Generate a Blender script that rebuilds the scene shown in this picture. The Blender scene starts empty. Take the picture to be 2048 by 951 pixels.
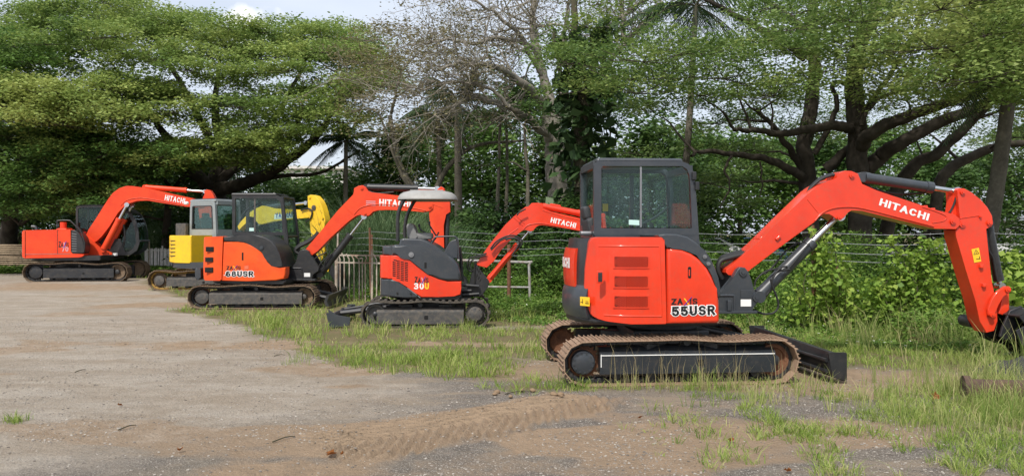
import bpy, bmesh, math, random
import numpy as np
from mathutils import Vector, Matrix, noise as mnoise

S = bpy.context.scene
COL = S.collection
R = math.radians

# ------------------------------------------------------------------ camera
F, CX, HY, CH = 1536.0, 1024.0, 465.0, 1.65
cam_d = bpy.data.cameras.new('camera')
cam = bpy.data.objects.new('camera', cam_d); COL.objects.link(cam)
cam.location = (0, 0, CH); cam.rotation_euler = (R(90), 0, 0)
cam_d.sensor_width = 36; cam_d.lens = 36 * F / 2048
cam_d.shift_y = -10.5 / 2048
cam_d.clip_end = 3000; cam_d.clip_start = 0.05
S.camera = cam

# ------------------------------------------------------------------ sky, sun, exposure
SUN_EL, SUN_AZ = 52.0, 203.0          # azimuth clockwise from +Y (camera looks along +Y)
w = bpy.data.worlds.new("World"); S.world = w; w.use_nodes = True
nt = w.node_tree; nt.nodes.clear()
n_out = nt.nodes.new('ShaderNodeOutputWorld'); n_bg = nt.nodes.new('ShaderNodeBackground')
n_sky = nt.nodes.new('ShaderNodeTexSky'); n_sky.sky_type = 'NISHITA'; n_sky.sun_disc = False
n_sky.sun_elevation = R(SUN_EL); n_sky.sun_rotation = R(SUN_AZ)
n_sky.air_density = 1.0; n_sky.dust_density = 4.0; n_sky.ozone_density = 1.0; n_sky.altitude = 0
n_tc = nt.nodes.new('ShaderNodeTexCoord')
n_map = nt.nodes.new('ShaderNodeMapping'); n_map.inputs['Scale'].default_value = (1.0, 1.0, 2.6)
n_map.inputs['Location'].default_value = (0.35, 0.2, 0.6)
n_noise = nt.nodes.new('ShaderNodeTexNoise'); n_noise.inputs['Scale'].default_value = 2.6
n_noise.inputs['Detail'].default_value = 8; n_noise.inputs['Roughness'].default_value = 0.5
n_ramp = nt.nodes.new('ShaderNodeMapRange')
n_ramp.inputs[1].default_value = 0.35; n_ramp.inputs[2].default_value = 0.70; n_ramp.inputs[3].default_value = 0.62; n_ramp.inputs[4].default_value = 0.97
n_mix = nt.nodes.new('ShaderNodeMix'); n_mix.data_type = 'RGBA'      # thin high cloud veil over the blue
n_mix.inputs[7].default_value = (5.0, 5.4, 6.1, 1)
nt.links.new(n_tc.outputs['Generated'], n_map.inputs['Vector'])
nt.links.new(n_map.outputs[0], n_noise.inputs['Vector'])
nt.links.new(n_noise.outputs['Fac'], n_ramp.inputs[0])
nt.links.new(n_ramp.outputs[0], n_mix.inputs[0])
nt.links.new(n_sky.outputs[0], n_mix.inputs[6])
# one bright cumulus low over the trees
n_geo = nt.nodes.new('ShaderNodeVectorMath'); n_geo.operation = 'DISTANCE'
n_geo.inputs[1].default_value = tuple(Vector((-0.34, 1.0, 0.268)).normalized())
n_nm = nt.nodes.new('ShaderNodeVectorMath'); n_nm.operation = 'NORMALIZE'
nt.links.new(n_tc.outputs['Generated'], n_nm.inputs[0]); nt.links.new(n_nm.outputs[0], n_geo.inputs[0])
n_n2 = nt.nodes.new('ShaderNodeTexNoise'); n_n2.inputs['Scale'].default_value = 22; n_n2.inputs['Detail'].default_value = 6
nt.links.new(n_tc.outputs['Generated'], n_n2.inputs['Vector'])
n_ad = nt.nodes.new('ShaderNodeMath'); n_ad.operation = 'MULTIPLY_ADD'; n_ad.inputs[1].default_value = 0.11
nt.links.new(n_n2.outputs['Fac'], n_ad.inputs[0]); nt.links.new(n_geo.outputs['Value'], n_ad.inputs[2])
n_cm = nt.nodes.new('ShaderNodeMapRange'); n_cm.inputs[1].default_value = 0.062; n_cm.inputs[2].default_value = 0.085
n_cm.inputs[3].default_value = 1.0; n_cm.inputs[4].default_value = 0.0
nt.links.new(n_ad.outputs[0], n_cm.inputs[0])
n_mx2 = nt.nodes.new('ShaderNodeMix'); n_mx2.data_type = 'RGBA'; n_mx2.inputs[7].default_value = (6.8, 6.85, 6.9, 1)
nt.links.new(n_cm.outputs[0], n_mx2.inputs[0]); nt.links.new(n_mix.outputs[2], n_mx2.inputs[6])
nt.links.new(n_mx2.outputs[2], n_bg.inputs[0])
n_bg.inputs[1].default_value = 0.125
nt.links.new(n_bg.outputs[0], n_out.inputs[0])

sun_d = bpy.data.lights.new('sun', 'SUN'); sun_d.energy = 3.0; sun_d.angle = R(2.0)
sun_d.color = (1.0, 0.955, 0.88)
sun = bpy.data.objects.new('sun', sun_d); COL.objects.link(sun)
_az, _el = R(SUN_AZ), R(SUN_EL)
_sd = Vector((math.sin(_az) * math.cos(_el), math.cos(_az) * math.cos(_el), math.sin(_el)))
sun.rotation_euler = _sd.to_track_quat('Z', 'Y').to_euler()
S.view_settings.view_transform = 'Standard'; S.view_settings.look = 'None'
S.view_settings.exposure = 0.54; S.view_settings.gamma = 1.0
S.view_settings.use_curve_mapping = False
S.cycles.max_bounces = 6; S.cycles.diffuse_bounces = 3; S.cycles.transparent_max_bounces = 12
S.cycles.transmission_bounces = 4; S.cycles.glossy_bounces = 3

# ------------------------------------------------------------------ small helpers
def tag(o, label=None, cat=None, group=None, kind=None):
    if label: o['label'] = label
    if cat: o['category'] = cat
    if group: o['group'] = group
    if kind: o['kind'] = kind
    return o

def empty(name, loc, rz=0.0):
    o = bpy.data.objects.new(name, None); COL.objects.link(o)
    o.location = loc; o.rotation_euler = (0, 0, rz); o.empty_display_size = 0.2
    return o

def link_mesh(name, me, mats, parent=None):
    o = bpy.data.objects.new(name, me); COL.objects.link(o)
    if not isinstance(mats, (list, tuple)): mats = [mats]
    for m in mats: me.materials.append(m)
    if parent is not None: o.parent = parent
    return o

def obj(name, bm, mats, parent=None, smooth=35):
    me = bpy.data.meshes.new(name)
    bmesh.ops.recalc_face_normals(bm, faces=bm.faces[:])
    if smooth:
        lim = math.radians(smooth)
        for f in bm.faces: f.smooth = True
        for e in bm.edges:
            if len(e.link_faces) == 2:
                e.smooth = e.calc_face_angle(0) < lim
            else: e.smooth = False
    bm.to_mesh(me); bm.free()
    o = link_mesh(name, me, mats, parent)
    if smooth:
        wn = o.modifiers.new('weighted', 'WEIGHTED_NORMAL'); wn.keep_sharp = True
    return o

def B(): return bmesh.new()

def ray_at(px, py, D):
    """world point seen at photo pixel px, py at depth D (metres along +Y)"""
    return Vector(((px - CX) / F * D, D, CH + (HY - py) / F * D))
def ground_at(px, py, z=0.0):
    D = (CH - z) * F / (py - HY)
    return Vector(((px - CX) / F * D, D, z))

class Frame:
    def __init__(s, X, Y, yaw):
        s.o = (X, Y); s.f = (math.cos(yaw), math.sin(yaw)); s.l = (-math.sin(yaw), math.cos(yaw)); s.yaw = yaw
    def __call__(s, px, py, lat):
        """local (x, z) on the vertical plane at lateral offset lat"""
        u = (px - CX) / F; wv = (HY - py) / F
        bx = s.o[0] + lat * s.l[0]; by = s.o[1] + lat * s.l[1]
        # t*u - x*fx = bx ; t - x*fy = by
        x = (by * u - bx) / (s.f[0] - s.f[1] * u)
        t = by + x * s.f[1]
        return (x, CH + t * wv)
    def pts(s, pl, lat): return [s(p[0], p[1], lat) for p in pl]

def Q(pl, ox, oy, sc): return [(ox + x / sc, oy + y / sc) for x, y in pl]

def loft(bm, rings, close=True, cap=True):
    """rings: list of lists of coords, same length"""
    vs = [[bm.verts.new(p) for p in r] for r in rings]
    n = len(vs[0])
    for a, b in zip(vs[:-1], vs[1:]):
        for i in range(n if close else n - 1):
            j = (i + 1) % n
            bm.faces.new((a[i], a[j], b[j], b[i]))
    if cap:
        bm.faces.new(vs[0][::-1]); bm.faces.new(vs[-1])
    return vs

def slab(bm, pts, y0, y1, bev=0.0, seg=3, yfar=True):
    """outline pts (x,z) extruded sideways from y0 to y1, rim edges bevelled"""
    a = [bm.verts.new((x, y0, z)) for x, z in pts]
    b = [bm.verts.new((x, y1, z)) for x, z in pts]
    n = len(pts); fs = []
    for i in range(n):
        j = (i + 1) % n
        fs.append(bm.faces.new((a[i], a[j], b[j], b[i])))
    fa = bm.faces.new(a[::-1]); fb = bm.faces.new(b)
    if bev > 0:
        es = list(fa.edges) + (list(fb.edges) if yfar else [])
        bmesh.ops.bevel(bm, geom=es, offset=bev, segments=seg, profile=0.5, affect='EDGES', clamp_overlap=True)
    return bm

def ring_slab(bm, outer, inner, y0, y1):
    n = len(outer)
    O0 = [bm.verts.new((x, y0, z)) for x, z in outer]; I0 = [bm.verts.new((x, y0, z)) for x, z in inner]
    O1 = [bm.verts.new((x, y1, z)) for x, z in outer]; I1 = [bm.verts.new((x, y1, z)) for x, z in inner]
    for i in range(n):
        j = (i + 1) % n
        bm.faces.new((O0[i], O0[j], I0[j], I0[i])); bm.faces.new((O1[i], I1[i], I1[j], O1[j]))
        bm.faces.new((O0[i], O1[i], O1[j], O0[j])); bm.faces.new((I0[i], I0[j], I1[j], I1[i]))

def box(bm, c, s, rot=None, bev=0.0, seg=2):
    m = Matrix.Translation(c)
    if rot is not None: m = m @ rot
    m = m @ Matrix.Diagonal((s[0], s[1], s[2], 1))
    r = bmesh.ops.create_cube(bm, size=1.0, matrix=m)
    if bev > 0:
        es = list({e for v in r['verts'] for e in v.link_edges})
        bmesh.ops.bevel(bm, geom=es, offset=bev, segments=seg, profile=0.5, affect='EDGES', clamp_overlap=True)

def frame_of(d):
    d = d.normalized()
    up = Vector((0, 0, 1)) if abs(d.z) < 0.9 else Vector((1, 0, 0))
    a = d.cross(up).normalized(); b = a.cross(d).normalized()
    return a, b

def cyl(bm, p0, p1, r0, r1=None, n=16, cap=True):
    p0 = Vector(p0); p1 = Vector(p1)
    if r1 is None: r1 = r0
    a, b = frame_of(p1 - p0)
    rg = []
    for p, r in ((p0, r0), (p1, r1)):
        rg.append([p + (a * math.cos(t) + b * math.sin(t)) * r for t in [2 * math.pi * k / n for k in range(n)]])
    loft(bm, rg, cap=cap)

def lathe_y(bm, cx, cz, prof, n=28):
    """profile [(y, r)...] turned round the sideways axis through cx, cz"""
    rg = [[(cx + r * math.cos(t), y, cz + r * math.sin(t)) for t in [2 * math.pi * k / n for k in range(n)]] for y, r in prof]
    loft(bm, rg)

def catmull(pts, n=6):
    P = [Vector(p) for p in pts]
    if len(P) < 3: return P
    P = [P[0] * 2 - P[1]] + P + [P[-1] * 2 - P[-2]]
    out = []
    for i in range(1, len(P) - 2):
        for k in range(n):
            t = k / n
            out.append(0.5 * ((2 * P[i]) + (P[i + 1] - P[i - 1]) * t + (2 * P[i - 1] - 5 * P[i] + 4 * P[i + 1] - P[i + 2]) * t * t
                              + (3 * P[i] - P[i - 1] - 3 * P[i + 1] + P[i + 2]) * t ** 3))
    out.append(P[-2]); return out

def pipe(bm, pts, r, n=8, smooth=5, r1=None):
    P = catmull(pts, smooth) if smooth > 1 else [Vector(p) for p in pts]
    rg = []; a = None
    for i, p in enumerate(P):
        d = (P[min(i + 1, len(P) - 1)] - P[max(i - 1, 0)])
        if d.length < 1e-7: d = Vector((1, 0, 0))
        d.normalize()
        if a is None: a, b = frame_of(d)
        else:
            a = (a - d * a.dot(d)).normalized(); b = a.cross(d).normalized()
        rr = r if r1 is None else r + (r1 - r) * i / (len(P) - 1)
        rg.append([p + (a * math.cos(t) + b * math.sin(t)) * rr for t in [2 * math.pi * k / n for k in range(n)]])
    loft(bm, rg)

def smooth2(pts, n=4):
    """closed 2D outline through Catmull-Rom"""
    m = len(pts); out = []
    for i in range(m):
        p0, p1, p2, p3 = [Vector(pts[(i + k - 1) % m]) for k in range(4)]
        for k in range(n):
            t = k / n
            out.append(tuple(0.5 * ((2 * p1) + (p2 - p0) * t + (2 * p0 - 5 * p1 + 4 * p2 - p3) * t * t + (3 * p1 - p0 - 3 * p2 + p3) * t ** 3)))
    return out

def rnd2(pts, r, seg=4):
    """round the corners of a closed 2D outline by radius r (number, or list per point)"""
    out = []; n = len(pts)
    for i in range(n):
        p = Vector(pts[i]); a = Vector(pts[i - 1]); b = Vector(pts[(i + 1) % n])
        rr = r[i] if isinstance(r, (list, tuple)) else r
        la = (a - p).length; lb = (b - p).length
        d = min(rr, la * 0.45, lb * 0.45)
        if d < 1e-4: out.append(tuple(p)); continue
        A = p + (a - p) / la * d; Bp = p + (b - p) / lb * d
        for k in range(seg + 1):
            t = k / seg
            out.append(tuple(A * (1 - t) ** 2 + p * 2 * t * (1 - t) + Bp * t * t))
    return out

# ------------------------------------------------------------------ materials
def new_mat(name):
    m = bpy.data.materials.new(name); m.use_nodes = True
    t = m.node_tree; p = t.nodes['Principled BSDF']
    return m, t, p

def surf(name, col, rough=0.5, metal=0.0, col2=None, scale=6.0, amount=0.5, bump=0.0, bscale=40.0, coat=0.0, dirt=None, dirt_amt=0.0, spec=0.5):
    m, t, p = new_mat(name)
    L = t.links
    tc = t.nodes.new('ShaderNodeTexCoord')
    n1 = t.nodes.new('ShaderNodeTexNoise'); n1.inputs['Scale'].default_value = scale; n1.inputs['Detail'].default_value = 6
    n1.inputs['Roughness'].default_value = 0.65
    L.new(tc.outputs['Object'], n1.inputs['Vector'])
    mx = t.nodes.new('ShaderNodeMix'); mx.data_type = 'RGBA'
    c2 = col2 if col2 else tuple(c * 0.72 for c in col)
    mx.inputs[6].default_value = (*col, 1); mx.inputs[7].default_value = (*c2, 1)
    rp = t.nodes.new('ShaderNodeMapRange'); rp.inputs[1].default_value = 0.42; rp.inputs[2].default_value = 0.68
    rp.inputs[4].default_value = amount
    L.new(n1.outputs['Fac'], rp.inputs[0]); L.new(rp.outputs[0], mx.inputs[0])
    src = mx.outputs[2]
    if dirt:
        n2 = t.nodes.new('ShaderNodeTexNoise'); n2.inputs['Scale'].default_value = 14; n2.inputs['Detail'].default_value = 9
        n2.inputs['Roughness'].default_value = 0.75
        L.new(tc.outputs['Object'], n2.inputs['Vector'])
        r2 = t.nodes.new('ShaderNodeMapRange'); r2.inputs[1].default_value = 0.52 - 0.12 * dirt_amt; r2.inputs[2].default_value = 0.72
        r2.inputs[4].default_value = min(1.0, 0.35 + 0.6 * dirt_amt)
        L.new(n2.outputs['Fac'], r2.inputs[0])
        m2 = t.nodes.new('ShaderNodeMix'); m2.data_type = 'RGBA'; m2.inputs[7].default_value = (*dirt, 1)
        L.new(src, m2.inputs[6]); L.new(r2.outputs[0], m2.inputs[0]); src = m2.outputs[2]
    L.new(src, p.inputs['Base Color'])
    rr = t.nodes.new('ShaderNodeMapRange'); rr.inputs[3].default_value = max(0.02, rough - 0.06); rr.inputs[4].default_value = min(1, rough + 0.1)
    L.new(n1.outputs['Fac'], rr.inputs[0]); L.new(rr.outputs[0], p.inputs['Roughness'])
    p.inputs['Metallic'].default_value = metal
    p.inputs['Coat Weight'].default_value = coat; p.inputs['Coat Roughness'].default_value = 0.12
    p.inputs['Specular IOR Level'].default_value = spec
    if bump > 0:
        nb = t.nodes.new('ShaderNodeTexNoise'); nb.inputs['Scale'].default_value = bscale; nb.inputs['Detail'].default_value = 8
        L.new(tc.outputs['Object'], nb.inputs['Vector'])
        bp = t.nodes.new('ShaderNodeBump'); bp.inputs['Strength'].default_value = bump; bp.inputs['Distance'].default_value = 0.02
        L.new(nb.outputs['Fac'], bp.inputs['Height']); L.new(bp.outputs[0], p.inputs['Normal'])
    return m

def glass_mat(name, tint, refl=0.18):
    m, t, p = new_mat(name); t.nodes.remove(p)
    out = t.nodes['Material Output']
    tr = t.nodes.new('ShaderNodeBsdfTransparent'); tr.inputs[0].default_value = (*tint, 1)
    gl = t.nodes.new('ShaderNodeBsdfGlossy'); gl.inputs['Roughness'].default_value = 0.04; gl.inputs[0].default_value = (0.8, 0.9, 0.9, 1)
    df = t.nodes.new('ShaderNodeBsdfDiffuse'); df.inputs[0].default_value = (0.12, 0.15, 0.14, 1)
    lw = t.nodes.new('ShaderNodeLayerWeight'); lw.inputs['Blend'].default_value = 0.35
    mr = t.nodes.new('ShaderNodeMapRange'); mr.inputs[3].default_value = refl; mr.inputs[4].default_value = 0.4
    t.links.new(lw.outputs['Fresnel'], mr.inputs[0])
    m1 = t.nodes.new('ShaderNodeMixShader'); t.links.new(mr.outputs[0], m1.inputs[0])
    t.links.new(tr.outputs[0], m1.inputs[1]); t.links.new(gl.outputs[0], m1.inputs[2])
    tc = t.nodes.new('ShaderNodeTexCoord'); nz = t.nodes.new('ShaderNodeTexNoise'); nz.inputs['Scale'].default_value = 3.0
    nz.inputs['Detail'].default_value = 8
    t.links.new(tc.outputs['Object'], nz.inputs['Vector'])
    m3 = t.nodes.new('ShaderNodeMapRange'); m3.inputs[1].default_value = 0.45; m3.inputs[2].default_value = 0.75; m3.inputs[4].default_value = 0.09
    t.links.new(nz.outputs['Fac'], m3.inputs[0])
    m2 = t.nodes.new('ShaderNodeMixShader'); t.links.new(m3.outputs[0], m2.inputs[0])
    t.links.new(m1.outputs[0], m2.inputs[1]); t.links.new(df.outputs[0], m2.inputs[2])
    t.links.new(m2.outputs[0], out.inputs[0])
    return m

def leaf_mat(name, cols, trans=0.35, rough=0.55, clump=1.2, clump_amt=0.6):
    """leaf colour varies leaf by leaf and clump by clump"""
    m, t, p = new_mat(name); L = t.links
    out = t.nodes['Material Output']
    at = t.nodes.new('ShaderNodeAttribute'); at.attribute_name = 'tint'
    geo = t.nodes.new('ShaderNodeTexCoord')
    nz = t.nodes.new('ShaderNodeTexNoise'); nz.inputs['Scale'].default_value = clump; nz.inputs['Detail'].default_value = 2
    L.new(geo.outputs['Object'], nz.inputs['Vector'])
    ma = t.nodes.new('ShaderNodeMapRange'); ma.inputs[1].default_value = 0.3; ma.inputs[2].default_value = 0.7
    ma.inputs[3].default_value = -clump_amt / 2; ma.inputs[4].default_value = clump_amt / 2
    L.new(nz.outputs['Fac'], ma.inputs[0])
    ad = t.nodes.new('ShaderNodeMath'); ad.operation = 'ADD'; ad.use_clamp = True
    L.new(at.outputs['Fac'], ad.inputs[0]); L.new(ma.outputs[0], ad.inputs[1])
    rp = t.nodes.new('ShaderNodeValToRGB')
    el = rp.color_ramp.elements
    el[0].color = (*cols[0], 1); el[1].color = (*cols[-1], 1)
    for i, c in enumerate(cols[1:-1]):
        e = el.new((i + 1) / (len(cols) - 1)); e.color = (*c, 1)
    L.new(ad.outputs[0], rp.inputs[0])
    L.new(rp.outputs[0], p.inputs['Base Color']); p.inputs['Roughness'].default_value = rough
    p.inputs['Specular IOR Level'].default_value = 0.25
    tr = t.nodes.new('ShaderNodeBsdfTranslucent'); L.new(rp.outputs[0], tr.inputs[0])
    mx = t.nodes.new('ShaderNodeMixShader'); mx.inputs[0].default_value = trans
    L.new(p.outputs[0], mx.inputs[1]); L.new(tr.outputs[0], mx.inputs[2]); L.new(mx.outputs[0], out.inputs[0])
    return m

M = {}
DUST = (0.33, 0.22, 0.13)
M['red'] = surf('red_paint', (0.74, 0.046, 0.013), 0.34, col2=(0.60, 0.034, 0.011), amount=0.8, scale=1.7, coat=0.6, dirt=(0.46, 0.085, 0.045), dirt_amt=0.15, bump=0.02, bscale=8, spec=0.3)
M['orange'] = surf('orange_paint', (0.72, 0.095, 0.013), 0.45, col2=(0.66, 0.055, 0.009), amount=0.8, scale=2, coat=0.1, dirt=(0.68, 0.10, 0.03), dirt_amt=0.1, spec=0.3)
M['tomato'] = surf('faded_red_paint', (0.72, 0.062, 0.015), 0.45, col2=(0.62, 0.036, 0.012), amount=0.8, scale=2, coat=0.1, dirt=(0.7, 0.08, 0.03), dirt_amt=0.05, spec=0.3)
M['yellow'] = surf('yellow_paint', (0.80, 0.50, 0.012), 0.42, col2=(0.70, 0.42, 0.015), amount=0.6, scale=3, coat=0.15, dirt=(0.45, 0.28, 0.06), dirt_amt=0.2)
M['char'] = surf('charcoal_paint', (0.030, 0.036, 0.044), 0.38, col2=(0.045, 0.05, 0.058), amount=0.7, scale=3, coat=0.3, dirt=(0.075, 0.07, 0.065), dirt_amt=0.2)
M['black'] = surf('black_paint', (0.014, 0.015, 0.017), 0.42, col2=(0.03, 0.03, 0.032), amount=0.7, scale=4, coat=0.1, dirt=(0.06, 0.05, 0.04), dirt_amt=0.25)
M['frameblack'] = surf('dusty_black_paint', (0.016, 0.018, 0.022), 0.45, col2=(0.03, 0.032, 0.036), amount=0.7, scale=5, dirt=(0.09, 0.075, 0.055), dirt_amt=0.4)
M['framegrey'] = surf('dusty_grey_paint', (0.045, 0.045, 0.046), 0.6, col2=(0.08, 0.078, 0.074), amount=0.9, scale=6, dirt=(0.16, 0.13, 0.10), dirt_amt=0.7)
M['rubber'] = surf('hose_rubber', (0.012, 0.012, 0.012), 0.6, amount=0.5)
M['trackpaint'] = surf('muddy_frame_paint', (0.014, 0.018, 0.023), 0.42, col2=(0.028, 0.031, 0.035), amount=0.9, scale=4, coat=.2, dirt=(0.12, 0.09, 0.065), dirt_amt=0.12)
M['trubber'] = surf('dusty_rubber', (0.035, 0.033, 0.03), 0.85, col2=(0.085, 0.07, 0.055), amount=1.0, scale=9, bump=0.3, dirt=(0.15, 0.12, 0.085), dirt_amt=0.6)
M['shoe'] = surf('rusty_track_steel', (0.27, 0.175, 0.115), 0.78, metal=0.0, col2=(0.17, 0.10, 0.062), amount=1.0, scale=7, bump=0.5, dirt=(0.38, 0.285, 0.20), dirt_amt=0.7)
M['shoe2'] = surf('earthy_track_steel', (0.17, 0.115, 0.07), 0.85, col2=(0.075, 0.055, 0.04), amount=1.0, scale=8, bump=0.5, dirt=(0.26, 0.19, 0.125), dirt_amt=0.6)
M['rust'] = surf('rust', (0.17, 0.075, 0.038), 0.85, col2=(0.09, 0.042, 0.025), amount=1.0, scale=8, bump=0.5)
M['chrome'] = surf('polished_rod', (0.62, 0.63, 0.64), 0.2, metal=1.0, amount=0.3)
M['steel'] = surf('worn_steel', (0.30, 0.30, 0.31), 0.45, metal=0.8, amount=0.5)
M['cabgrey'] = surf('grey_cab_paint', (0.24, 0.27, 0.28), 0.45, amount=0.4, dirt=(0.2, 0.17, 0.13), dirt_amt=0.3)
M['canopy'] = surf('pale_grey_plastic', (0.30, 0.295, 0.28), 0.55, col2=(0.22, 0.215, 0.205), amount=0.8, scale=4, dirt=(0.2, 0.18, 0.16), dirt_amt=0.3)
M['seat'] = surf('seat_vinyl', (0.035, 0.036, 0.04), 0.6, amount=0.5)
M['seatgrey'] = surf('grey_seat_vinyl', (0.20, 0.20, 0.195), 0.7, amount=0.6, bump=0.2)
M['white'] = surf('white_decal', (0.78, 0.78, 0.76), 0.5, amount=0.15)
M['dblack'] = surf('black_decal', (0.008, 0.008, 0.009), 0.45, amount=0.1)
M['dyellow'] = surf('yellow_decal', (0.80, 0.50, 0.02), 0.5, amount=0.1)
M['purple'] = surf('purple_decal', (0.12, 0.03, 0.30), 0.5, amount=0.1)
M['pink'] = surf('pink_decal', (0.60, 0.30, 0.32), 0.5, amount=0.1)
M['blue'] = surf('blue_decal', (0.02, 0.06, 0.30), 0.5, amount=0.1)
M['cyan'] = surf('pale_sticker', (0.50, 0.72, 0.66), 0.5, amount=0.1)
M['ovest'] = surf('orange_plastic', (0.75, 0.12, 0.03), 0.6, amount=0.2)
M['hole'] = surf('dark_opening', (0.006, 0.006, 0.006), 0.9, amount=0.1)
M['glass'] = glass_mat('cab_glass', (0.82, 0.90, 0.87), 0.012)
M['glass_dark'] = glass_mat('tinted_cab_glass', (0.62, 0.74, 0.69), 0.015)

# heavy block letters as centre lines in a 1 x 1 box (width factor, strokes)
def _arc(cx, cy, rx, ry, a0, a1, n=7): return [(cx + rx * math.cos(R(a0 + (a1 - a0) * k / n)), cy + ry * math.sin(R(a0 + (a1 - a0) * k / n))) for k in range(n + 1)]
GL = {
 'H': (1.0, [[(0, 0), (0, 1)], [(1, 0), (1, 1)], [(0, .5), (1, .5)]]),
 'I': (0.0, [[(0, 0), (0, 1)]]),
 'T': (.95, [[(.5, 0), (.5, 1)], [(-.08, 1), (1.08, 1)]]),
 'A': (1.05, [[(0, 0), (.5, 1)], [(1, 0), (.5, 1)], [(.22, .33), (.78, .33)]]),
 'C': (1.0, [_arc(.5, .5, .5, .5, 42, 318, 12)]),
 'Z': (.9, [[(0, 1), (1, 1), (0, 0), (1, 0)]]),
 'S': (.9, [_arc(.5, .75, .5, .25, 25, 180, 7) + _arc(.5, .75, .5, .25, 180, 270, 4)[1:] + _arc(.5, .25, .5, .25, 90, 0, 4)[1:] + _arc(.5, .25, .5, .25, 0, -155, 7)[1:]]),
 '5': (.9, [[(.95, 1), (.08, 1), (.04, .56), (.5, .62)] + _arc(.5, .31, .5, .31, 90, -155, 9)]),
 '6': (.9, [_arc(.5, .62, .5, .38, 62, 180, 6) + [(0, .3)] + _arc(.5, .3, .5, .3, 180, 540, 14)]),
 '8': (.9, [_arc(.5, .76, .42, .24, -90, 270, 14), _arc(.5, .27, .5, .27, 90, 450, 14)]),
 'U': (.95, [[(0, 1), (0, .35)] + _arc(.5, .35, .5, .35, 180, 360, 8) + [(1, 1)]]),
 'R': (.95, [[(0, 0), (0, 1), (.55, 1)] + _arc(.6, .76, .38, .24, 90, -90, 7) + [(0, .52)], [(.5, .5), (1, 0)]]),
 '3': (.9, [_arc(.45, .76, .5, .24, 150, -60, 7) + [(.4, .53)], [(.4, .53)] + _arc(.45, .27, .53, .27, 60, -150, 8)]),
 '0': (.9, [_arc(.5, .5, .5, .5, 90, 450, 18)]),
 '7': (.85, [[(0, 1), (1, 1), (.35, 0)]]),
 'Y': (1.0, [[(0, 1), (.5, .5), (1, 1)], [(.5, .5), (.5, 0)]]),
 'N': (.95, [[(0, 0), (0, 1), (1, 0), (1, 1)]]),
 'M': (1.2, [[(0, 0), (0, 1), (.5, .25), (1, 1), (1, 0)]]),
}
def glyph_layout(s, t, gap, aspect):
    x = 0; out = []
    for ch in s:
        wf, st = GL[ch]; w = wf * aspect
        out.append((x + t / 2, w, st)); x += w + t + gap
    return out, x - gap
def letter(name, s, P0, P1, h, y, mat, parent, bold=0.0, space=1.0, weight=.215, halo=0.0, gap=.13):
    """block lettering standing 1.5 mm proud of the plane y (facing -y); baseline from local P0 to P1 (x, z), cap height h"""
    aspect = .52; lay, W = glyph_layout(s, weight, gap, aspect)
    d = Vector((P1[0] - P0[0], P1[1] - P0[1])); L = d.length; e = d / L; nr = Vector((-e.y, e.x)); sx = L / W
    bm = B(); k = 0; tw = weight / 2 + halo
    def M_(u, v): return Vector((P0[0], P0[1])) + e * (u * sx) + nr * (v * h)
    for x0, w, strokes in lay:
        for st in strokes:
            pts = [Vector((x0 + p[0] * w, weight / 2 + p[1] * (1 - weight))) for p in st]
            closed = (pts[0] - pts[-1]).length < 1e-4
            if closed: pts = pts[:-1]
            n = len(pts); Lp = []; Rp = []
            for i in range(n):
                a = pts[(i - 1) % n] if closed or i > 0 else None
                c = pts[(i + 1) % n] if closed or i < n - 1 else None
                p = pts[i]
                d0 = (p - a).normalized() if a is not None else (c - p).normalized()
                d1 = (c - p).normalized() if c is not None else d0
                n0 = Vector((-d0.y, d0.x)); n1 = Vector((-d1.y, d1.x)); m = (n0 + n1)
                if m.length < 1e-3: m = n0
                m.normalize(); f = tw / max(.42, m.dot(n0))
                q = p.copy()
                if not closed and i == 0: q = p - d1 * tw
                if not closed and i == n - 1: q = p + d0 * tw
                m.y *= .8; Lp.append(q + m * f); Rp.append(q - m * f)
            yy = y - .0015 - k * .00012; k += 1
            A = [bm.verts.new((M_(v.x, v.y).x, yy, M_(v.x, v.y).y)) for v in Lp]; C_ = [bm.verts.new((M_(v.x, v.y).x, yy, M_(v.x, v.y).y)) for v in Rp]
            for i in range(n if closed else n - 1):
                j = (i + 1) % n; bm.faces.new((A[i], A[j], C_[j], C_[i]))
    r = bmesh.ops.extrude_face_region(bm, geom=bm.faces[:])
    for g in r['geom']:
        if isinstance(g, bmesh.types.BMVert): g.co.y += 0.0014
    return obj(name, bm, mat, parent, smooth=0)

def patch(name, pts, y, mat, parent, th=0.003):
    bm = B(); slab(bm, pts, y - th, y); return obj(name, bm, mat, parent, smooth=0)
# ------------------------------------------------------------------ shared machine parts
def track_loop(xl, xr, zt, z0=0.012, sag=(), n_arc=10, rl=None, rr=None):
    """closed dense polyline (x, z), clockwise seen from the near side, starting on the ground"""
    r1 = rl or (zt - z0) / 2; r2 = rr or (zt - z0) / 2
    pts = []
    def arc(cx, cz, r, a0, a1):
        for k in range(n_arc + 1):
            t = a0 + (a1 - a0) * k / n_arc
            pts.append((cx + r * math.cos(t), cz + r * math.sin(t)))
    arc(xl + r1, z0 + r1, r1, R(270), R(90))                # rear wheel, up
    ztl, ztr = z0 + 2 * r1, z0 + 2 * r2
    xs = np.linspace(xl + r1, xr - r2, 40)[1:-1]
    for x in xs:
        u = (x - xl - r1) / (xr - r2 - xl - r1); d = 0
        for c, wd, dep in sag: d += dep * math.exp(-((u - c) / wd) ** 2)
        pts.append((x, ztl + (ztr - ztl) * u - d))
    arc(xr - r2, z0 + r2, r2, R(90), R(-90))
    return pts

def resample(pts, n):
    P = np.array(pts + [pts[0]]); d = np.sqrt(((P[1:] - P[:-1]) ** 2).sum(1)); s = np.concatenate([[0], np.cumsum(d)])
    t = np.linspace(0, s[-1], n + 1)[:-1]
    return [(np.interp(v, s, P[:, 0]), np.interp(v, s, P[:, 1])) for v in t], s[-1]

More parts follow.
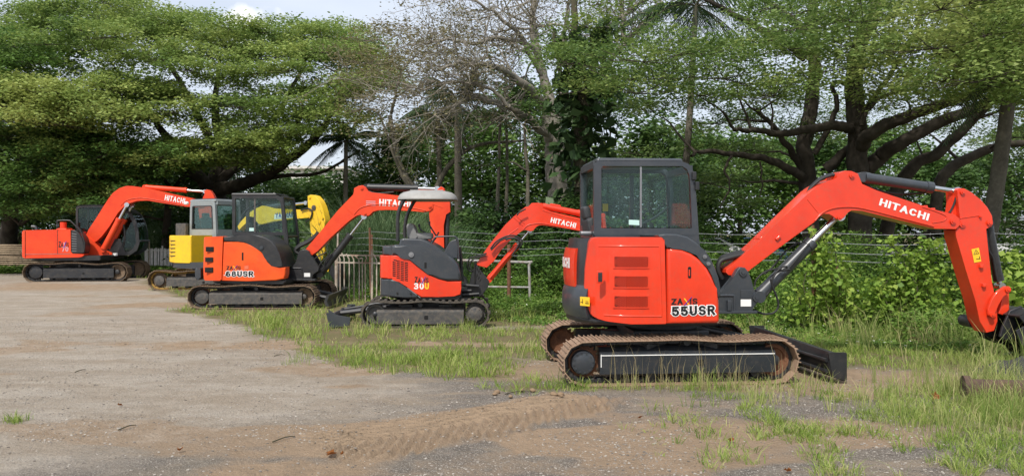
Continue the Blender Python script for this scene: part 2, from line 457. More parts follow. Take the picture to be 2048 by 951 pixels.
def steel_track(root, loop, yc, w, n, mat, chain_mat):
    P, L = resample(loop, n)
    bm = B(); pitch = L / n
    for i in range(n):
        a = Vector((P[i][0], 0, P[i][1])); b = Vector((P[(i + 1) % n][0], 0, P[(i + 1) % n][1]))
        c = (a + b) / 2; d = (b - a).normalized(); nrm = Vector((-d.z, 0, d.x))     # outward (path runs clockwise)
        ang = math.atan2(d.z, d.x); rot = Matrix.Rotation(-ang, 4, 'Y')
        j = random.uniform(-0.006, 0.006)
        box(bm, c - nrm * -0.006 + Vector((0, yc + j, 0)), (pitch * 1.0, w, 0.014), rot, 0.003, 1)
        for off, hgt in ((-0.36, 0.026), (0.05, 0.018), (0.40, 0.018)):
            box(bm, c + nrm * (0.012 + hgt / 2) + d * (off * pitch) + Vector((0, yc + j, 0)), (0.010, w * 0.995, hgt), rot)
    o = obj('crawler_track', bm, mat, root, smooth=30)
    bm = B()
    for i in range(n):
        a = Vector((P[i][0], 0, P[i][1])); b = Vector((P[(i + 1) % n][0], 0, P[(i + 1) % n][1]))
        c = (a + b) / 2; d = (b - a).normalized(); nrm = Vector((-d.z, 0, d.x)); rot = Matrix.Rotation(-math.atan2(d.z, d.x), 4, 'Y')
        for s in (-1, 1):
            box(bm, c - nrm * 0.028 + Vector((0, yc + s * w * 0.13, 0)), (pitch * 0.86, 0.03, 0.055), rot, 0.01, 1)
        cyl(bm, a + Vector((0, yc - w * 0.19, 0)) - nrm * 0.028, a + Vector((0, yc + w * 0.19, 0)) - nrm * 0.028, 0.016, n=8)
    obj('link_chain', bm, chain_mat, o, smooth=30)
    return o

def rubber_track(root, loop, yc, w, n, mat):
    P, L = resample(loop, n * 2)
    bm = B(); m = len(P); rings = []
    for i in range(m):
        a = Vector((P[i - 1][0], 0, P[i - 1][1])); b = Vector((P[(i + 1) % m][0], 0, P[(i + 1) % m][1]))
        d = (b - a).normalized(); nrm = Vector((-d.z, 0, d.x)); c = Vector((P[i][0], 0, P[i][1]))
        h = 0.022 if i % 2 == 0 else 0.0
        o0, o1 = c + nrm * h, c - nrm * 0.022
        y0, y1 = yc - w / 2, yc + w / 2
        rings.append([o0 + Vector((0, y0, 0)), o0 + Vector((0, y1, 0)), o1 + Vector((0, y1, 0)), o1 + Vector((0, y0, 0))])
    vs = [[bm.verts.new(p) for p in r] for r in rings]
    for i in range(m):
        a, b = vs[i], vs[(i + 1) % m]
        for k in range(4): bm.faces.new((a[k], a[(k + 1) % 4], b[(k + 1) % 4], b[k]))
    pitch = L / n
    for i in range(n):
        a = Vector((P[2 * i - 1][0], 0, P[2 * i - 1][1])); b = Vector((P[(2 * i + 1) % m][0], 0, P[(2 * i + 1) % m][1]))
        d = (b - a).normalized(); nrm = Vector((-d.z, 0, d.x)); c = Vector((P[2 * i][0], 0, P[2 * i][1]))
        rot = Matrix.Rotation(-math.atan2(d.z, d.x), 4, 'Y')
        s = 1 if i % 2 else -1
        box(bm, c + nrm * 0.018 + Vector((0, yc - s * w * 0.1, 0)), (pitch * 0.5, w * 0.78, 0.03), rot, 0.008, 1)
    return obj('rubber_track', bm, mat, root, smooth=30)

def wheel(root, name, x, z, r, y0, y1, mat, teeth=0, hub_mat=None, hub_r=0.0, bolts=0, side=-1):
    """sprocket or idler between y0 and y1; the hub sticks out on the outer side"""
    bm = B()
    ym = (y0 + y1) / 2; t = abs(y1 - y0)
    if teeth:
        pts = []
        for k in range(teeth):
            a = 2 * math.pi * k / teeth; s = 2 * math.pi / teeth
            for f, rr in ((-0.30, 0.90), (-0.13, 1.03), (0.13, 1.03), (0.30, 0.90)):
                pts.append((x + r * rr * math.cos(a + f * s), z + r * rr * math.sin(a + f * s)))
        slab(bm, pts, ym - 0.025, ym + 0.025)
        lathe_y(bm, x, z, [(ym - 0.05, r * 0.5), (ym - 0.05, r * 0.78), (ym + 0.05, r * 0.78), (ym + 0.05, r * 0.5)], 24)
    else:
        lathe_y(bm, x, z, [(ym - t * 0.25, r * 0.35), (ym - t * 0.3, r * 0.72), (ym - t * 0.5, r * 0.78), (ym - t * 0.5, r), (ym - t * 0.15, r),
                           (ym - t * 0.12, r * 1.04), (ym + t * 0.12, r * 1.04), (ym + t * 0.15, r), (ym + t * 0.5, r), (ym + t * 0.5, r * 0.75), (ym + t * 0.25, r * 0.35)], 28)
    w_ = obj(name, bm, mat, root, smooth=40)
    if hub_r:
        bm = B(); yo = ym + side * 0.11
        prof = [(ym, hub_r), (yo - side * 0.02, hub_r), (yo, hub_r * 0.93), (yo + side * 0.012, hub_r * 0.55), (yo + side * 0.015, 0.01)]
        lathe_y(bm, x, z, prof, 26)
        for k in range(bolts):
            a = 2 * math.pi * (k + 0.3) / bolts
            cyl(bm, (x + hub_r * 0.76 * math.cos(a), yo, z + hub_r * 0.76 * math.sin(a)), (x + hub_r * 0.76 * math.cos(a), yo + side * 0.014, z + hub_r * 0.76 * math.sin(a)), 0.011, n=6)
        obj('hub', bm, hub_mat or mat, w_, smooth=40)
    return w_

def side_frame(root, xl, xr, z0, z1, yc, w, mat, side, slot=True, line=None):
    """long box beam between sprocket and idler with a sloping top shelf and bottom rollers"""
    yo = yc + side * w * 0.38; yi = yc - side * w * 0.30
    bm = B()
    prof = [(yo, z0), (yo, z1 - 0.02), (yo - side * 0.02, z1), (yo - side * 0.12, z1 + 0.05), (yi, z1 + 0.05), (yi, z0)]
    rg = [[(x, p[0], p[1]) for p in prof] for x in (xl, xr)]
    loft(bm, rg)
    f = obj('track_frame', bm, mat, root, smooth=25)
    if slot:
        xm = xl + (xr - xl) * 0.57; zc = (z0 + z1) / 2
        bm = B(); slab(bm, rnd2([(xm - .035, zc - .035), (xm + .035, zc - .035), (xm + .03, zc + .035), (xm - .035, zc + .03)], .012), yo + side * 0.004 if side < 0 else yo, yo if side < 0 else yo + 0.004)
        obj('slot', bm, M['hole'], f, smooth=0)
    if line:
        bm = B(); box(bm, ((xl + xr) / 2, yo + side * 0.003, z1 - 0.028), (xr - xl - 0.02, 0.005, 0.009))
        box(bm, (xl + 0.012, yo + side * 0.003, (z0 + z1) / 2 + 0.03), (0.008, 0.005, (z1 - z0) * 0.6))
        obj('edge_strip', bm, line, f, smooth=0)
    n = 5
    for k in range(n):
        x = xl + (xr - xl) * (0.1 + 0.8 * k / (n - 1)) if n > 1 else xl
        bm = B(); lathe_y(bm, x, z0 - 0.005, [(yc - w * .22, .03), (yc - w * .22, .062), (yc - w * .08, .062), (yc - w * .08, .045), (yc + w * .08, .045), (yc + w * .08, .062), (yc + w * .22, .062), (yc + w * .22, .03)], 16)
        obj('roller', bm, M['frameblack'], f, smooth=40)
    bm = B(); xm = (xl + xr) / 2
    cyl(bm, (xm, yc - w * .25, z1 + .10), (xm, yc + w * .2, z1 + .10), .04); box(bm, (xm, yc + .05, z1 + .06), (.07, .06, .08))
    obj('carrier_roller', bm, M['frameblack'], f, smooth=40)
    return f

def cylinder_arm(root, name, p0, p1, split, r, rr, mat, clevis=0.05, rod=None):
    """hydraulic cylinder from p0 (barrel end) to p1 (rod eye)"""
    p0 = Vector(p0); p1 = Vector(p1); s = p0 + (p1 - p0) * split; d = (p1 - p0).normalized()
    bm = B(); cyl(bm, p0 + d * 0.03, s, r, n=20); cyl(bm, s - d * 0.07, s + d * 0.012, r * 1.13, n=20); cyl(bm, p0 + d * .03, p0 + d * .09, r * 1.08, n=20)
    cyl(bm, p0 + Vector((0, -clevis, 0)), p0 + Vector((0, clevis, 0)), r * 0.95, n=16)
    o = obj(name, bm, mat, root, smooth=40)
    bm = B(); cyl(bm, s, p1, rr, n=14); cyl(bm, p1 + Vector((0, -clevis, 0)), p1 + Vector((0, clevis, 0)), r * 0.8, n=16)
    obj('piston_rod', bm, rod or M['chrome'], o, smooth=40)
    return o

def bolt(root, x, z, y, r, mat, name='pin'):
    bm = B(); cyl(bm, (x, y + 0.01, z), (x, y - 0.022, z), r, n=16); cyl(bm, (x, y - 0.02, z), (x, y - 0.032, z), r * 0.5, n=8)
    return obj(name, bm, mat, root, smooth=40)

def seat(root, x, y, z, mat, s=1.0):
    bm = B(); box(bm, (x, y, z + .07), (.46 * s, .48 * s, .13 * s), bev=.04); 
    b = obj('operator_seat', bm, mat, root)
    bm = B(); box(bm, (x - .22 * s, y, z + .38 * s), (.12, .46 * s, .52 * s), Matrix.Rotation(R(-12), 4, 'Y'), bev=.045)
    box(bm, (x - .30 * s, y, z + .70 * s), (.09, .26, .16), Matrix.Rotation(R(-12), 4, 'Y'), bev=.035)
    obj('seat_back', bm, mat, b)
    return b

def levers(root, x, y, z, mat):
    for s, lean in ((-1, .06), (1, .1)):
        bm = B(); pipe(bm, [(x, y + s * .27, z), (x + .02, y + s * .26, z + .13), (x + lean, y + s * .24, z + .25)], .010)
        cyl(bm, (x + lean, y + s * .24, z + .23), (x + lean + .02, y + s * .235, z + .35), .022, .026, n=10)
        obj('control_lever', bm, mat, root)

def zaxis(root, P, size, y, cols=('dblack', 'dyellow', 'purple'), big_z=False):
    """'ZAXIS' in five letters with a two-tone X; P = (left, right) local baseline ends"""
    (x0, z0), (x1, z1) = P; L = x1 - x0; sl = (z1 - z0) / L
    at = lambda u: (x0 + L * u, z0 + sl * L * u)
    k = M[cols[0]]
    hz = size * (1.2 if big_z else 1.0)
    a = letter('lettering', 'Z', at(0), at(.19), hz, y, k, root, .035)
    letter('lettering', 'A', at(.225), at(.435), size, y, k, root, .035)
    letter('lettering', 'I', at(.715), at(.765), size, y, k, root, .035)
    letter('lettering', 'S', at(.81), at(1.0), size, y, k, root, .035)
    xa, za = at(.465); xb, zb = at(.685); t = size * .22
    patch('lettering', [(xa, za + size), (xa + t, za + size), (xb, zb), (xb - t, zb)], y, M[cols[1]], root)
    patch('lettering', [(xa, za - .01), (xa + t * .9, za - .01), (xb + .03, zb + size * 1.2), (xb + .03 - t * .5, zb + size * 1.2)], y - .003, M[cols[2]], root)

def outlined(root, s, P0, P1, h, y, space=1.0):
    letter('lettering', s, P0, P1, h, y, M['white'], root, weight=.235, halo=.10, gap=.16)
    letter('lettering', s, P0, P1, h, y - .003, M['dblack'], root, weight=.235, gap=.16)

def grille(root, x0, x1, z0, z1, y, mat, name='vent_grille', cell=0.028):
    """recess with an expanded-metal mesh of crossing bars"""
    bm = B(); slab(bm, rnd2([(x0, z0), (x1, z0), (x1, z1), (x0, z1)], .018), y - .004, y + .0)
    g = obj(name, bm, M['hole'], root, smooth=0)
    bm = B(); W = x1 - x0; H = z1 - z0; t = .0045
    def bar(a, b):
        a = Vector(a); b = Vector(b); d = (b - a).normalized(); n = Vector((-d.y, d.x)) * t / 2
        pts = [(a + n), (b + n), (b - n), (a - n)]
        slab(bm, [(p.x, p.y) for p in pts], y - .010, y - .005)
    for sgn in (1, -1):
        c = -H
        while c < W + H:
            # line x = x0 + c + sgn*(z-z0)*1.7
            k = 1.7; p = []
            for zz in (0, H):
                p.append((c + (k * zz if sgn > 0 else k * (H - zz)), zz))
            (xa, za), (xb, zb) = p
            lo, hi = 0.0, 1.0; dx = xb - xa
            if abs(dx) > 1e-9:
                t0, t1 = (0 - xa) / dx, (W - xa) / dx
                lo, hi = max(0, min(t0, t1)), min(1, max(t0, t1))
            if hi > lo + .02:
                bar((x0 + xa + dx * lo, z0 + za + (zb - za) * lo), (x0 + xa + dx * hi, z0 + za + (zb - za) * hi))
            c += cell * 1.25
    for (xa, xb, za, zb) in ((x0, x1, z0 - .012, z0), (x0, x1, z1, z1 + .012), (x0 - .012, x0, z0 - .012, z1 + .012), (x1, x1 + .012, z0 - .012, z1 + .012)):
        slab(bm, [(xa, za), (xb, za), (xb, zb), (xa, zb)], y - .009, y + .001)
    obj('mesh_screen', bm, mat, g, smooth=0)
    return g

def teeth_row(root, pts, size, d, mat):
    for p in pts:
        bm = B(); p = Vector(p); d_ = Vector(d).normalized(); a, b = frame_of(d_)
        rg = [[p + a * sx * size * .5 * s + b * sy * size * .35 * s2 + d_ * t for sx, sy in ((-1, -1), (1, -1), (1, 1), (-1, 1))] for t, s, s2 in ((0, 1, 1), (size * .6, .9, .8), (size * 2.0, .6, .12))]
        loft(bm, rg); obj('tooth', bm, mat, root, smooth=0)

def bucket(root, pts, y0, y1, mat, th=.02, tooth_at=None, tooth_dir=None):
    """open shell: outline pts (open polyline of the curved back, lip first) between two side plates"""
    bm = B()
    n = len(pts); inner = []
    for i in range(n):
        a = Vector(pts[max(0, i - 1)]); b = Vector(pts[min(n - 1, i + 1)]); d = (b - a).normalized()
        inner.append((pts[i][0] + d.y * th, pts[i][1] - d.x * th))
    slab(bm, list(pts) + inner[::-1], y0, y1)
    for ya, yb in ((y0 - .001, y0 + th), (y1 - th, y1 + .001)):
        slab(bm, [(p[0], p[1]) for p in pts], ya, yb)
    o = obj('bucket', bm, mat, root, smooth=40)
    if tooth_at:
        m = 5
        teeth_row(o, [(tooth_at[0], y0 + (y1 - y0) * (k + .5) / m, tooth_at[1]) for k in range(m)], .07, (tooth_dir[0], 0, tooth_dir[1]), M['steel'])
    return o

def blade(root, near, far, mat, th=.05, arm_to=None):
    """dozer blade: near / far = cross-section outline as list of local (x,z) at given lateral y"""
    (yn, pn), (yf, pf) = near, far
    bm = B(); loft(bm, [[(p[0], yn, p[1]) for p in pn], [(p[0], yf, p[1]) for p in pf]])
    b = obj('dozer_blade', bm, mat, root, smooth=40)
    # end plates
    for (y, p, s) in ((yn, pn, -1), (yf, pf, 1)):
        bm = B(); c = Vector((sum(q[0] for q in p) / len(p), sum(q[1] for q in p) / len(p)))
        xs = [q[0] for q in p]; zs = [q[1] for q in p]
        w_ = max(xs) - min(xs)
        pl = [(min(xs) - .02, max(zs) + .01), (max(xs) + .01, max(zs) + .01), (max(xs) + .01, min(zs) - .0), (min(xs) + .03, min(zs) + .04)]
        slab(bm, rnd2(pl, .02), y + s * .0 - .014, y + .014)
        obj('end_plate', bm, mat, b, smooth=30)
    return b
# ------------------------------------------------------------------ machine 1: the large near excavator
def build_near():
    fr = Frame(1.80, 9.28, R(4.5))
    root = empty('excavator', (1.80, 9.28, 0), R(4.5))
    tag(root, 'bright red excavator lettered 55USR with dark enclosed cab and rusty tracks, nearest the camera', 'excavator', 'excavators parked in a row')
    yo = -0.98; w = 0.40; yc = yo + w / 2
    xl = fr(1124, 715, yo)[0]; xr = fr(1601, 730, yo)[0]
    loop = track_loop(xl + .02, xr - .02, 0.475, sag=((.28, .15, -.004), (.5, .10, -.012), (.76, .13, .016)))
    # keep loop out of sag where the carrier roller holds it up
    for s in (-1, 1):
        y = yc if s < 0 else -yc
        steel_track(root, loop, y, w, 41, M['shoe'], M['frameblack'])
        f = side_frame(root, xl + .42, xr - .26, .125, .355, y, w, M['trackpaint'] if s < 0 else M['frameblack'], s, line=M['white'] if s < 0 else None)
        wheel(f, 'sprocket', xl + .245, .245, .195, y - .06, y + .06, M['rust'], 21, M['char'], .135, 12, s)
        wheel(f, 'idler', xr - .25, .245, .175, y - .07, y + .07, M['rust'], 0, M['frameblack'], .06, 0, s)
    bm = B()   # centre frame with X legs and swing ring
    box(bm, (0, 0, .42), (.9, .9, .22), bev=.03)
    for sx in (-1, 1):
        for sy in (-1, 1):
            box(bm, (sx * .42, sy * .55, .36), (.26, .6, .16), Matrix.Rotation(R(sx * sy * 28), 4, 'Z'), bev=.02)
    cyl(bm, (0, 0, .5), (0, 0, .60), .42, n=40); cyl(bm, (0, 0, .56), (0, 0, .63), .36, n=40)
    obj('chassis', bm, M['frameblack'], root)
    # blade
    P = lambda px, py, lat: fr(px, py, lat)
    yn, yf = -1.0, 1.02
    n_top = P(1660, 706, yn); n_bot = P(1687, 767, yn)
    n_bot = (n_bot[0], .03); f_top = P(1493, 652, yf)
    sec = lambda xt, zt: [(xt + .02, zt), (xt - .01, zt), (xt - .045, zt * .72), (xt - .045, zt * .45), (xt - .0, .08), (xt + .10, .03), (xt + .135, .03), (xt + .06, .09), (xt + .0, zt * .40), (xt - .0, zt * .7), (xt + .05, zt)]
    b = blade(root, (yn, sec(n_top[0] + .04, n_top[1])), (yf, sec(f_top[0] + .10, f_top[1])), M['black'])
    bm = B()
    for zz in (.13, .25):
        a = Vector((n_top[0] - .02, yn + .03, zz)); c = Vector((f_top[0] + .04, yf - .03, zz)); cyl(bm, a, c, .022, n=8)
    obj('stiffener', bm, M['black'], b)
    for s in (-.33, .33):
        bm = B(); rg = []
        x1 = n_top[0] + (f_top[0] - n_top[0]) * (s - yn) / (yf - yn)
        for x, z, h in ((.40, .33, .12), (x1 - .05, .20, .16)):
            rg.append([(x, s - .04, z - h / 2), (x, s + .04, z - h / 2), (x, s + .04, z + h / 2), (x, s - .04, z + h / 2)])
        loft(bm, rg); obj('blade_arm', bm, M['black'], b)
    cylinder_arm(b, 'blade_cylinder', (.45, 0, .50), (f_top[0] * .5 + n_top[0] * .5 - .02, 0, .27), .6, .045, .025, M['black'], rod=M['black'])

    # ---------------- house
    ZS = lambda py, lat=-.86: fr(1250, py, lat)[1]
    def plan(r, n=9, xf=.62, yn=-.86):
        out = [(xf, yn)]
        pts = [(-.45, yn), (-.62, -.845), (-.78, -.79), (-.92, -.68), (-1.02, -.53), (-1.09, -.36), (-1.13, -.18), (-1.14, 0)]
        out += [(x * r if x < -.5 else x, y * (r if abs(y) < .8 else 1)) for x, y in pts]
        far = [(x, -y) for x, y in out[::-1][1:]]
        return out + far
    def hull(name, pl, z0, z1, mat, parent, bev=.03, seg=3):
        bm = B(); a = [bm.verts.new((x, y, z0)) for x, y in pl]; b2 = [bm.verts.new((x, y, z1)) for x, y in pl]
        n = len(pl)
        for i in range(n): bm.faces.new((a[i], a[(i + 1) % n], b2[(i + 1) % n], b2[i]))
        fa = bm.faces.new(a[::-1]); fb = bm.faces.new(b2)
        if bev: bmesh.ops.bevel(bm, geom=list(fa.edges) + list(fb.edges), offset=bev, segments=seg, profile=.5, affect='EDGES', clamp_overlap=True)
        return obj(name, bm, mat, parent, smooth=40)
    zb0, zb1 = .62, .70
    rf = fr(1437, 640, -.86)[0]
    xfr = rf
    skirt = hull('turntable_deck', [(x if x < .6 else rf - .01, y * .985) for x, y in plan(1.0)], zb0 + .01, zb1, M['black'], root, .03)
    core = hull('engine_bay', [(x if x < .6 else .02, y * .94) for x, y in plan(.97)], zb1, 1.56, M['char'], root, .04)
    # near side engine door (rear red panel), bent round the rear corner
    def bend(bm, x0=-.40, yref=-.86):
        ks = sorted({round(x0 - .08 * k, 3) for k in range(0, 9)} | {round(v.co.x, 3) for v in bm.verts if v.co.x < x0})
        ks = [k for i, k in enumerate(ks) if i == 0 or k - ks[i - 1] > .002]
        for k in ks:
            g = bm.verts[:] + bm.edges[:] + bm.faces[:]
            bmesh.ops.bisect_plane(bm, geom=g, plane_co=(k, 0, 0), plane_no=(1, 0, 0))
        tab = sorted([(x, y) for x, y in plan(1.0) if y < 0 and x < .6])
        xs = [t[0] for t in tab]; ys = [t[1] for t in tab]
        for v in bm.verts:
            if v.co.x < x0 and v.co.y < -.55:
                v.co.y += float(np.interp(v.co.x, xs, ys)) - yref
    door = fr.pts([(1188, 474), (1327, 474), (1331, 646), (1262, 647), (1215, 643), (1190, 637), (1178, 597), (1180, 535)], -.86)
    bm = B(); slab(bm, rnd2(door, [.07, .03, .01, .01, .03, .06, .05, .05]), -.90, -.70, bev=.035, seg=4)
    bend(bm); dr = obj('engine_door', bm, M['red'], root, smooth=50)
    # raised inner field of the door
    inner = fr.pts([(1206, 494), (1319, 494), (1322, 628), (1222, 628), (1214, 600)], -.91)
    for (a, b3, c, d) in ((1231, 1296, 513, 534), (1231, 1295, 552, 574), (1231, 1295, 592, 614)):
        p0 = fr(a, d, -.90); p1 = fr(b3, c, -.90)
        grille(dr, p0[0], p1[0], p0[1], p1[1], -.901, M['red'])
    bm = B()   # pressed ribs round the inner field
    q = fr.pts([(1203, 492), (1319, 492), (1323, 632), (1212, 632)], -.90)
    for a, b4 in ((q[0], q[1]), (q[1], q[2]), (q[2], q[3])):
        cyl(bm, (a[0], -.893, a[1]), (b4[0], -.893, b4[1]), .013, n=10)
    obj('pressed_rib', bm, M['red'], dr, smooth=60)
    for ch in [c for g_ in dr.children for c in (g_, *g_.children)]:
        bm = B(); bm.from_mesh(ch.data); bend(bm); bm.to_mesh(ch.data); bm.free()
    hp = fr.pts([(1193, 541), (1206, 541), (1206, 566), (1193, 566)], -.86)
    bm = B(); box(bm, ((hp[0][0] + hp[1][0]) / 2, -.865, (hp[0][1] + hp[2][1]) / 2), (.075, .03, .14), bev=.01)
    h = obj('door_handle', bm, M['red'], dr)
    bm = B(); box(bm, ((hp[0][0] + hp[1][0]) / 2, -.882, (hp[0][1] + hp[2][1]) / 2), (.045, .008, .10), bev=.004); obj('latch', bm, M['black'], h)
    # front cover
    fc = fr.pts([(1332, 497), (1345, 496), (1362, 498), (1380, 505), (1399, 519), (1412, 534), (1423, 553), (1431, 576), (1436, 600), (1437, 640), (1433, 645), (1332, 646)], -.86)
    bm = B(); slab(bm, fc, -.905, -.55, bev=.04, seg=4); cv = obj('front_cover', bm, M['red'], root, smooth=50)
    sp = fr(1379, 543, -.905); bm = B(); slab(bm, rnd2([(sp[0] - .018, sp[1] - .07), (sp[0] + .018, sp[1] - .07), (sp[0] + .018, sp[1] + .055), (sp[0] - .018, sp[1] + .055)], .017), -.909, -.903)
    hh = obj('door_handle', bm, M['hole'], cv, smooth=0)
    bm = B(); box(bm, (sp[0] - .004, -.911, sp[1] - .01), (.012, .006, .07)); obj('latch', bm, M['red'], hh)
    zaxis(cv, (fr(1343, 609, -.91), fr(1395, 608, -.91)), .068, -.908)
    outlined(cv, '55USR', fr(1344, 632, -.91), fr(1430, 629, -.91), .108, -.908, 1.05)
    # arched trim
    out = [(1314, 470), (1330, 467), (1352, 468), (1372, 473), (1390, 484), (1405, 498), (1418, 515), (1428, 534), (1434, 553), (1438, 575), (1439, 592)]
    inn = [(1333, 497), (1345, 494), (1360, 495), (1376, 500), (1391, 510), (1403, 521), (1413, 535), (1421, 550), (1427, 566), (1431, 580), (1433, 594)]
    po = fr.pts(out, -.86); pi_ = fr.pts(inn, -.86)
    bm = B(); slab(bm, po + pi_[::-1], -.90, .0, bev=.03, seg=3); tr = obj('arched_trim', bm, M['char'], root, smooth=50)
    for (x_, y_) in ((1409, 513), (1416, 527)):
        c_ = fr(x_, y_, -.90); bolt(tr, c_[0], c_[1], -.898, .022, M['steel'], 'cap_screw')
    # rear: counterweight: glossy dark pillar shell, red centre piece, lower bumper
    def shell(name, i0, i1, z0, z1, off, mat, th=.05, taper=0.0, zs=6, bev=.02):
        pl = plan(1.0)
        P_ = catmull([(x, y, 0) for x, y in pl[1:-1]], 5)
        m = len(P_); sub = P_[int(i0 * (m - 1)):int(i1 * (m - 1)) + 1]
        bm = B(); grid = []
        for j in range(zs + 1):
            v = j / zs; z = z0 + (z1 - z0) * v
            o_ = off - taper * (2 * abs(v - .45)) ** 3
            row = []
            for p in sub:
                d = Vector((p.x, p.y, 0)).normalized(); row.append((p.x + d.x * o_, p.y + d.y * o_, z))
            grid.append(row)
        rings = []
        for row in grid:
            back = []
            for p in row[::-1]:
                d = Vector((p[0], p[1], 0)).normalized(); back.append((p[0] - d.x * th, p[1] - d.y * th, p[2]))
            rings.append(row + back)
        loft(bm, rings)
        return obj(name, bm, mat, root, smooth=50)
    zt = fr(1165, 472, -.6)[1]
    shell('rear_pillar', .245, .755, .70, 1.585, .0, M['black'], .10, .03)
    cwt = shell('counterweight', .37, .63, 1.03, 1.47, .035, M['red'], .08, .02)
    bp = shell('rear_bumper', .27, .73, .69, 1.06, .05, M['char'], .16, .04)
    # lettering on the curved counterweight (only its last letters face the camera)
    pl = catmull([(x, y, 0) for x, y in plan(1.0)[1:-1]], 12); m = len(pl)
    t_ = letter('lettering', 'HITACHI', (0, 0), (1, 0), 1, 0, M['white'], cwt)
    seg = [Vector(p) for p in pl]; cum = [0]
    for a_, b_ in zip(seg[:-1], seg[1:]): cum.append(cum[-1] + (b_ - a_).length)
    X_ = [p.x for p in seg]; Y_ = [p.y for p in seg]; mid = cum[-1] / 2
    bm = B(); bm.from_mesh(t_.data)
    for v in bm.verts:
        off = .039 - v.co.y
        s_ = mid + .26 - v.co.x * .52
        x = float(np.interp(s_, cum, X_)); y = float(np.interp(s_, cum, Y_)); d = Vector((x, y, 0)).normalized()
        v.co = Vector((x + d.x * off, y + d.y * off, 1.24 + .12 * v.co.z))
    bm.to_mesh(t_.data); bm.free()
    # warning sticker on bumper
    sc = fr(1147, 606, -.55)
    bm = B(); box(bm, (-1.040, -.636, .885), (.006, .14, .10), Matrix.Rotation(R(38), 4, 'Z')); st = obj('warning_sticker', bm, M['dyellow'], bp, smooth=0)
    bm = B(); rot = Matrix.Rotation(R(38), 4, 'Z')
    for (dy, dz, sy, sz) in ((.035, -.02, .05, .006), (.048, -.004, .006, .03), (.022, -.004, .006, .03), (-.03, 0, .006, .05), (-.045, -.01, .03, .006)):
        v = rot @ Vector((-.005, -dy, dz)); box(bm, Vector((-1.040, -.636, .885)) + v, (.004, sy, sz), rot)
    obj('warning_symbol', bm, M['dblack'], st, smooth=0)
    # engine hood top, right of the cab's rear
    # ---------------- swing bracket and king post
    yb = -.30
    br = Q([(165, 520), (235, 480), (300, 385), (340, 310), (370, 288), (410, 293), (440, 330), (470, 410), (478, 490), (545, 555), (545, 590), (480, 640), (478, 700), (165, 712)], 1400, 470, 4.527)
    bm = B(); slab(bm, fr.pts(br, yb), yb, yb + .10, bev=.012, seg=2); bk = obj('swing_bracket', bm, M['char'], root, smooth=40)
    bm = B(); slab(bm, fr.pts(br, yb), .12, .22, bev=.012, seg=2); obj('bracket_plate', bm, M['char'], bk, smooth=40)
    bm = B(); p0 = fr(1436, 626, yb); p1 = fr(1505, 626, yb)
    box(bm, ((p0[0] + p1[0]) / 2 - .1, -.03, p0[1] + .012), (p1[0] - p0[0] + .3, .60, .03), bev=.005)
    rb = fr.pts(Q([(165, 545), (290, 545), (312, 565), (312, 700)], 1400, 470, 4.527), yb - .01)
    pipe(bm, [(x, yb - .002, z) for x, z in rb], .014, smooth=3)
    c_ = fr(1457, 610, yb); box(bm, (c_[0], yb - .02, c_[1]), (.05, .04, .13), bev=.012)
    c_ = fr(1492, 588, yb); box(bm, (c_[0], yb - .004, c_[1]), (.13, .01, .10), bev=.004)
    obj('base_flange', bm, M['char'], bk)
    pq = fr.pts([(1481, 598), (1502, 598), (1502, 612), (1481, 612)], yb)
    patch('paper_plate', pq, yb - .004, M['white'], bk)
    c_ = fr(1485, 544, yb); bolt(bk, c_[0], c_[1], yb, .045, M['char'])
    c_ = fr(1513, 594, yb); bolt(bk, c_[0], c_[1], yb, .050, M['char'])
    # ---------------- boom
    y0, y1 = -.15, .13
    bl = Q([(105, 432), (150, 395), (225, 330), (318, 238), (410, 150), (440, 120), (470, 100), (505, 84), (542, 74), (548, 52), (575, 42), (600, 43), (628, 54), (640, 96), (700, 120), (815, 158), (930, 196), (980, 208), (1012, 216), (1030, 232), (1032, 256), (1015, 274), (930, 272), (815, 243), (700, 215), (640, 200), (600, 196), (585, 205), (572, 228), (548, 237), (528, 225), (512, 210), (490, 210), (472, 222), (455, 245), (320, 342), (190, 440), (165, 456), (140, 458), (112, 455), (103, 445)], 1400, 320, 1.981)
    bp_ = fr.pts(bl, y0)
    bm = B(); slab(bm, bp_, y0, y1, bev=.008, seg=2); bo = obj('boom', bm, M['red'], root, smooth=30)
    # pressed lower lip and weld seams
    bm = B()
    lip = fr.pts(Q([(455, 240), (480, 212), (520, 192), (580, 185), (650, 192), (815, 234), (925, 262)], 1400, 320, 1.981), y0)
    pipe(bm, [(x, y0 - .004, z) for x, z in lip], .010, smooth=3)
    sm = fr.pts(Q([(425, 155), (468, 208)], 1400, 320, 1.981), y0); pipe(bm, [(x, y0 - .001, z) for x, z in sm], .005, smooth=0)
    ep = fr.pts(Q([(880, 185), (935, 203), (975, 222), (965, 240), (920, 248)], 1400, 320, 1.981), y0); pipe(bm, [(x, y0 - .001, z) for x, z in ep], .007, smooth=3)
    for (x_, y_) in ((308, 308),):
        c_ = fr(1400 + x_ / 1.981, 320 + y_ / 1.981, y0); box(bm, (c_[0], y0 - .01, c_[1]), (.07, .03, .035), Matrix.Rotation(R(-42), 4, 'Y'), bev=.008)
    for (x_, y_) in ((905, 190), (935, 200)):
        c_ = fr(1400 + x_ / 1.981, 320 + y_ / 1.981, y0); box(bm, (c_[0], y0 + .06, c_[1] + .01), (.05, .03, .05), bev=.008)
    obj('weld_rib', bm, M['red'], bo, smooth=50)
    for (x_, y_, r_) in ((600, 62, .03), (1000, 243, .035), (552, 228, .03)):
        c_ = fr(1400 + x_ / 1.981, 320 + y_ / 1.981, y0); bolt(bo, c_[0], c_[1], y0, r_, M['red'])
    d0 = fr(*Q([(708, 178)], 1400, 320, 1.981)[0], y0); d1 = fr(*Q([(902, 240)], 1400, 320, 1.981)[0], y0)
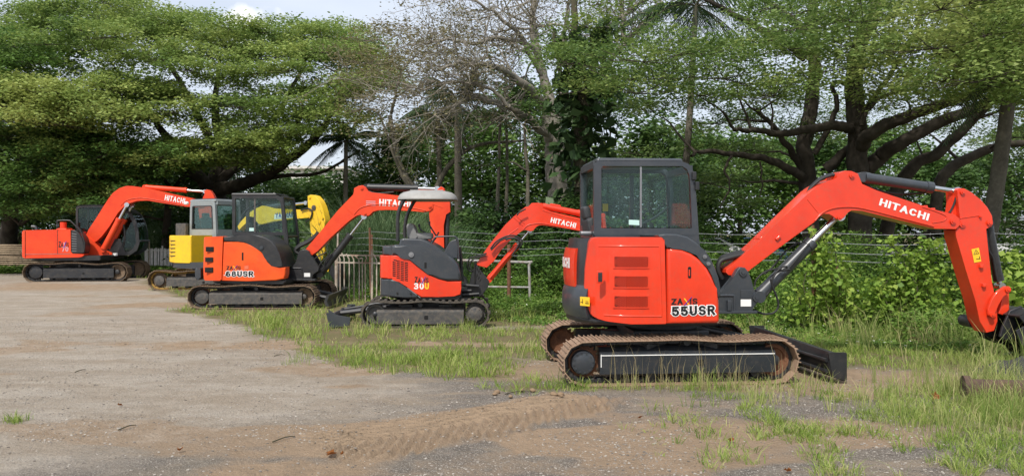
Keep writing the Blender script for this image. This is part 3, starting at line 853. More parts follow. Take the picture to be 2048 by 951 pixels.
    letter('lettering', 'HITACHI', d0, d1, .088, y0 - .002, M['white'], bo, .035, 1.05)
    # hard lines along the boom back
    bm = B()
    for k, dy in enumerate((-.02, .02, .06)):
        lp = fr.pts(Q([(215, 333 - 6 * k), (300, 250 - 6 * k), (408, 150 - 6 * k)], 1400, 320, 1.981), dy); pipe(bm, [(x, dy, z + .015) for x, z in lp], .013, smooth=0)
    for (x_, y_) in ((232, 318), (400, 158)):
        c_ = fr(1400 + x_ / 1.981, 320 + y_ / 1.981, 0); box(bm, (c_[0], .0, c_[1] + .02), (.05, .22, .05), Matrix.Rotation(R(-42), 4, 'Y'), bev=.008)
    obj('hydraulic_line', bm, M['red'], bo, smooth=50)
    bm = B()
    for k, dy in enumerate((-.07, -.02, .04, .09)):
        hp_ = fr.pts(Q([(88, 470), (72, 435), (82, 400 - 3 * k), (125, 385 - 4 * k), (180, 370 - 4 * k), (222, 340 - 3 * k)], 1400, 320, 1.981), dy)
        pipe(bm, [(x, dy, z) for x, z in hp_], .030)
    for k, dy in enumerate((-.06, .0, .05)):
        hp_ = fr.pts(Q([(412, 150 - 3 * k), (440, 110 - 3 * k), (480, 76 - 3 * k), (525, 60 - 2 * k), (548, 62)], 1400, 320, 1.981), dy)
        pipe(bm, [(x, dy, z) for x, z in hp_], .017)
    for k, dy in enumerate((.02, .07)):
        hp_ = fr.pts(Q([(640, 85), (690, 110 + 4 * k), (760, 128), (830, 130), (900, 125)], 1400, 320, 1.981), dy)
        pipe(bm, [(x, dy, z - .01) for x, z in hp_], .012)
    obj('hose_bundle', bm, M['rubber'], bo, smooth=60)
    # arm cylinder on the boom
    a0 = fr(1400 + 640 / 1.981, 320 + 68 / 1.981, -.01); a1 = fr(1400 + 1012 / 1.981, 320 + 124 / 1.981, -.01)
    cylinder_arm(root, 'arm_cylinder', (a0[0], -.01, a0[1]), (a1[0], -.01, a1[1]), .735, .066, .034, M['char'])
    # boom cylinder
    b0 = fr(1400 + 228 / 1.981, 320 + 540 / 1.981, -.02); b1 = fr(1400 + 545 / 1.981, 320 + 222 / 1.981, -.02)
    bc = cylinder_arm(root, 'boom_cylinder', (b0[0], -.02, b0[1]), (b1[0], -.02, b1[1]), .67, .075, .038, M['char'], .08)
    bm = B()
    t_ = fr.pts(Q([(350, 432), (440, 310), (390, 330), (300, 420)], 1400, 320, 1.981), -.10)
    gp = fr.pts(Q([(355, 432), (322, 436), (318, 428), (295, 455), (285, 490), (305, 545), (310, 580), (290, 605), (250, 608), (212, 592)], 1400, 320, 1.981), -.14)
    pipe(bm, [(x, -.14, z) for x, z in gp], .013)
    gp = fr.pts(Q([(318, 428), (262, 440), (225, 470), (215, 500)], 1400, 320, 1.981), -.10); pipe(bm, [(x, -.10, z) for x, z in gp], .012)
    gp = fr.pts(Q([(282, 470), (278, 510), (262, 535), (250, 530)], 1400, 320, 1.981), -.08); pipe(bm, [(x, -.08, z) for x, z in gp], .014)
    gp = fr.pts(Q([(318, 425), (340, 420), (352, 424), (430, 330)], 1400, 320, 1.981), -.09); pipe(bm, [(x, -.11, z) for x, z in gp], .010)
    gp = fr.pts(Q([(255, 452), (285, 425), (305, 402), (345, 355), (385, 327), (398, 332)], 1400, 320, 1.981), -.04); pipe(bm, [(x, -.04, z) for x, z in gp], .012)
    obj('hydraulic_hose', bm, M['rubber'], bc, smooth=60)
    # ---------------- arm
    y0, y1 = -.12, .11
    al = Q([(140, 128), (150, 118), (178, 120), (215, 140), (258, 175), (295, 215), (320, 260), (325, 300), (315, 318), (285, 325), (300, 440), (318, 600), (345, 720), (348, 800), (330, 850), (290, 860), (255, 800), (235, 700), (185, 540), (135, 370), (130, 335), (160, 300), (150, 235), (145, 180)], 1860, 330, 2.569)
    bm = B(); slab(bm, fr.pts(al, y0), y0, y1, bev=.008, seg=2); ar = obj('arm', bm, M['red'], root, smooth=30)
    bm = B()
    for (x_, y_) in ((258, 517), (272, 615)):
        c_ = fr(1860 + x_ / 2.569, 330 + y_ / 2.569, y0); box(bm, (c_[0], y0 - .015, c_[1]), (.05, .04, .045), bev=.006); box(bm, (c_[0] - .005, y0 - .03, c_[1] - .01), (.028, .02, .03), bev=.004)
    sm = fr.pts(Q([(152, 273), (250, 258)], 1860, 330, 2.569), y0); pipe(bm, [(x, y0 - .001, z) for x, z in sm], .007, smooth=0)
    obj('bracket', bm, M['red'], ar, smooth=40)
    for (x_, y_, r_) in ((163, 303, .04), (302, 296, .032), (165, 140, .03), (318, 765, .04), (256, 265, .015)):
        c_ = fr(1860 + x_ / 2.569, 330 + y_ / 2.569, y0); bolt(ar, c_[0], c_[1], y0, r_, M['red'])
    sq = fr.pts(Q([(212, 432), (250, 424), (262, 494), (226, 501)], 1860, 330, 2.569), y0)
    st = patch('warning_sticker', sq, y0 - .002, M['dyellow'], ar)
    bm = B()
    tri = fr.pts(Q([(223, 459), (250, 453), (234, 434)], 1860, 330, 2.569), y0)
    for a_, b_ in zip(tri, tri[1:] + tri[:1]): pipe(bm, [(a_[0], y0 - .006, a_[1]), (b_[0], y0 - .006, b_[1])], .003, smooth=0, n=4)
    for l in (((236, 482), (256, 480)), ((252, 468), (254, 482)), ((235, 444), (236, 452))):
        pp = fr.pts(Q(list(l), 1860, 330, 2.569), y0); pipe(bm, [(x, y0 - .006, z) for x, z in pp], .004, smooth=0, n=4)
    obj('warning_symbol', bm, M['dblack'], st, smooth=0)
    # clevis side ears where the boom nose sits, hoses inside
    bm = B(); e = fr.pts(Q([(105, 160), (142, 150), (145, 250), (90, 265)], 1860, 330, 2.569), 0)
    slab(bm, e, -.06, .06); obj('clevis', bm, M['red'], ar)
    bm = B()
    for k in range(3):
        hp_ = fr.pts(Q([(135, 140 + 10 * k), (118, 200), (95, 245)], 1860, 330, 2.569), -.05 + .05 * k); pipe(bm, [(x, -.07 + .06 * k, z) for x, z in hp_], .012)
    obj('hydraulic_hose', bm, M['rubber'], ar)
    # bucket cylinder, link, lever
    c0 = fr(1860 + 296 / 2.569, 330 + 300 / 2.569, 0); c1 = fr(1860 + 358 / 2.569, 330 + 620 / 2.569, 0)
    bcy = cylinder_arm(root, 'bucket_cylinder', (c0[0], 0, c0[1]), (c1[0], 0, c1[1]), .90, .055, .03, M['black'])
    bm = B(); hp_ = fr.pts(Q([(290, 335), (300, 430), (325, 480), (340, 560), (350, 600)], 1860, 330, 2.569), -.06); pipe(bm, [(x, -.06, z) for x, z in hp_], .014); obj('hydraulic_hose', bm, M['rubber'], bcy)
    lk = Q([(302, 770), (300, 735), (318, 690), (345, 650), (385, 622), (408, 622), (415, 640), (405, 658), (375, 672), (350, 715), (332, 770), (318, 780)], 1860, 330, 2.569)
    for ya in (.13, -.17):
        bm = B(); slab(bm, fr.pts(lk, -.17), ya, ya + .035, bev=.006); l1 = obj('bucket_link', bm, M['red'], root, smooth=40)
    for (x_, y_) in ((397, 638), (317, 766)):
        c_ = fr(1860 + x_ / 2.569, 330 + y_ / 2.569, -.17); bolt(l1, c_[0], c_[1], -.17, .035, M['red'])
    bm = B(); lk2 = fr.pts(Q([(372, 650), (398, 640), (400, 740), (370, 770), (345, 760)], 1860, 330, 2.569), -.05); slab(bm, lk2, -.08, .08, bev=.01)
    obj('push_link', bm, M['red'], l1)
    # bucket, curled under to the right with its lip in the grass
    P_ = lambda a: fr(1860 + a[0] / 2.569, 330 + a[1] / 2.569, 0)
    ctr = P_((400, 800))
    shellp = [P_(p) for p in ((350, 760), (400, 735), (480, 730), (560, 745), (640, 790), (680, 860), (660, 930), (600, 970), (520, 985))]
    bk_ = bucket(root, shellp, -.36, .36, M['black'], .022, tooth_at=(shellp[-1][0], max(shellp[-1][1], .06)), tooth_dir=(-1, -.1))
    for ya in (-.17, .13):
        bm = B(); slab(bm, [P_(p) for p in ((310, 870), (325, 820), (360, 740), (420, 715), (440, 760), (400, 880), (340, 890))], ya, ya + .035, bev=.008); obj('bucket_ear', bm, M['black'], bk_)
    for y_ in (-.37, .355):
        bm = B(); slab(bm, [P_(p) for p in ((330, 830), (430, 780), (520, 800), (560, 880), (520, 950), (430, 930), (360, 900))], y_, y_ + .018, bev=.006); obj('wear_plate', bm, M['black'], bk_)
    # rounded far lip seen left of the arm tip
    bm = B(); c_ = P_((252, 808)); cyl(bm, (c_[0], .10, c_[1]), (c_[0], .30, c_[1]), .075, n=18); box(bm, (c_[0] + .12, .2, c_[1] - .02), (.24, .12, .10), bev=.03); obj('bucket_hook', bm, M['black'], bk_)

    # ---------------- cab
    cb = obj('cab', cab_frame(fr), M['char'], root, smooth=40)
    yn = -.10; yf = .90
    win = fr.pts([(1205, 334), (1366, 334), (1375, 341), (1378, 358), (1382, 454), (1205, 454)], yn)
    patch('side_window', win, yn + .02, M['glass'], cb, .006)
    xs = [p[0] for p in win]; zs = [p[1] for p in win]
    xm = fr(1282, 400, yn)[0]
    bm = B(); box(bm, (xm, yn + .012, (min(zs) + max(zs)) / 2), (.022, .012, max(zs) - min(zs))); obj('window_divider', bm, M['steel'], cb, smooth=0)
    st = fr.pts([(1258, 439), (1279, 440), (1279, 450), (1258, 449)], yn); patch('sticker', st, yn + .012, M['cyan'], cb)
    st = fr.pts([(1245, 410), (1252, 410), (1252, 423), (1245, 423)], yf)
    x0 = fr(1189, 400, yn)[0]; x1 = fr(1395, 400, yn)[0]
    patch('sticker', [(xm - .27, 1.93), (xm - .20, 1.93), (xm - .20, 2.03), (xm - .27, 2.03)], yf - .03, M['dyellow'], cb)
    # far door window, rear and front windows
    patch('door_window', [(p[0], p[1]) for p in win], yf - .02, M['glass'], cb, .006)
    bm = B(); ring_slab(bm, [(p[0] - .04 if p[0] < xm else p[0] + .04, p[1] + (.04 if p[1] > 2 else -.04)) for p in win], win, yf - .03, yf)
    box(bm, (xm + .12, yf - .015, 1.75), (.05, .03, 1.3)); obj('cab_door', bm, M['char'], cb, smooth=30)
    for nm, x, zb in (('rear_window', x0 + .03, 1.72), ('front_window', x1 - .06, 1.35)):
        bm = B(); box(bm, (x, (yn + yf) / 2, (zb + 2.42) / 2), (.008, yf - yn - .16, 2.42 - zb), Matrix.Identity(4)); obj(nm, bm, M['glass'], cb, smooth=0)
    seat(cb, xm - .28, .40, 1.20, M['seat']); levers(cb, xm + .12, .40, 1.42, M['black'])
    bm = B(); box(bm, (xm + .45, .1, 1.45), (.12, .2, .45), bev=.03); box(bm, (xm - .3, .02, 1.45), (.5, .14, .28), bev=.04); obj('console', bm, M['seat'], cb)
    bm = B(); box(bm, (xm - .22, .68, 1.62), (.12, .03, .16), Matrix.Rotation(R(45), 4, 'Y')); obj('orange_bag', bm, M['ovest'], cb)
    bm = B(); pipe(bm, [(xm + .1, .6, 1.72), (xm + .35, .55, 1.85), (xm + .5, .5, 1.98)], .014); pipe(bm, [(xm + .15, .62, 1.60), (xm + .5, .6, 1.72)], .012); obj('grab_rail', bm, M['steel'], cb)
    bm = B(); box(bm, (xm + .60, .60, 1.62), (.12, .05, .14), Matrix.Rotation(R(20), 4, 'Y'), bev=.02); obj('orange_cloth', bm, M['ovest'], cb)
    # grab bar, hinges
    bm = B()
    for (x_, y_) in ((1387, 352), (1393, 372)):
        c_ = fr(x_, y_, yn); box(bm, (c_[0], yn - .02, c_[1]), (.05, .05, .10), bev=.01)
    obj('hinge', bm, M['black'], cb)
    # small work light on rear deck
    c_ = fr(1166, 466, .1); bm = B(); box(bm, (c_[0] + .03, .1, c_[1]), (.14, .16, .05), bev=.02); lt = obj('rear_lamp', bm, M['steel'], root)
    return root

def cab_frame(fr):
    yn, yf = -.10, .90
    outer = [(1188, 470), (1188, 330), (1196, 321), (1280, 320), (1360, 321), (1378, 328), (1388, 345), (1391, 370), (1398, 470), (1340, 470)]
    inner = [(1203, 456), (1203, 336), (1206, 332), (1280, 332), (1364, 332), (1374, 338), (1379, 350), (1381, 372), (1384, 456), (1340, 456)]
    bm = B()
    o = fr.pts(outer, yn); i = fr.pts(inner, yn)
    ring_slab(bm, o, i, yn, yn + .07)
    ring_slab(bm, o, i, yf - .07, yf)
    # lower cab wall
    low = fr.pts([(1190, 470), (1398, 470), (1401, 500), (1401, 560), (1300, 560), (1190, 500)], yn)
    slab(bm, low, yn + .004, yn + .05); 
    slab(bm, low, yf - .05, yf)
    slab(bm, [(low[0][0], 1.0), (low[2][0], 1.0), (low[2][0], 1.08), (low[0][0], 1.08)], yn + .05, yf - .05)
    # roof with rounded edge, rear/front cross members
    x0, x1 = o[2][0] - .01, o[4][0] + .03; zt = o[2][1]
    box(bm, ((x0 + x1) / 2, (yn + yf) / 2, zt + .0), (x1 - x0 + .02, yf - yn - .0, .07), bev=.03, seg=3)
    xr_ = o[0][0]
    box(bm, (xr_ + .03, (yn + yf) / 2, 1.66), (.06, yf - yn - .1, .16)); box(bm, (xr_ + .03, (yn + yf) / 2, 2.46), (.06, yf - yn - .1, .08))
    xf = o[8][0]; box(bm, (xf - .05, (yn + yf) / 2, 1.30), (.06, yf - yn - .1, .35)); box(bm, (o[6][0] - .03, (yn + yf) / 2, 2.42), (.06, yf - yn - .1, .08))
    return bm
# ------------------------------------------------------------------ machine 2: orange excavator with black cab
def plan_hull(name, root, rear, front, yn, yf, z0, z1, mat, bev=.03, rc=.35, smooth=40):
    """house block seen from above: rounded at the rear corners"""
    pl = rnd2([(front, yn), (rear, yn), (rear, yf), (front, yf)], [.05, rc * 2.2, rc * 2.2, .05], 8)
    bm = B(); a = [bm.verts.new((x, y, z0)) for x, y in pl]; b2 = [bm.verts.new((x, y, z1)) for x, y in pl]; n = len(pl)
    for i in range(n): bm.faces.new((a[i], a[(i + 1) % n], b2[(i + 1) % n], b2[i]))
    fa = bm.faces.new(a[::-1]); fb = bm.faces.new(b2)
    if bev: bmesh.ops.bevel(bm, geom=list(fa.edges) + list(fb.edges), offset=bev, segments=3, profile=.5, affect='EDGES', clamp_overlap=True)
    return obj(name, bm, mat, root, smooth=smooth)

def loc_pts(fr, zoom, pts, lat): return fr.pts(Q(pts, *zoom), lat)

def tail_curve(bm, rear, yn, rc=.45, k=.45):
    """ease a near-side panel round the rear corner"""
    ks = sorted({round(rear + rc * (i + 1) / 7, 3) for i in range(7)} | {round(v.co.x, 3) for v in bm.verts if v.co.x < rear + rc})
    ks = [k for i, k in enumerate(ks) if i == 0 or k - ks[i - 1] > .003]
    for k_ in ks:
        g = bm.verts[:] + bm.edges[:] + bm.faces[:]
        bmesh.ops.bisect_plane(bm, geom=g, plane_co=(k_, 0, 0), plane_no=(1, 0, 0))
    for v in bm.verts:
        u = (rear + rc - v.co.x) / rc
        if u > 0 and v.co.y < yn + .5: v.co.y += k * (1 - math.sqrt(max(0.0, 1 - min(u, 1) ** 2)))

def build_orange():
    X, Y, yaw = -5.66, 17.75, R(1.0)
    fr = Frame(X, Y, yaw); root = empty('excavator', (X, Y, 0), yaw)
    tag(root, 'orange excavator lettered 68USR with red boom, black framed cab and earthy steel tracks', 'excavator', 'excavators parked in a row')
    Z6 = (360, 370, 3.656); Z4 = (340, 340, 2.973)
    L = lambda pts, lat, z=Z6: loc_pts(fr, z, pts, lat)
    yo = -1.08; w = .45; yc = yo + w / 2
    xl = fr(375, 598, yo)[0]; xr = fr(630, 598, yo)[0]
    loop = track_loop(xl, xr, .485, sag=((.20, .12, .015), (.45, .12, -.02), (.72, .12, .03)))
    for s in (-1, 1):
        y = yc if s < 0 else -yc
        steel_track(root, loop, y, w, 40, M['shoe2'], M['frameblack'])
        f = side_frame(root, xl + .44, xr - .30, .10, .33, y, w, M['framegrey'], s)
        wheel(f, 'sprocket', xl + .26, .25, .20, y - .06, y + .06, M['rust'], 21, M['framegrey'], .16, 0, s)
        wheel(f, 'idler', xr - .27, .25, .19, y - .07, y + .07, M['shoe2'], 0, M['framegrey'], .06, 0, s)
    bm = B(); box(bm, (0, 0, .42), (1.0, 1.0, .2), bev=.03); box(bm, (-.45, 0, .36), (.3, 1.5, .15), bev=.02); box(bm, (.45, 0, .36), (.3, 1.5, .15), bev=.02)
    cyl(bm, (0, 0, .5), (0, 0, .62), .45, n=36); obj('chassis', bm, M['frameblack'], root)
    # blade at the front
    bm = B(); xb = xr + .22
    sec = lambda yy: [(xb, yy, .06), (xb + .08, yy, .04), (xb + .03, yy, .15), (xb + .08, yy, .29), (xb + .02, yy, .29), (xb - .03, yy, .15)]
    loft(bm, [sec(-1.05), sec(1.05)]); bl = obj('dozer_blade', bm, M['frameblack'], root, smooth=40)
    for s in (-.4, .4):
        bm = B(); pipe(bm, [(.5, s, .36), (xb, s, .16)], .05, smooth=0); obj('blade_arm', bm, M['frameblack'], bl)
    yn = -1.0
    rear = fr(402, 540, yn)[0]; front = fr(570, 540, yn)[0]
    zb = fr(450, 563, yn)[1]; zt = fr(430, 473, yn)[1]
    plan_hull('turntable_deck', root, rear + .04, front, yn + .02, 1.0, zb - .05, zb + .03, M['black'])
    plan_hull('engine_bay', root, rear + .03, fr(520, 500, yn)[0], yn + .05, 1.0, zb + .02, zt - .03, M['black'], rc=.42)
    rp = L([(165, 378), (318, 373), (312, 520), (307, 697), (165, 696), (150, 670), (148, 600), (152, 500)], yn)
    bm = B(); slab(bm, rnd2(rp, .03), yn - .03, yn + .3, bev=.03, seg=3); tail_curve(bm, rear, yn - .03, .35, .20)
    dr = obj('radiator_door', bm, M['orange'], root, smooth=50)
    for a, b, c, d in ((175, 247, 450, 485), (171, 243, 527, 561), (169, 243, 600, 637)):
        q = L([(a, d), (b, d), (b, c), (a, c)], yn)
        bm = B(); pts = [(x, z) for x, z in q]; n0 = .018
        ctr = Vector((sum(p[0] for p in pts) / 4, 0, sum(p[1] for p in pts) / 4))
        box(bm, (ctr.x + .03, yn - .026, ctr.z), (q[1][0] - q[0][0] - .04, .03, q[2][1] - q[1][1]), bev=.008)
        sl = obj('air_slot', bm, M['hole'], dr)
        bm = B()
        for k in (-1, 0, 1): box(bm, (ctr.x + .03, yn - .044, ctr.z + k * .035), (q[1][0] - q[0][0] - .08, .008, .008), Matrix.Identity(4))
        obj('louvre', bm, M['frameblack'], sl, smooth=0)
    cp = L([(322, 415), (420, 414), (470, 420), (520, 435), (560, 458), (595, 490), (620, 520), (640, 560), (652, 585), (668, 600), (700, 608), (776, 600), (774, 650), (765, 684), (700, 697), (500, 700), (310, 698)], yn)
    bm = B(); slab(bm, cp, yn - .035, yn + .3, bev=.03, seg=3); cv = obj('side_cover', bm, M['orange'], root, smooth=50)
    s0 = L([(462, 520)], yn)[0]; bm = B(); box(bm, (s0[0], yn - .035, s0[1]), (.035, .012, .17), bev=.005); obj('door_handle', bm, M['hole'], cv)
    p0, p1 = L([(345, 618), (448, 618)], yn); zaxis(cv, (p0, p1), .085, yn - .038)
    p0, p1 = L([(340, 668), (541, 668)], yn); outlined(cv, '68USR', p0, p1, .125, yn - .037, 1.05)
    q = L([(475, 615), (505, 612), (505, 585), (475, 590)], yn); patch('faded_mark', q, yn - .038, surf('faded_patch', (.72, .15, .07), .6), cv, .001)
    tr_o = [(322, 377), (420, 368), (520, 362), (580, 366), (630, 382), (675, 410), (705, 445), (728, 495), (742, 545), (758, 600)]
    tr_i = [(322, 412), (420, 410), (475, 416), (525, 430), (565, 454), (600, 487), (626, 520), (646, 562), (660, 590), (690, 606)]
    bm = B(); slab(bm, L(tr_o + tr_i[::-1], yn), yn - .03, .05, bev=.03, seg=3); tr = obj('arched_trim', bm, M['black'], root, smooth=50)
    c_ = L([(600, 457)], yn)[0]; bolt(tr, c_[0], c_[1], yn - .03, .04, M['char'], 'cap')
    bm = B(); q = L([(108, 605), (150, 600), (152, 692), (112, 697)], yn + .25); slab(bm, rnd2(q, .05), -.75, .75, bev=.04); obj('counterweight', bm, M['char'], root)
    # swing bracket
    yb = -.30
    bp = L([(775, 606), (830, 592), (852, 560), (860, 500), (880, 474), (915, 468), (942, 482), (958, 520), (990, 565), (1015, 600), (1010, 630), (968, 650), (965, 690), (775, 697)], yb)
    bm = B(); slab(bm, bp, yb, yb + .1, bev=.012); slab(bm, bp, .14, .24, bev=.012)
    bk = obj('swing_bracket', bm, M['black'], root, smooth=40)
    bm = B(); c_ = L([(870, 692)], yb)[0]; box(bm, (c_[0] - .1, -.03, c_[1]), (.95, .62, .04), bev=.01)
    pipe(bm, [(x, yb - .004, z) for x, z in L([(775, 606), (880, 606), (890, 618), (890, 690)], yb)], .014, smooth=2)
    obj('base_flange', bm, M['frameblack'], bk)
    q = L([(908, 641), (952, 641), (952, 669), (908, 669)], yb); patch('paper_plate', q, yb - .004, M['white'], bk)
    # boom
    y0, y1 = -.16, .13
    bl = [(800, 478), (890, 370), (1000, 237), (1060, 175), (1092, 145), (1094, 108), (1120, 94), (1145, 90), (1165, 102), (1178, 126), (1200, 134), (1350, 150), (1450, 165), (1540, 185), (1563, 198), (1563, 228), (1545, 243), (1500, 250), (1440, 243), (1300, 236), (1235, 236), (1205, 245), (1185, 270), (1155, 274), (1130, 262), (1105, 270), (1060, 305), (950, 405), (880, 478), (845, 506), (825, 500)]
    bm = B(); slab(bm, L(bl, y0, Z4), y0, y1, bev=.008); bo = obj('boom', bm, M['tomato'], root, smooth=30)
    bm = B()
    pipe(bm, [(x, y0 - .003, z) for x, z in L([(1095, 262), (1130, 225), (1200, 205), (1300, 205), (1430, 222), (1520, 240)], y0, Z4)], .012, smooth=3)
    pipe(bm, [(x, y0, z) for x, z in L([(1030, 205), (1085, 262)], y0, Z4)], .006, smooth=0)
    obj('weld_rib', bm, M['tomato'], bo)
    for p, r_ in (((1140, 108), .035), ((1545, 215), .04), ((1160, 258), .03)):
        c_ = L([p], y0, Z4)[0]; bolt(bo, c_[0], c_[1], y0, r_, M['tomato'])
    a_, b_ = L([(1243, 210), (1430, 220)], y0, Z4); letter('lettering', 'HITACHI', a_, b_, .15, y0 - .003, M['white'], bo, .035, 1.05)
    for k in range(3):
        q = L([(1166, 182 + 11 * k), (1222, 184 + 11 * k), (1222, 189 + 11 * k), (1166, 187 + 11 * k)], y0, Z4); patch('stripe_mark', [(x, z) for x, z in q], y0 - .003, M['pink'] if k != 1 else M['pink'], bo, .002)
    bm = B()
    for k, dy in enumerate((-.08, -.02, .05)):
        h_ = L([(770, 500), (745, 480 - 4 * k), (770, 455 - 5 * k), (820, 430 - 5 * k), (860, 400 - 5 * k), (880, 375 - 4 * k)], dy, Z4); pipe(bm, [(x, dy, z) for x, z in h_], .035)
    obj('hose_bundle', bm, M['rubber'], bo, smooth=60)
    a_, b_ = L([(1168, 102), (1590, 112)], 0, Z4); cylinder_arm(root, 'arm_cylinder', (a_[0], 0, a_[1]), (b_[0], 0, b_[1]), .72, .08, .04, M['black'])
    bm = B(); h_ = L([(1165, 120), (1230, 138), (1330, 130)], -.06, Z4); pipe(bm, [(x, -.06, z) for x, z in h_], .02); obj('hydraulic_hose', bm, M['rubber'], bo)
    a_ = fr(641, 548, -.02); b_ = fr(729, 433, -.02); bc = cylinder_arm(root, 'boom_cylinder', (a_[0], -.02, a_[1]), (b_[0], -.02, b_[1]), .68, .08, .036, M['black'], .09)
    bm = B()
    for pts in ([(1010, 600), (1040, 560), (1080, 520), (1100, 480)], [(960, 640), (1010, 635), (1050, 600), (1060, 560), (1110, 500)], [(985, 540), (1010, 520), (1070, 490)]):
        h_ = L(pts, -.15); pipe(bm, [(x, -.15, z) for x, z in h_], .016)
    obj('hydraulic_hose', bm, M['rubber'], bc)
    al = [(1530, 190), (1560, 176), (1592, 112), (1612, 97), (1632, 108), (1642, 178), (1664, 182), (1666, 250), (1640, 262), (1625, 330), (1628, 480), (1660, 640), (1640, 700), (1590, 690), (1565, 480), (1548, 330), (1540, 250)]
    bm = B(); slab(bm, L(al, -.13, Z4), -.13, .12, bev=.008); ar = obj('arm', bm, M['tomato'], root, smooth=30)
    bm = B(); pipe(bm, [(x, -.131, z) for x, z in L([(1545, 195), (1620, 222)], -.13, Z4)], .008, smooth=0); obj('weld_rib', bm, M['tomato'], ar)
    a_, b_ = L([(1650, 262), (1638, 520)], 0, Z4); cylinder_arm(root, 'bucket_cylinder', (a_[0], 0, a_[1]), (b_[0], 0, b_[1]), .9, .06, .03, M['black'])
    q = [L([p], 0, Z4)[0] for p in ((1640, 620), (1690, 600), (1760, 640), (1790, 720), (1760, 790), (1700, 810), (1640, 800))]
    bucket(root, q, -.32, .32, M['black'], .02, tooth_at=(q[-1][0], max(.05, q[-1][1])), tooth_dir=(-1, -.1))
    # cab
    yn, yf = -.05, .98
    outer = L([(382, 366), (380, 72), (470, 69), (600, 69), (700, 71), (732, 84), (752, 108), (760, 150), (772, 366), (590, 366)], yn)
    inner = L([(404, 342), (404, 98), (470, 95), (600, 95), (692, 96), (718, 106), (732, 124), (738, 150), (750, 342), (590, 342)], yn)
    bm = B(); ring_slab(bm, outer, inner, yn, yn + .07); ring_slab(bm, outer, inner, yf - .07, yf)
    # lower door frame, reaching down to the deck
    lo = L([(560, 352), (772, 352), (795, 560), (700, 560), (560, 420)], yn); li = L([(640, 366), (756, 366), (768, 464), (715, 440), (650, 400)], yn)
    ring_slab(bm, lo, li, yn + .004, yn + .06); ring_slab(bm, lo, li, yf - .06, yf - .004)
    box(bm, ((outer[1][0] + outer[4][0]) / 2, (yn + yf) / 2, outer[2][1] + .0), (outer[4][0] - outer[1][0] + .04, yf - yn + .02, .07), bev=.03)
    xr0 = outer[0][0] + .03; box(bm, (xr0, (yn + yf) / 2, outer[0][1]), (.06, yf - yn - .15, .18))
    xf0 = outer[8][0] + .02
    # front frame: runs across the machine
    zt_ = outer[2][1]; zb_ = lo[2][1]
    tops = (outer[6][0] - .02, zt_ - .06); mid = (outer[8][0] + .02, outer[8][1]); bot = (lo[2][0] - .02, zb_)
    for ya in (yn + .035, yf - .035): pipe(bm, [(tops[0], ya, tops[1]), (mid[0], ya, mid[1]), (bot[0], ya, bot[1])], .035, smooth=0)
    for p in (tops, (mid[0] - .0, mid[1] - .03), bot): pipe(bm, [(p[0], yn + .03, p[1]), (p[0], yf - .03, p[1])], .03, smooth=0)
    cb = obj('cab', bm, M['black'], root, smooth=40)
    patch('side_window', inner, yn + .03, M['glass'], cb, .006); patch('lower_window', li, yn + .03, M['glass_dark'], cb, .006)
    patch('door_window', inner, yf - .03, M['glass'], cb, .006)
    for nm, a, b in (('front_window', tops, mid), ('lower_front_window', mid, bot)):
        bm = B(); v = [bm.verts.new(p) for p in ((a[0], yn + .05, a[1]), (a[0], yf - .05, a[1]), (b[0], yf - .05, b[1]), (b[0], yn + .05, b[1]))]; bm.faces.new(v); bmesh.ops.solidify(bm, geom=bm.faces[:], thickness=.006)
        obj(nm, bm, M['glass_dark'], cb, smooth=0)
    bm = B(); c_ = L([(545, 220)], yn)[0]; box(bm, (c_[0], yn + .02, (inner[0][1] + inner[1][1]) / 2), (.04, .02, inner[1][1] - inner[0][1])); obj('window_divider', bm, M['framegrey'], cb, smooth=0)
    seat(cb, c_[0] + .05, .5, 1.25, M['seat']); levers(cb, c_[0] + .5, .5, 1.4, M['black'])
    q = L([(505, 312), (545, 312), (545, 335), (505, 335)], yn); patch('sticker', q, yn + .015, M['cyan'], cb)
    bm = B(); h_ = L([(440, 260), (470, 200), (560, 140), (600, 135)], .6); pipe(bm, [(x, .6, z) for x, z in h_], .02); obj('cab_rail', bm, M['black'], cb)
    return root

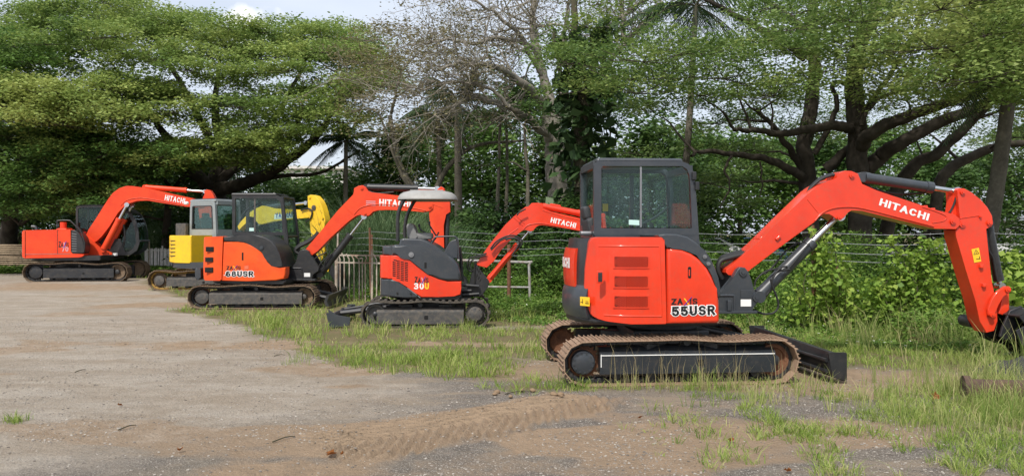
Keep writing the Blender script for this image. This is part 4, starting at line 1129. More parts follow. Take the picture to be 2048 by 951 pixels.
# ------------------------------------------------------------------ machine 3: small red one with a canopy
def build_small():
    X, Y, yaw = -1.53, 14.02, R(2.0)
    fr = Frame(X, Y, yaw); root = empty('mini_excavator', (X, Y, 0), yaw)
    tag(root, 'small red and charcoal excavator lettered 30U with open grey canopy roof and rubber tracks', 'excavator', 'excavators parked in a row')
    Z7 = (640, 360, 2.972); Z3 = (900, 380, 3.963)
    L = lambda pts, lat, z=Z7: loc_pts(fr, z, pts, lat)
    yo = -.76; w = .30; yc = yo + w / 2
    xl = fr(722, 636, yo)[0]; xr = fr(978, 636, yo)[0]
    loop = track_loop(xl, xr, .47, sag=((.25, .15, .02), (.5, .1, -.01), (.75, .15, .02)))
    for s in (-1, 1):
        y = yc if s < 0 else -yc
        rubber_track(root, loop, y, w, 44, M['trubber'])
        f = side_frame(root, xl + .26, xr - .44, .07, .30, y, w, M['framegrey'], s)
        wheel(f, 'sprocket', xr - .235, .24, .18, y - .05, y + .05, M['framegrey'], 21, M['framegrey'], .13, 9, s)
        wheel(f, 'idler', xl + .235, .24, .17, y - .06, y + .06, M['framegrey'], 0, M['frameblack'], .05, 0, s)
    bm = B(); box(bm, (0, 0, .40), (.8, .8, .16), bev=.02); box(bm, (-.35, 0, .34), (.25, 1.1, .12), bev=.02); box(bm, (.35, 0, .34), (.25, 1.1, .12), bev=.02); cyl(bm, (0, 0, .45), (0, 0, .56), .34, n=32); obj('chassis', bm, M['frameblack'], root)
    # blade behind (undercarriage is turned round)
    ynb, yfb = -.80, .80
    nt_ = fr(657, 630, ynb); ft_ = fr(693, 609, yfb)
    sec = lambda x, zt: [(x + .02, zt), (x + .05, zt), (x + .08, zt * .5), (x + .03, .08), (x - .03, .03), (x - .05, .04), (x + .04, zt * .45), (x + .04, zt * .6)]
    bl = blade(root, (ynb, sec(nt_[0] + .03, max(.27, min(.30, nt_[1])))), (yfb, sec(nt_[0] + .10, max(.27, min(.30, nt_[1])))), M['char'])
    bm = B(); q = [(nt_[0], .34), (nt_[0] + .14, .24), (nt_[0] + .38, .20), (nt_[0] + .36, .06), (nt_[0] + .02, .02)]; slab(bm, q, ynb - .02, ynb + .0, bev=.005); obj('side_wing', bm, M['char'], bl)
    for s in (-.28, .28):
        bm = B(); pipe(bm, [(nt_[0] + .08, s, .22), (-.35, s, .36)], .045, smooth=0); obj('blade_arm', bm, M['frameblack'], bl)
    cylinder_arm(bl, 'blade_cylinder', (-.35, 0, .44), (nt_[0] + .1, 0, .26), .6, .04, .022, M['frameblack'], rod=M['frameblack'])
    yn = -.70
    rear = fr(768, 560, yn)[0]; front = fr(922, 560, yn)[0]
    zb = fr(850, 594, yn)[1]; zt = fr(800, 492, yn)[1]
    plan_hull('turntable_deck', root, rear + .03, front, yn + .02, .72, zb - .04, zb + .03, M['black'])
    plan_hull('engine_bay', root, rear + .01, fr(880, 500, yn)[0], yn + .04, .72, zb + .03, zt - .1, M['char'], rc=.34)
    plan_hull('floor_step', root, .1, front, yn + .1, .72, zb + .03, .82, M['char'], rc=.02)
    red = [(424, 450), (450, 446), (482, 447), (505, 457), (530, 474), (580, 515), (640, 560), (675, 582), (705, 594), (760, 602), (841, 600), (840, 640), (836, 680), (800, 688), (700, 693), (602, 695), (565, 668), (520, 635), (470, 603), (440, 590), (419, 585), (420, 520)]
    bm = B(); slab(bm, L(red, yn), yn - .02, yn + .2, bev=.018); tail_curve(bm, rear, yn - .02, .22, .12); rd = obj('side_panel', bm, M['red'], root, smooth=50)
    up = [(428, 392), (445, 383), (560, 384), (640, 394), (700, 412), (750, 435), (790, 462), (820, 498), (834, 545), (839, 597), (760, 599), (708, 591), (678, 579), (643, 557), (583, 511), (533, 470), (508, 453), (484, 443), (428, 441)]
    bm = B(); slab(bm, L(up, yn), yn - .04, yn + .4, bev=.05, seg=4); tail_curve(bm, rear, yn - .04, .22, .10); hd = obj('engine_hood', bm, M['char'], root, smooth=60)
    c_ = L([(544, 442)], yn)[0]; bolt(hd, c_[0], c_[1], yn - .04, .045, M['steel'], 'cap')
    s0 = L([(628, 505)], yn)[0]; bm = B(); box(bm, (s0[0], yn - .04, s0[1]), (.04, .012, .10), bev=.008); obj('door_handle', bm, M['hole'], hd)
    lo = [(418, 590), (445, 594), (470, 606), (520, 640), (566, 674), (596, 696), (500, 694), (425, 690), (416, 684)]
    bm = B(); slab(bm, L(lo, yn), yn - .025, yn + .2, bev=.015); tail_curve(bm, rear, yn - .025, .22, .10); lp = obj('lower_panel', bm, M['char'], root, smooth=50)
    bm = B(); pipe(bm, [(x, yn - .028, z) for x, z in L([(520, 640), (566, 674), (597, 697)], yn)], .008, smooth=2); obj('light_edge', bm, M['steel'], lp)
    for p in ((460, 668), (540, 670), (578, 686)):
        c_ = L([p], yn)[0]; bolt(lp, c_[0], c_[1], yn - .024, .016, M['black'], 'screw')
    # rear counterweight: red over charcoal, round the back
    ra = rear - .10
    plan_hull('counterweight', root, ra, rear + .35, yn + .06, .70, L([(400, 585)], yn)[0][1], L([(400, 448)], yn)[0][1], M['red'], rc=.22, bev=.02)
    plan_hull('rear_bumper', root, ra + .01, rear + .35, yn + .05, .71, L([(400, 688)], yn)[0][1], L([(400, 590)], yn)[0][1], M['char'], rc=.22, bev=.02)
    plan_hull('rear_hood', root, ra + .04, rear + .35, yn + .08, .68, L([(400, 446)], yn)[0][1], L([(400, 392)], yn)[0][1], M['char'], rc=.22, bev=.03)
    # vent slots: 11 rows in four columns, following the tilted panel
    bm = B()
    for r_ in range(11):
        for c in range(4):
            x = 432 + c * 24; y = 470 + r_ * 11.5 + c * 5.2 - (r_ * .35 * c)
            if y > 566 + c * 13: continue
            if c == 0 and r_ in (0,): x += 6
            q = L([(x, y), (x + 19, y + 4.2), (x + 19, y + 9.5), (x, y + 5.3)], yn)
            slab(bm, q, yn - .024, yn - .019)
    obj('vent_slots', bm, M['hole'], rd, smooth=0)
    # lettering
    a_, b_ = L([(564, 611), (645, 611)], yn); zaxis(rd, (a_, b_), .095, yn - .022, ('dblack', 'pink', 'purple'), True)
    a_, b_ = L([(560, 648), (618, 648)], yn); letter('lettering', '30', a_, b_, .115, yn - .022, M['white'], rd, weight=.22, gap=.18)
    a_, b_ = L([(624, 648), (648, 648)], yn); letter('lettering', 'U', a_, b_, .115, yn - .022, M['dyellow'], rd, weight=.24)
    # seat box, seat, console, levers, rail
    sb = [(470, 382), (478, 350), (500, 345), (600, 348), (640, 362), (690, 392), (735, 425), (780, 456), (470, 420)]
    bm = B(); slab(bm, L(sb, yn + .12), yn + .10, .60, bev=.03); obj('seat_box', bm, M['char'], root, smooth=50)
    c_ = L([(560, 345)], 0)[0]
    bm = B(); box(bm, (c_[0] + .12, 0, c_[1] + .04), (.44, .46, .12), bev=.04); st = obj('operator_seat', bm, M['seatgrey'], root)
    bm = B(); q = L([(520, 262), (548, 256), (562, 270), (590, 345), (525, 345)], -.05); slab(bm, rnd2(q, .04), -.24, .22, bev=.04); obj('seat_back', bm, M['seatgrey'], st)
    cn = L([(737, 430), (770, 368), (785, 358), (815, 348), (819, 400), (821, 470), (790, 458)], -.45); bm = B(); slab(bm, cn, -.50, -.30, bev=.015); obj('front_console', bm, M['char'], root)
    bm = B(); pipe(bm, [(x, -.52, z) for x, z in L([(662, 378), (680, 345), (700, 336), (790, 334), (808, 340), (820, 362), (826, 470)], -.52)], .014); obj('hand_rail', bm, M['char'], root)
    for p in ([(665, 375), (690, 340), (706, 308)], [(590, 280), (605, 300), (640, 322), (660, 350)], [(650, 265), (665, 290), (690, 330)]):
        bm = B(); q = L(p, -.15); pipe(bm, [(x, -.15, z) for x, z in q], .014); cyl(bm, (q[0][0], -.15, q[0][1]), (q[0][0], -.15, q[0][1] + .06), .02, n=8); obj('control_lever', bm, M['black'], root)
    bm = B(); c_ = L([(840, 520)], -.2)[0]; pipe(bm, [(x, -.2, z) for x, z in L([(828, 400), (838, 470), (842, 560), (845, 600)], -.2)], .03); obj('hose_guard', bm, M['black'], root)
    # canopy
    posts = []
    for yy, z_ in ((-.52, [(462, 362), (462, 300), (463, 220), (475, 165), (505, 108)]), (.45, [(505, 342), (505, 280), (515, 220), (538, 165), (572, 108)])):
        bm = B(); pipe(bm, [(x, yy, z) for x, z in L(z_, yy)], .033); posts.append(obj('canopy_post', bm, M['black'], root, smooth=60))
    q = L([(466, 112), (480, 80), (520, 55), (620, 50), (730, 55), (790, 80), (818, 108)], -.1)
    cx_ = (q[0][0] + q[-1][0]) / 2; hl = (q[-1][0] - q[0][0]) / 2; ztop = L([(620, 64)], -.1)[0][1]; zlo = L([(620, 112)], -.68)[0][1]
    bm = B(); rings = []
    def oval(sx, sy, z, e=3.4, n=40):
        o = []
        for k in range(n):
            t = 2 * math.pi * k / n; c, s = math.cos(t), math.sin(t)
            o.append((cx_ + sx * math.copysign(abs(c) ** (2 / e), c), -.04 + sy * math.copysign(abs(s) ** (2 / e), s), z + (.02 if False else 0)))
        return o
    H_ = ztop - zlo
    prof = [(.95, .94, zlo + .02), (1.0, 1.0, zlo), (1.0, 1.0, zlo + .018), (.98, .975, zlo + H_ * .28), (.93, .92, zlo + H_ * .55), (.82, .84, zlo + H_ * .78), (.62, .70, zlo + H_ * .93), (.3, .35, ztop)]
    loft(bm, [oval(hl * a, .66 * b, c) for a, b, c in prof]); cp = obj('canopy_roof', bm, M['canopy'], root, smooth=60)
    bm = B()
    for dy in (-.4, -.13, .13, .4): box(bm, (cx_, dy - .04, ztop - .012), (hl * 1.1, .05, .02), bev=.008)
    obj('roof_rib', bm, M['canopy'], cp)
    # boom
    y0, y1 = -.11, .10
    bl = [(205, 592), (230, 555), (290, 462), (365, 365), (440, 272), (520, 196), (560, 160), (600, 132), (625, 130), (648, 102), (705, 100), (724, 114), (736, 145), (800, 172), (1000, 215), (1098, 240), (1100, 322), (1035, 326), (900, 302), (740, 274), (705, 275), (680, 290), (662, 320), (635, 326), (600, 312), (570, 318), (490, 385), (400, 480), (378, 512), (350, 560), (290, 615), (250, 600)]
    bm = B(); slab(bm, L(bl, y0, Z3), y0, y1, bev=.006); bo = obj('boom', bm, M['red'], root, smooth=30)
    bm = B()
    pipe(bm, [(x, y0 - .003, z) for x, z in L([(580, 310), (620, 275), (700, 262), (760, 268), (900, 295), (1030, 318)], y0, Z3)], .010, smooth=3)
    for pp in ([(500, 210), (575, 280)], [(520, 196), (590, 265)], [(735, 160), (900, 210), (1090, 250)], [(330, 470), (400, 400), (540, 300)]): pipe(bm, [(x, y0, z) for x, z in L(pp, y0, Z3)], .008, smooth=0)
    obj('weld_rib', bm, M['red'], bo)
    a_, b_ = L([(795, 255), (993, 301)], y0, Z3); letter('lettering', 'HITACHI', a_, b_, .095, y0 - .003, M['white'], bo, .035, 1.05)
    a_, b_ = L([(722, 125), (1100, 197)], 0, Z3); cylinder_arm(root, 'arm_cylinder', (a_[0], 0, a_[1]), (b_[0], 0, b_[1]), .83, .055, .028, M['red'])
    bm = B(); c_ = L([(835, 122)], 0, Z3)[0]; box(bm, (c_[0], 0, c_[1]), (.20, .07, .05), Matrix.Rotation(R(10), 4, 'Y'), bev=.012); obj('pipe_clamp', bm, M['red'], bo)
    bcb, bcr = L([(308, 708)], 0, Z3)[0], L([(632, 318)], 0, Z3)[0]
    bc = cylinder_arm(root, 'boom_cylinder', (bcb[0], 0, bcb[1]), (bcr[0], 0, bcr[1]), .70, .058, .030, M['red'])
    bm = B(); rg = []
    for p, h in (((330, 680), .045), ((400, 590), .085), ((470, 515), .085), ((520, 460), .05)):
        c_ = L([p], 0, Z3)[0]; rg.append([(c_[0] + h * dx * .7, -.085 * dy, c_[1] + h * dx * .7) for dx, dy in ((-1, 1), (1, 1), (1, 0.2), (-1, .2))])
    loft(bm, rg); obj('cylinder_guard', bm, M['red'], bc)
    al = L([(1098, 150), (1105, 120), (1150, 112), (1185, 130), (1200, 260), (1230, 500), (1250, 800), (1200, 880), (1160, 820), (1140, 500), (1110, 330), (1095, 300)], -.10, Z3)
    bm = B(); slab(bm, al, -.10, .10, bev=.006); ar = obj('arm', bm, M['red'], root)
    a_, b_ = L([(1210, 200), (1260, 620)], 0, Z3); cylinder_arm(root, 'bucket_cylinder', (a_[0], 0, a_[1]), (b_[0], 0, b_[1]), .9, .045, .025, M['red'])
    q = [L([p], 0, Z3)[0] for p in ((1200, 790), (1260, 760), (1330, 790), (1370, 860), (1340, 930), (1270, 950))]
    bucket(root, q, -.25, .25, M['black'], .018, tooth_at=(q[-1][0], max(.05, q[-1][1])), tooth_dir=(-1, -.1))
    # offset swing post
    bp = [(185, 625), (215, 603), (240, 640), (280, 680), (312, 722), (300, 770), (258, 830), (205, 848), (120, 838), (92, 810), (150, 775), (160, 700)]
    bm = B(); slab(bm, L(bp, -.16, Z3), -.16, -.08, bev=.01); slab(bm, L(bp, -.16, Z3), .08, .16, bev=.01)
    for zz in ((790, .03), (835, .03)):
        c_ = L([(100, zz[0])], 0, Z3)[0]; box(bm, (c_[0] - .05, 0, c_[1]), (.42, .4, .05), bev=.01)
    bk = obj('swing_bracket', bm, M['black'], root, smooth=40)
    bm = B()
    for (a, b) in (((85, 795), (170, 795)), ((90, 750), (230, 760)), ((100, 830), (230, 820))):
        p, q = L([a, b], -.2, Z3); cyl(bm, (p[0], -.22, p[1]), (q[0], -.22, q[1]), .028, n=12)
    obj('swing_cylinder', bm, M['frameblack'], bk)
    bm = B(); hs = ([(290, 500), (220, 520), (160, 540), (138, 590), (150, 635), (180, 645)], [(285, 515), (230, 530), (175, 555), (155, 600), (180, 640)], [(205, 560), (195, 620), (200, 700), (190, 750)],
        [(320, 465), (370, 405), (450, 365), (520, 362), (570, 400), (560, 440), (530, 465)], [(325, 475), (400, 400), (480, 375), (540, 385), (555, 420), (535, 455), (500, 500)], [(440, 395), (500, 380), (545, 400), (540, 440), (490, 520)],
        [(530, 200), (550, 175), (600, 148)])
    for k, h_ in enumerate(hs):
        lat = -.15 - .012 * k; pipe(bm, [(x, lat, z) for x, z in L(h_, lat, Z3)], .014)
    obj('hose_bundle', bm, M['rubber'], bo, smooth=60)
    bm = B()
    for k in range(6):
        c_ = L([(200 + 12 * (k % 3), 620 + 18 * k)], -.1, Z3)[0]; pipe(bm, [(c_[0], -.12, c_[1] + .1), (c_[0] + .04, -.15, c_[1]), (c_[0] - .02 * k, -.1, c_[1] - .14)], .018)
    obj('hose_cluster', bm, M['rubber'], bk, smooth=60)
    return root
# ------------------------------------------------------------------ machine 4: far left, larger red-orange one
def build_far():
    X, Y, yaw = -14.75, 26.95, R(7.0)
    fr = Frame(X, Y, yaw); root = empty('excavator', (X, Y, 0), yaw)
    tag(root, 'red-orange excavator with rounded dark cab open beside its boom, farthest from the camera', 'excavator', 'excavators parked in a row')
    Z5 = (0, 340, 3.396)
    L = lambda pts, lat, z=Z5: loc_pts(fr, z, pts, lat)
    yo = -1.15; w = .45; yc = yo + w / 2
    xl = fr(45, 545, yo)[0]; xr = fr(254, 545, yo)[0]
    loop = track_loop(xl, xr, .62, sag=((.2, .12, .03), (.45, .12, -.01), (.75, .14, .05)))
    for s in (-1, 1):
        y = yc if s < 0 else -yc
        steel_track(root, loop, y, w, 44, M['shoe2'], M['frameblack'])
        f = side_frame(root, xl + .62, xr - .45, .13, .43, y, w, M['frameblack'], s)
        wheel(f, 'sprocket', xl + .36, .32, .27, y - .06, y + .06, M['frameblack'], 21, M['frameblack'], .22, 8, s)
        wheel(f, 'idler', xr - .36, .32, .25, y - .07, y + .07, M['shoe2'], 0, M['frameblack'], .08, 0, s)
    bm = B(); box(bm, (0, 0, .5), (1.1, 1.1, .22), bev=.03); box(bm, (-.5, 0, .42), (.3, 1.6, .15), bev=.02); box(bm, (.5, 0, .42), (.3, 1.6, .15), bev=.02)
    c_ = L([(620, 610)], 0)[0]; cyl(bm, (0, 0, .55), (0, 0, .80), .55, n=36); obj('chassis', bm, M['frameblack'], root)
    yn = -1.05
    body = L([(142, 560), (140, 430), (150, 409), (300, 405), (482, 403), (484, 566), (575, 570), (568, 585), (540, 592), (160, 598), (146, 585)], yn)
    rear, front = body[0][0], body[6][0]
    zb, zt = body[9][1], body[2][1]
    plan_hull('turntable_deck', root, rear + .05, front + .5, yn + .03, 1.1, zb - .08, zb + .08, M['black'])
    plan_hull('engine_bay', root, rear + .02, L([(484, 500)], yn)[0][0], yn + .05, 1.05, zb, zt - .04, M['tomato'], rc=.25, bev=.06)
    bm = B(); slab(bm, rnd2(body, .06), yn - .03, yn + .35, bev=.05, seg=3); tail_curve(bm, rear, yn - .03, .25, .12); bd = obj('side_cover', bm, M['tomato'], root, smooth=50)
    bm = B()
    for pp in ([(173, 412), (174, 592)], [(393, 408), (394, 568)], [(174, 572), (480, 568)]):
        q = L(pp, yn); cyl(bm, (q[0][0], yn - .03, q[0][1]), (q[1][0], yn - .03, q[1][1]), .008, n=6)
    obj('panel_seam', bm, M['black'], bd, smooth=0)
    lv = L([(484, 406), (512, 408), (535, 425), (560, 460), (574, 510), (572, 545), (565, 565), (484, 566)], yn); bm = B(); slab(bm, lv, yn - .02, yn + .5, bev=.03); lo = obj('louvre_panel', bm, M['black'], root)
    for k in range(8):
        q = L([(488, 428 + 17 * k), (522, 434 + 16 * k), (522, 438 + 16 * k), (488, 432 + 17 * k)], yn); patch('louvre', q, yn - .022, M['steel'], lo)
    p = L([(402, 524), (470, 524)], yn); zaxis(bd, (p[0], p[1]), .17, yn - .033, ('dblack', 'pink', 'purple'), True)
    p = L([(422, 553), (468, 553)], yn); letter('lettering', '70', p[0], p[1], .17, yn - .033, M['pink'], bd, .05)
    a = L([(466, 405)], 0)[0]; bm = B(); cyl(bm, (a[0], -.4, a[1] - .1), (a[0], -.4, a[1] + .26), .10, n=16); obj('exhaust_stack', bm, M['tomato'], root)
    bm = B(); box(bm, (L([(378, 400)], yn)[0][0], -.4, zt + .03), (.35, .5, .10), bev=.04); obj('filler_cover', bm, M['tomato'], root)
    bm = B(); q = L([(215, 382), (240, 385), (250, 405)], -.2); pipe(bm, [(x, -.2, z) for x, z in q], .05); obj('tail_pipe', bm, M['char'], root)
    bm = B(); q = L([(388, 398), (388, 352), (396, 342), (468, 341), (490, 355), (540, 405), (562, 450), (575, 510), (568, 560)], yn - .05); pipe(bm, [(x, yn - .05, z) for x, z in q], .022); obj('hand_rail', bm, M['black'], root)
    # cab on the far side
    y0c, y1c = .12, 1.10
    cabp = [(515, 250), (530, 238), (640, 233), (760, 240), (850, 262), (890, 290), (922, 345), (940, 420), (946, 500), (930, 545), (880, 578), (700, 580), (640, 500), (560, 470), (515, 400)]
    cabi = [(528, 262), (545, 254), (640, 250), (750, 256), (835, 276), (870, 300), (900, 350), (918, 420), (924, 490), (905, 530), (870, 555), (720, 556), (650, 480), (580, 440), (530, 380)]
    o = L(cabp, y0c); i = L(cabi, y0c)
    bm = B(); ring_slab(bm, o, i, y0c, y0c + .06); ring_slab(bm, o, i, y1c - .06, y1c)
    n = len(o)
    for k in (0, 1, 2, 3, 4):      # roof skin
        a, b = o[k], o[(k + 1) % n]
        loft(bm, [[(a[0], y0c, a[1]), (a[0], y1c, a[1]), (a[0], y1c, a[1] - .05), (a[0], y0c, a[1] - .05)], [(b[0], y0c, b[1]), (b[0], y1c, b[1]), (b[0], y1c, b[1] - .05), (b[0], y0c, b[1] - .05)]])
    for k in (10, 11, 12, 13):
        a, b = o[k], o[(k + 1) % n]; loft(bm, [[(a[0], y0c, a[1]), (a[0], y1c, a[1]), (a[0], y1c, a[1] + .05), (a[0], y0c, a[1] + .05)], [(b[0], y0c, b[1]), (b[0], y1c, b[1]), (b[0], y1c, b[1] + .05), (b[0], y0c, b[1] + .05)]])
    for k in (8,): 
        a = o[k]; pipe(bm, [(a[0], y0c, a[1] + .1), (a[0], y1c, a[1] + .1)], .04, smooth=0)
    low = L([(560, 440), (820, 470), (850, 560), (880, 578), (700, 580), (640, 500)], y0c); slab(bm, low, y0c - .01, y0c + .05, bev=.01)
    x_ = L([(845, 400)], y0c)[0][0]; pipe(bm, [(x, y0c + .03, z) for x, z in L([(790, 250), (825, 330), (846, 430), (840, 500), (820, 560)], y0c)], .035)
    cb = obj('cab', bm, M['black'], root, smooth=40)
    patch('side_window', i, y0c + .03, M['glass_dark'], cb, .006); patch('door_window', i, y1c - .03, M['glass_dark'], cb, .006)
    bm = B()
    for k in (4, 5, 6, 7):
        a, b = o[k], o[k + 1]; v = [bm.verts.new(p) for p in ((a[0] - .01, y0c + .04, a[1]), (a[0] - .01, y1c - .04, a[1]), (b[0] - .01, y1c - .04, b[1]), (b[0] - .01, y0c + .04, b[1]))]; bm.faces.new(v)
    bmesh.ops.remove_doubles(bm, verts=bm.verts[:], dist=.001); obj('front_window', bm, M['glass_dark'], cb, smooth=60)
    c_ = L([(700, 460)], .6)[0]; seat(cb, c_[0], .6, c_[1] - .25, M['seat'], 1.1)
    q = L([(768, 563), (800, 562), (800, 580), (768, 580)], y0c); patch('paper_plate', q, y0c - .015, M['white'], cb)
    # boom
    ya, yb = -.20, .10
    foot = L([(576, 440), (620, 470), (645, 490), (700, 545), (740, 562), (742, 584), (560, 592), (572, 560), (580, 520)], ya)
    bm = B(); slab(bm, foot, ya - .06, ya + .02, bev=.01); slab(bm, foot, yb - .02, yb + .06, bev=.01); fo = obj('boom_foot', bm, M['tomato'], root)
    bm = B(); c_ = L([(640, 588)], 0)[0]; box(bm, (c_[0], -.05, c_[1] + .02), (1.2, .7, .08), bev=.02); obj('base_plate', bm, M['tomato'], fo)
    bl = [(578, 450), (600, 405), (650, 330), (700, 250), (735, 195), (765, 155), (810, 122), (860, 107), (900, 108), (985, 120), (1100, 145), (1200, 168), (1330, 196), (1375, 206), (1392, 228), (1380, 250), (1330, 254), (1255, 247), (1120, 226), (1000, 206), (930, 206), (880, 222), (835, 250), (800, 290), (740, 385), (690, 450), (660, 480), (625, 500), (590, 490)]
    bm = B(); slab(bm, L(bl, ya), ya, yb, bev=.012); bo = obj('boom', bm, M['tomato'], root, smooth=30)
    bm = B(); pipe(bm, [(x, ya - .004, z) for x, z in L([(820, 240), (860, 205), (920, 190), (1000, 192), (1250, 238)], ya)], .014, smooth=3); obj('weld_rib', bm, M['tomato'], bo)
    a, b = L([(1117, 203), (1253, 228)], ya); letter('lettering', 'HITACHI', a, b, .19, ya - .004, M['white'], bo, .04, 1.05)
    a, b = L([(985, 115), (1392, 146)], 0); ac = cylinder_arm(root, 'arm_cylinder', (a[0], 0, a[1]), (b[0], 0, b[1]), .69, .085, .045, M['tomato'])
    a, b = L([(700, 540), (862, 235)], -.32); bc = cylinder_arm(root, 'boom_cylinder', (a[0], -.30, a[1]), (b[0], -.30, b[1]), .68, .10, .05, M['tomato'])
    bc2 = cylinder_arm(root, 'boom_cylinder', (a[0], .20, a[1]), (b[0], .20, b[1]), .68, .10, .05, M['tomato'])
    al = [(1368, 210), (1392, 160), (1385, 140), (1405, 132), (1428, 136), (1445, 160), (1462, 195), (1455, 240), (1440, 300), (1450, 500), (1440, 640), (1400, 680), (1380, 600), (1370, 420), (1345, 260)]
    bm = B(); slab(bm, L(al, -.16), -.16, .12, bev=.01); ar = obj('arm', bm, M['tomato'], root)
    q = [L([p], 0)[0] for p in ((1430, 620), (1490, 600), (1560, 640), (1580, 720), (1540, 770), (1450, 780))]
    bucket(root, q, -.4, .4, M['black'], .03, tooth_at=(q[-1][0], max(.06, q[-1][1])), tooth_dir=(-1, -.1))
    a, b = L([(1462, 220), (1480, 560)], 0); cylinder_arm(root, 'bucket_cylinder', (a[0], 0, a[1]), (b[0], 0, b[1]), .9, .07, .04, M['tomato'])
    return root

# ------------------------------------------------------------------ machine 5: yellow one behind the orange one
def build_yellow():
    X, Y = -9.05, 22.95
    root = empty('excavator', (X, Y, 0), 0)
    tag(root, 'yellow excavator with light grey cab, standing behind the orange excavator', 'excavator', 'excavators parked in a row')
    fu = Frame(X, Y, 0); yawh = R(-26); fr = Frame(X, Y, yawh)
    Z5 = (0, 340, 3.396); Z6 = (360, 370, 3.656); Z8 = (560, 480, 5.945)
    L = lambda pts, lat, z=Z6: loc_pts(fr, z, pts, lat)
    yo = -.98; w = .40; yc = yo + w / 2
    xl = fu(295, 562, yo)[0]; xr = xl + 2.75
    loop = track_loop(xl, xr, .56, sag=((.25, .14, .05), (.5, .08, -.0), (.75, .14, .05)))
    for s in (-1, 1):
        y = yc if s < 0 else -yc
        steel_track(root, loop, y, w, 40, M['shoe2'], surf('rusty_yellow', (.34, .20, .04), .8, col2=(.14, .09, .04), amount=1.0))
        f = side_frame(root, xl + .52, xr - .36, .12, .34, y, w, M['framegrey'], s)
        wheel(f, 'sprocket', xl + .29, .28, .22, y - .06, y + .06, M['shoe2'], 21, M['framegrey'], .15, 0, s)
        wheel(f, 'idler', xr - .29, .28, .2, y - .07, y + .07, M['shoe2'], 0, M['frameblack'], .06, 0, s)
    bm = B(); box(bm, (0, 0, .45), (.9, 1.2, .2), bev=.03); cyl(bm, (0, 0, .5), (0, 0, .72), .45, n=30); obj('chassis', bm, M['frameblack'], root)
    n0 = set(root.children)
    yn = -.90
    tp = fr(375, 474, yn); z1 = tp[1]; z0 = fr(370, 533, yn)[1]; zm = fr(370, 524, yn)[1]
    rear = -1.02
    plan_hull('engine_cover', root, rear + .12, .25, yn, .9, zm - .02, z1 + .05, M['yellow'], rc=.34, bev=.16, smooth=60)
    plan_hull('counterweight', root, rear + .10, .9, yn + .02, .9, z0 - .05, zm, M['char'], rc=.34, bev=.03)
    bm = B()
    hx = fr(365, 500, yn - .0)[0]
    for k in range(5): box(bm, (-.48, yn - .0, zm + .18 + .11 * k), (.22, .03, .02), bev=.006)
    obj('vent_slots', bm, M['frameblack'], root)
    # cab
    y0, y1 = -.12, .86
    a = fr(379, 400, y0)[0]; b = fr(431, 400, y0)[0]
    ztop = fr(400, 401, y0)[1]; zlow = fr(400, 470, y0)[1]
    b = max(b, a + .9); bm = B()
    outer = rnd2([(a, zlow), (a + .03, ztop), (b - .03, ztop), (b + .03, zlow)], [.01, .12, .14, .01], 4)
    inn = rnd2([(a + .09, zlow + .18), (a + .11, ztop - .15), (b - .13, ztop - .15), (b - .09, zlow + .18)], [.01, .06, .07, .01], 4)
    ring_slab(bm, outer, inn, y0, y0 + .07); ring_slab(bm, outer, inn, y1 - .07, y1)
    box(bm, ((a + b) / 2, (y0 + y1) / 2, ztop - .01), (b - a, y1 - y0, .09), bev=.04)
    box(bm, ((a + b) / 2, (y0 + y1) / 2, zlow - .3), (b - a + .05, y1 - y0 - .01, .62), bev=.02)
    for x in (a + .03, b - .0):
        for z, h in ((ztop - .07, .1), (zlow + .07, .2)): box(bm, (x, (y0 + y1) / 2, z), (.06, y1 - y0 - .1, h))
    cb = obj('cab', bm, M['cabgrey'], root, smooth=45)
    bm = B()
    ring_slab(bm, [(x, z) for x, z in inn], [((x - (a + b) / 2) * .9 + (a + b) / 2, (z - (ztop + zlow) / 2) * .93 + (ztop + zlow) / 2) for x, z in inn], y0 - .005, y0 + .03); obj('window_seal', bm, M['black'], cb, smooth=0)
    patch('side_window', inn, y0 + .03, M['glass_dark'], cb, .006); patch('door_window', inn, y1 - .03, M['glass_dark'], cb, .006)
    bm = B(); box(bm, (b - .01, (y0 + y1) / 2, (ztop + zlow) / 2 - .2), (.012, y1 - y0 - .16, ztop - zlow + .1)); obj('front_window', bm, M['glass_dark'], cb, smooth=0)
    bm = B(); box(bm, ((a + b) / 2, (y0 + y1) / 2, ztop + .04), (b - a - .1, y1 - y0 - .1, .04), bev=.015); obj('roof_panel', bm, M['char'], cb)
    seat(cb, (a + b) / 2 - .1, .37, zlow - .1, M['seat'])
    bm = B(); box(bm, (a - .20, y0 - .1, fr(372, 457, y0)[1] - .04), (.42, .12, .40), bev=.02); obj('side_screen', bm, M['framegrey'], cb)
    q = fr(384, 424, y0 + .1); bm = B(); c_ = fr(379, 408, y0); box(bm, (c_[0] - .08, y0 - .05, c_[1] + .03), (.16, .1, .10), bev=.04); obj('work_lamp', bm, M['white'], cb)
    # boom, seen through the orange machine's cab
    yb0, yb1 = -.46, -.26
    bl = [(420, 300), (445, 265), (500, 205), (550, 172), (600, 150), (640, 155), (690, 172), (850, 178), (925, 180), (948, 208), (940, 238), (850, 245), (690, 262), (600, 284), (575, 286), (560, 262), (520, 248), (470, 285), (430, 330)]
    bm = B(); slab(bm, L(bl, yb0), yb0, yb1, bev=.008); bo = obj('boom', bm, M['yellow'], root, smooth=30)
    p = L([(700, 243), (835, 232)], yb0); letter('lettering', 'YANMAR', p[0], p[1], .15, yb0 - .006, M['blue'], bo, .04)
    q = L([(690, 250), (845, 238), (845, 208), (690, 214)], yb0); patch('pale_patch', q, yb0 - .001, M['white'], bo, .003)
    p = L([(640, 160), (925, 130)], -.36); cylinder_arm(root, 'arm_cylinder', (p[0][0], -.36, p[0][1]), (p[1][0], -.36, p[1][1]), .62, .07, .035, M['char'])
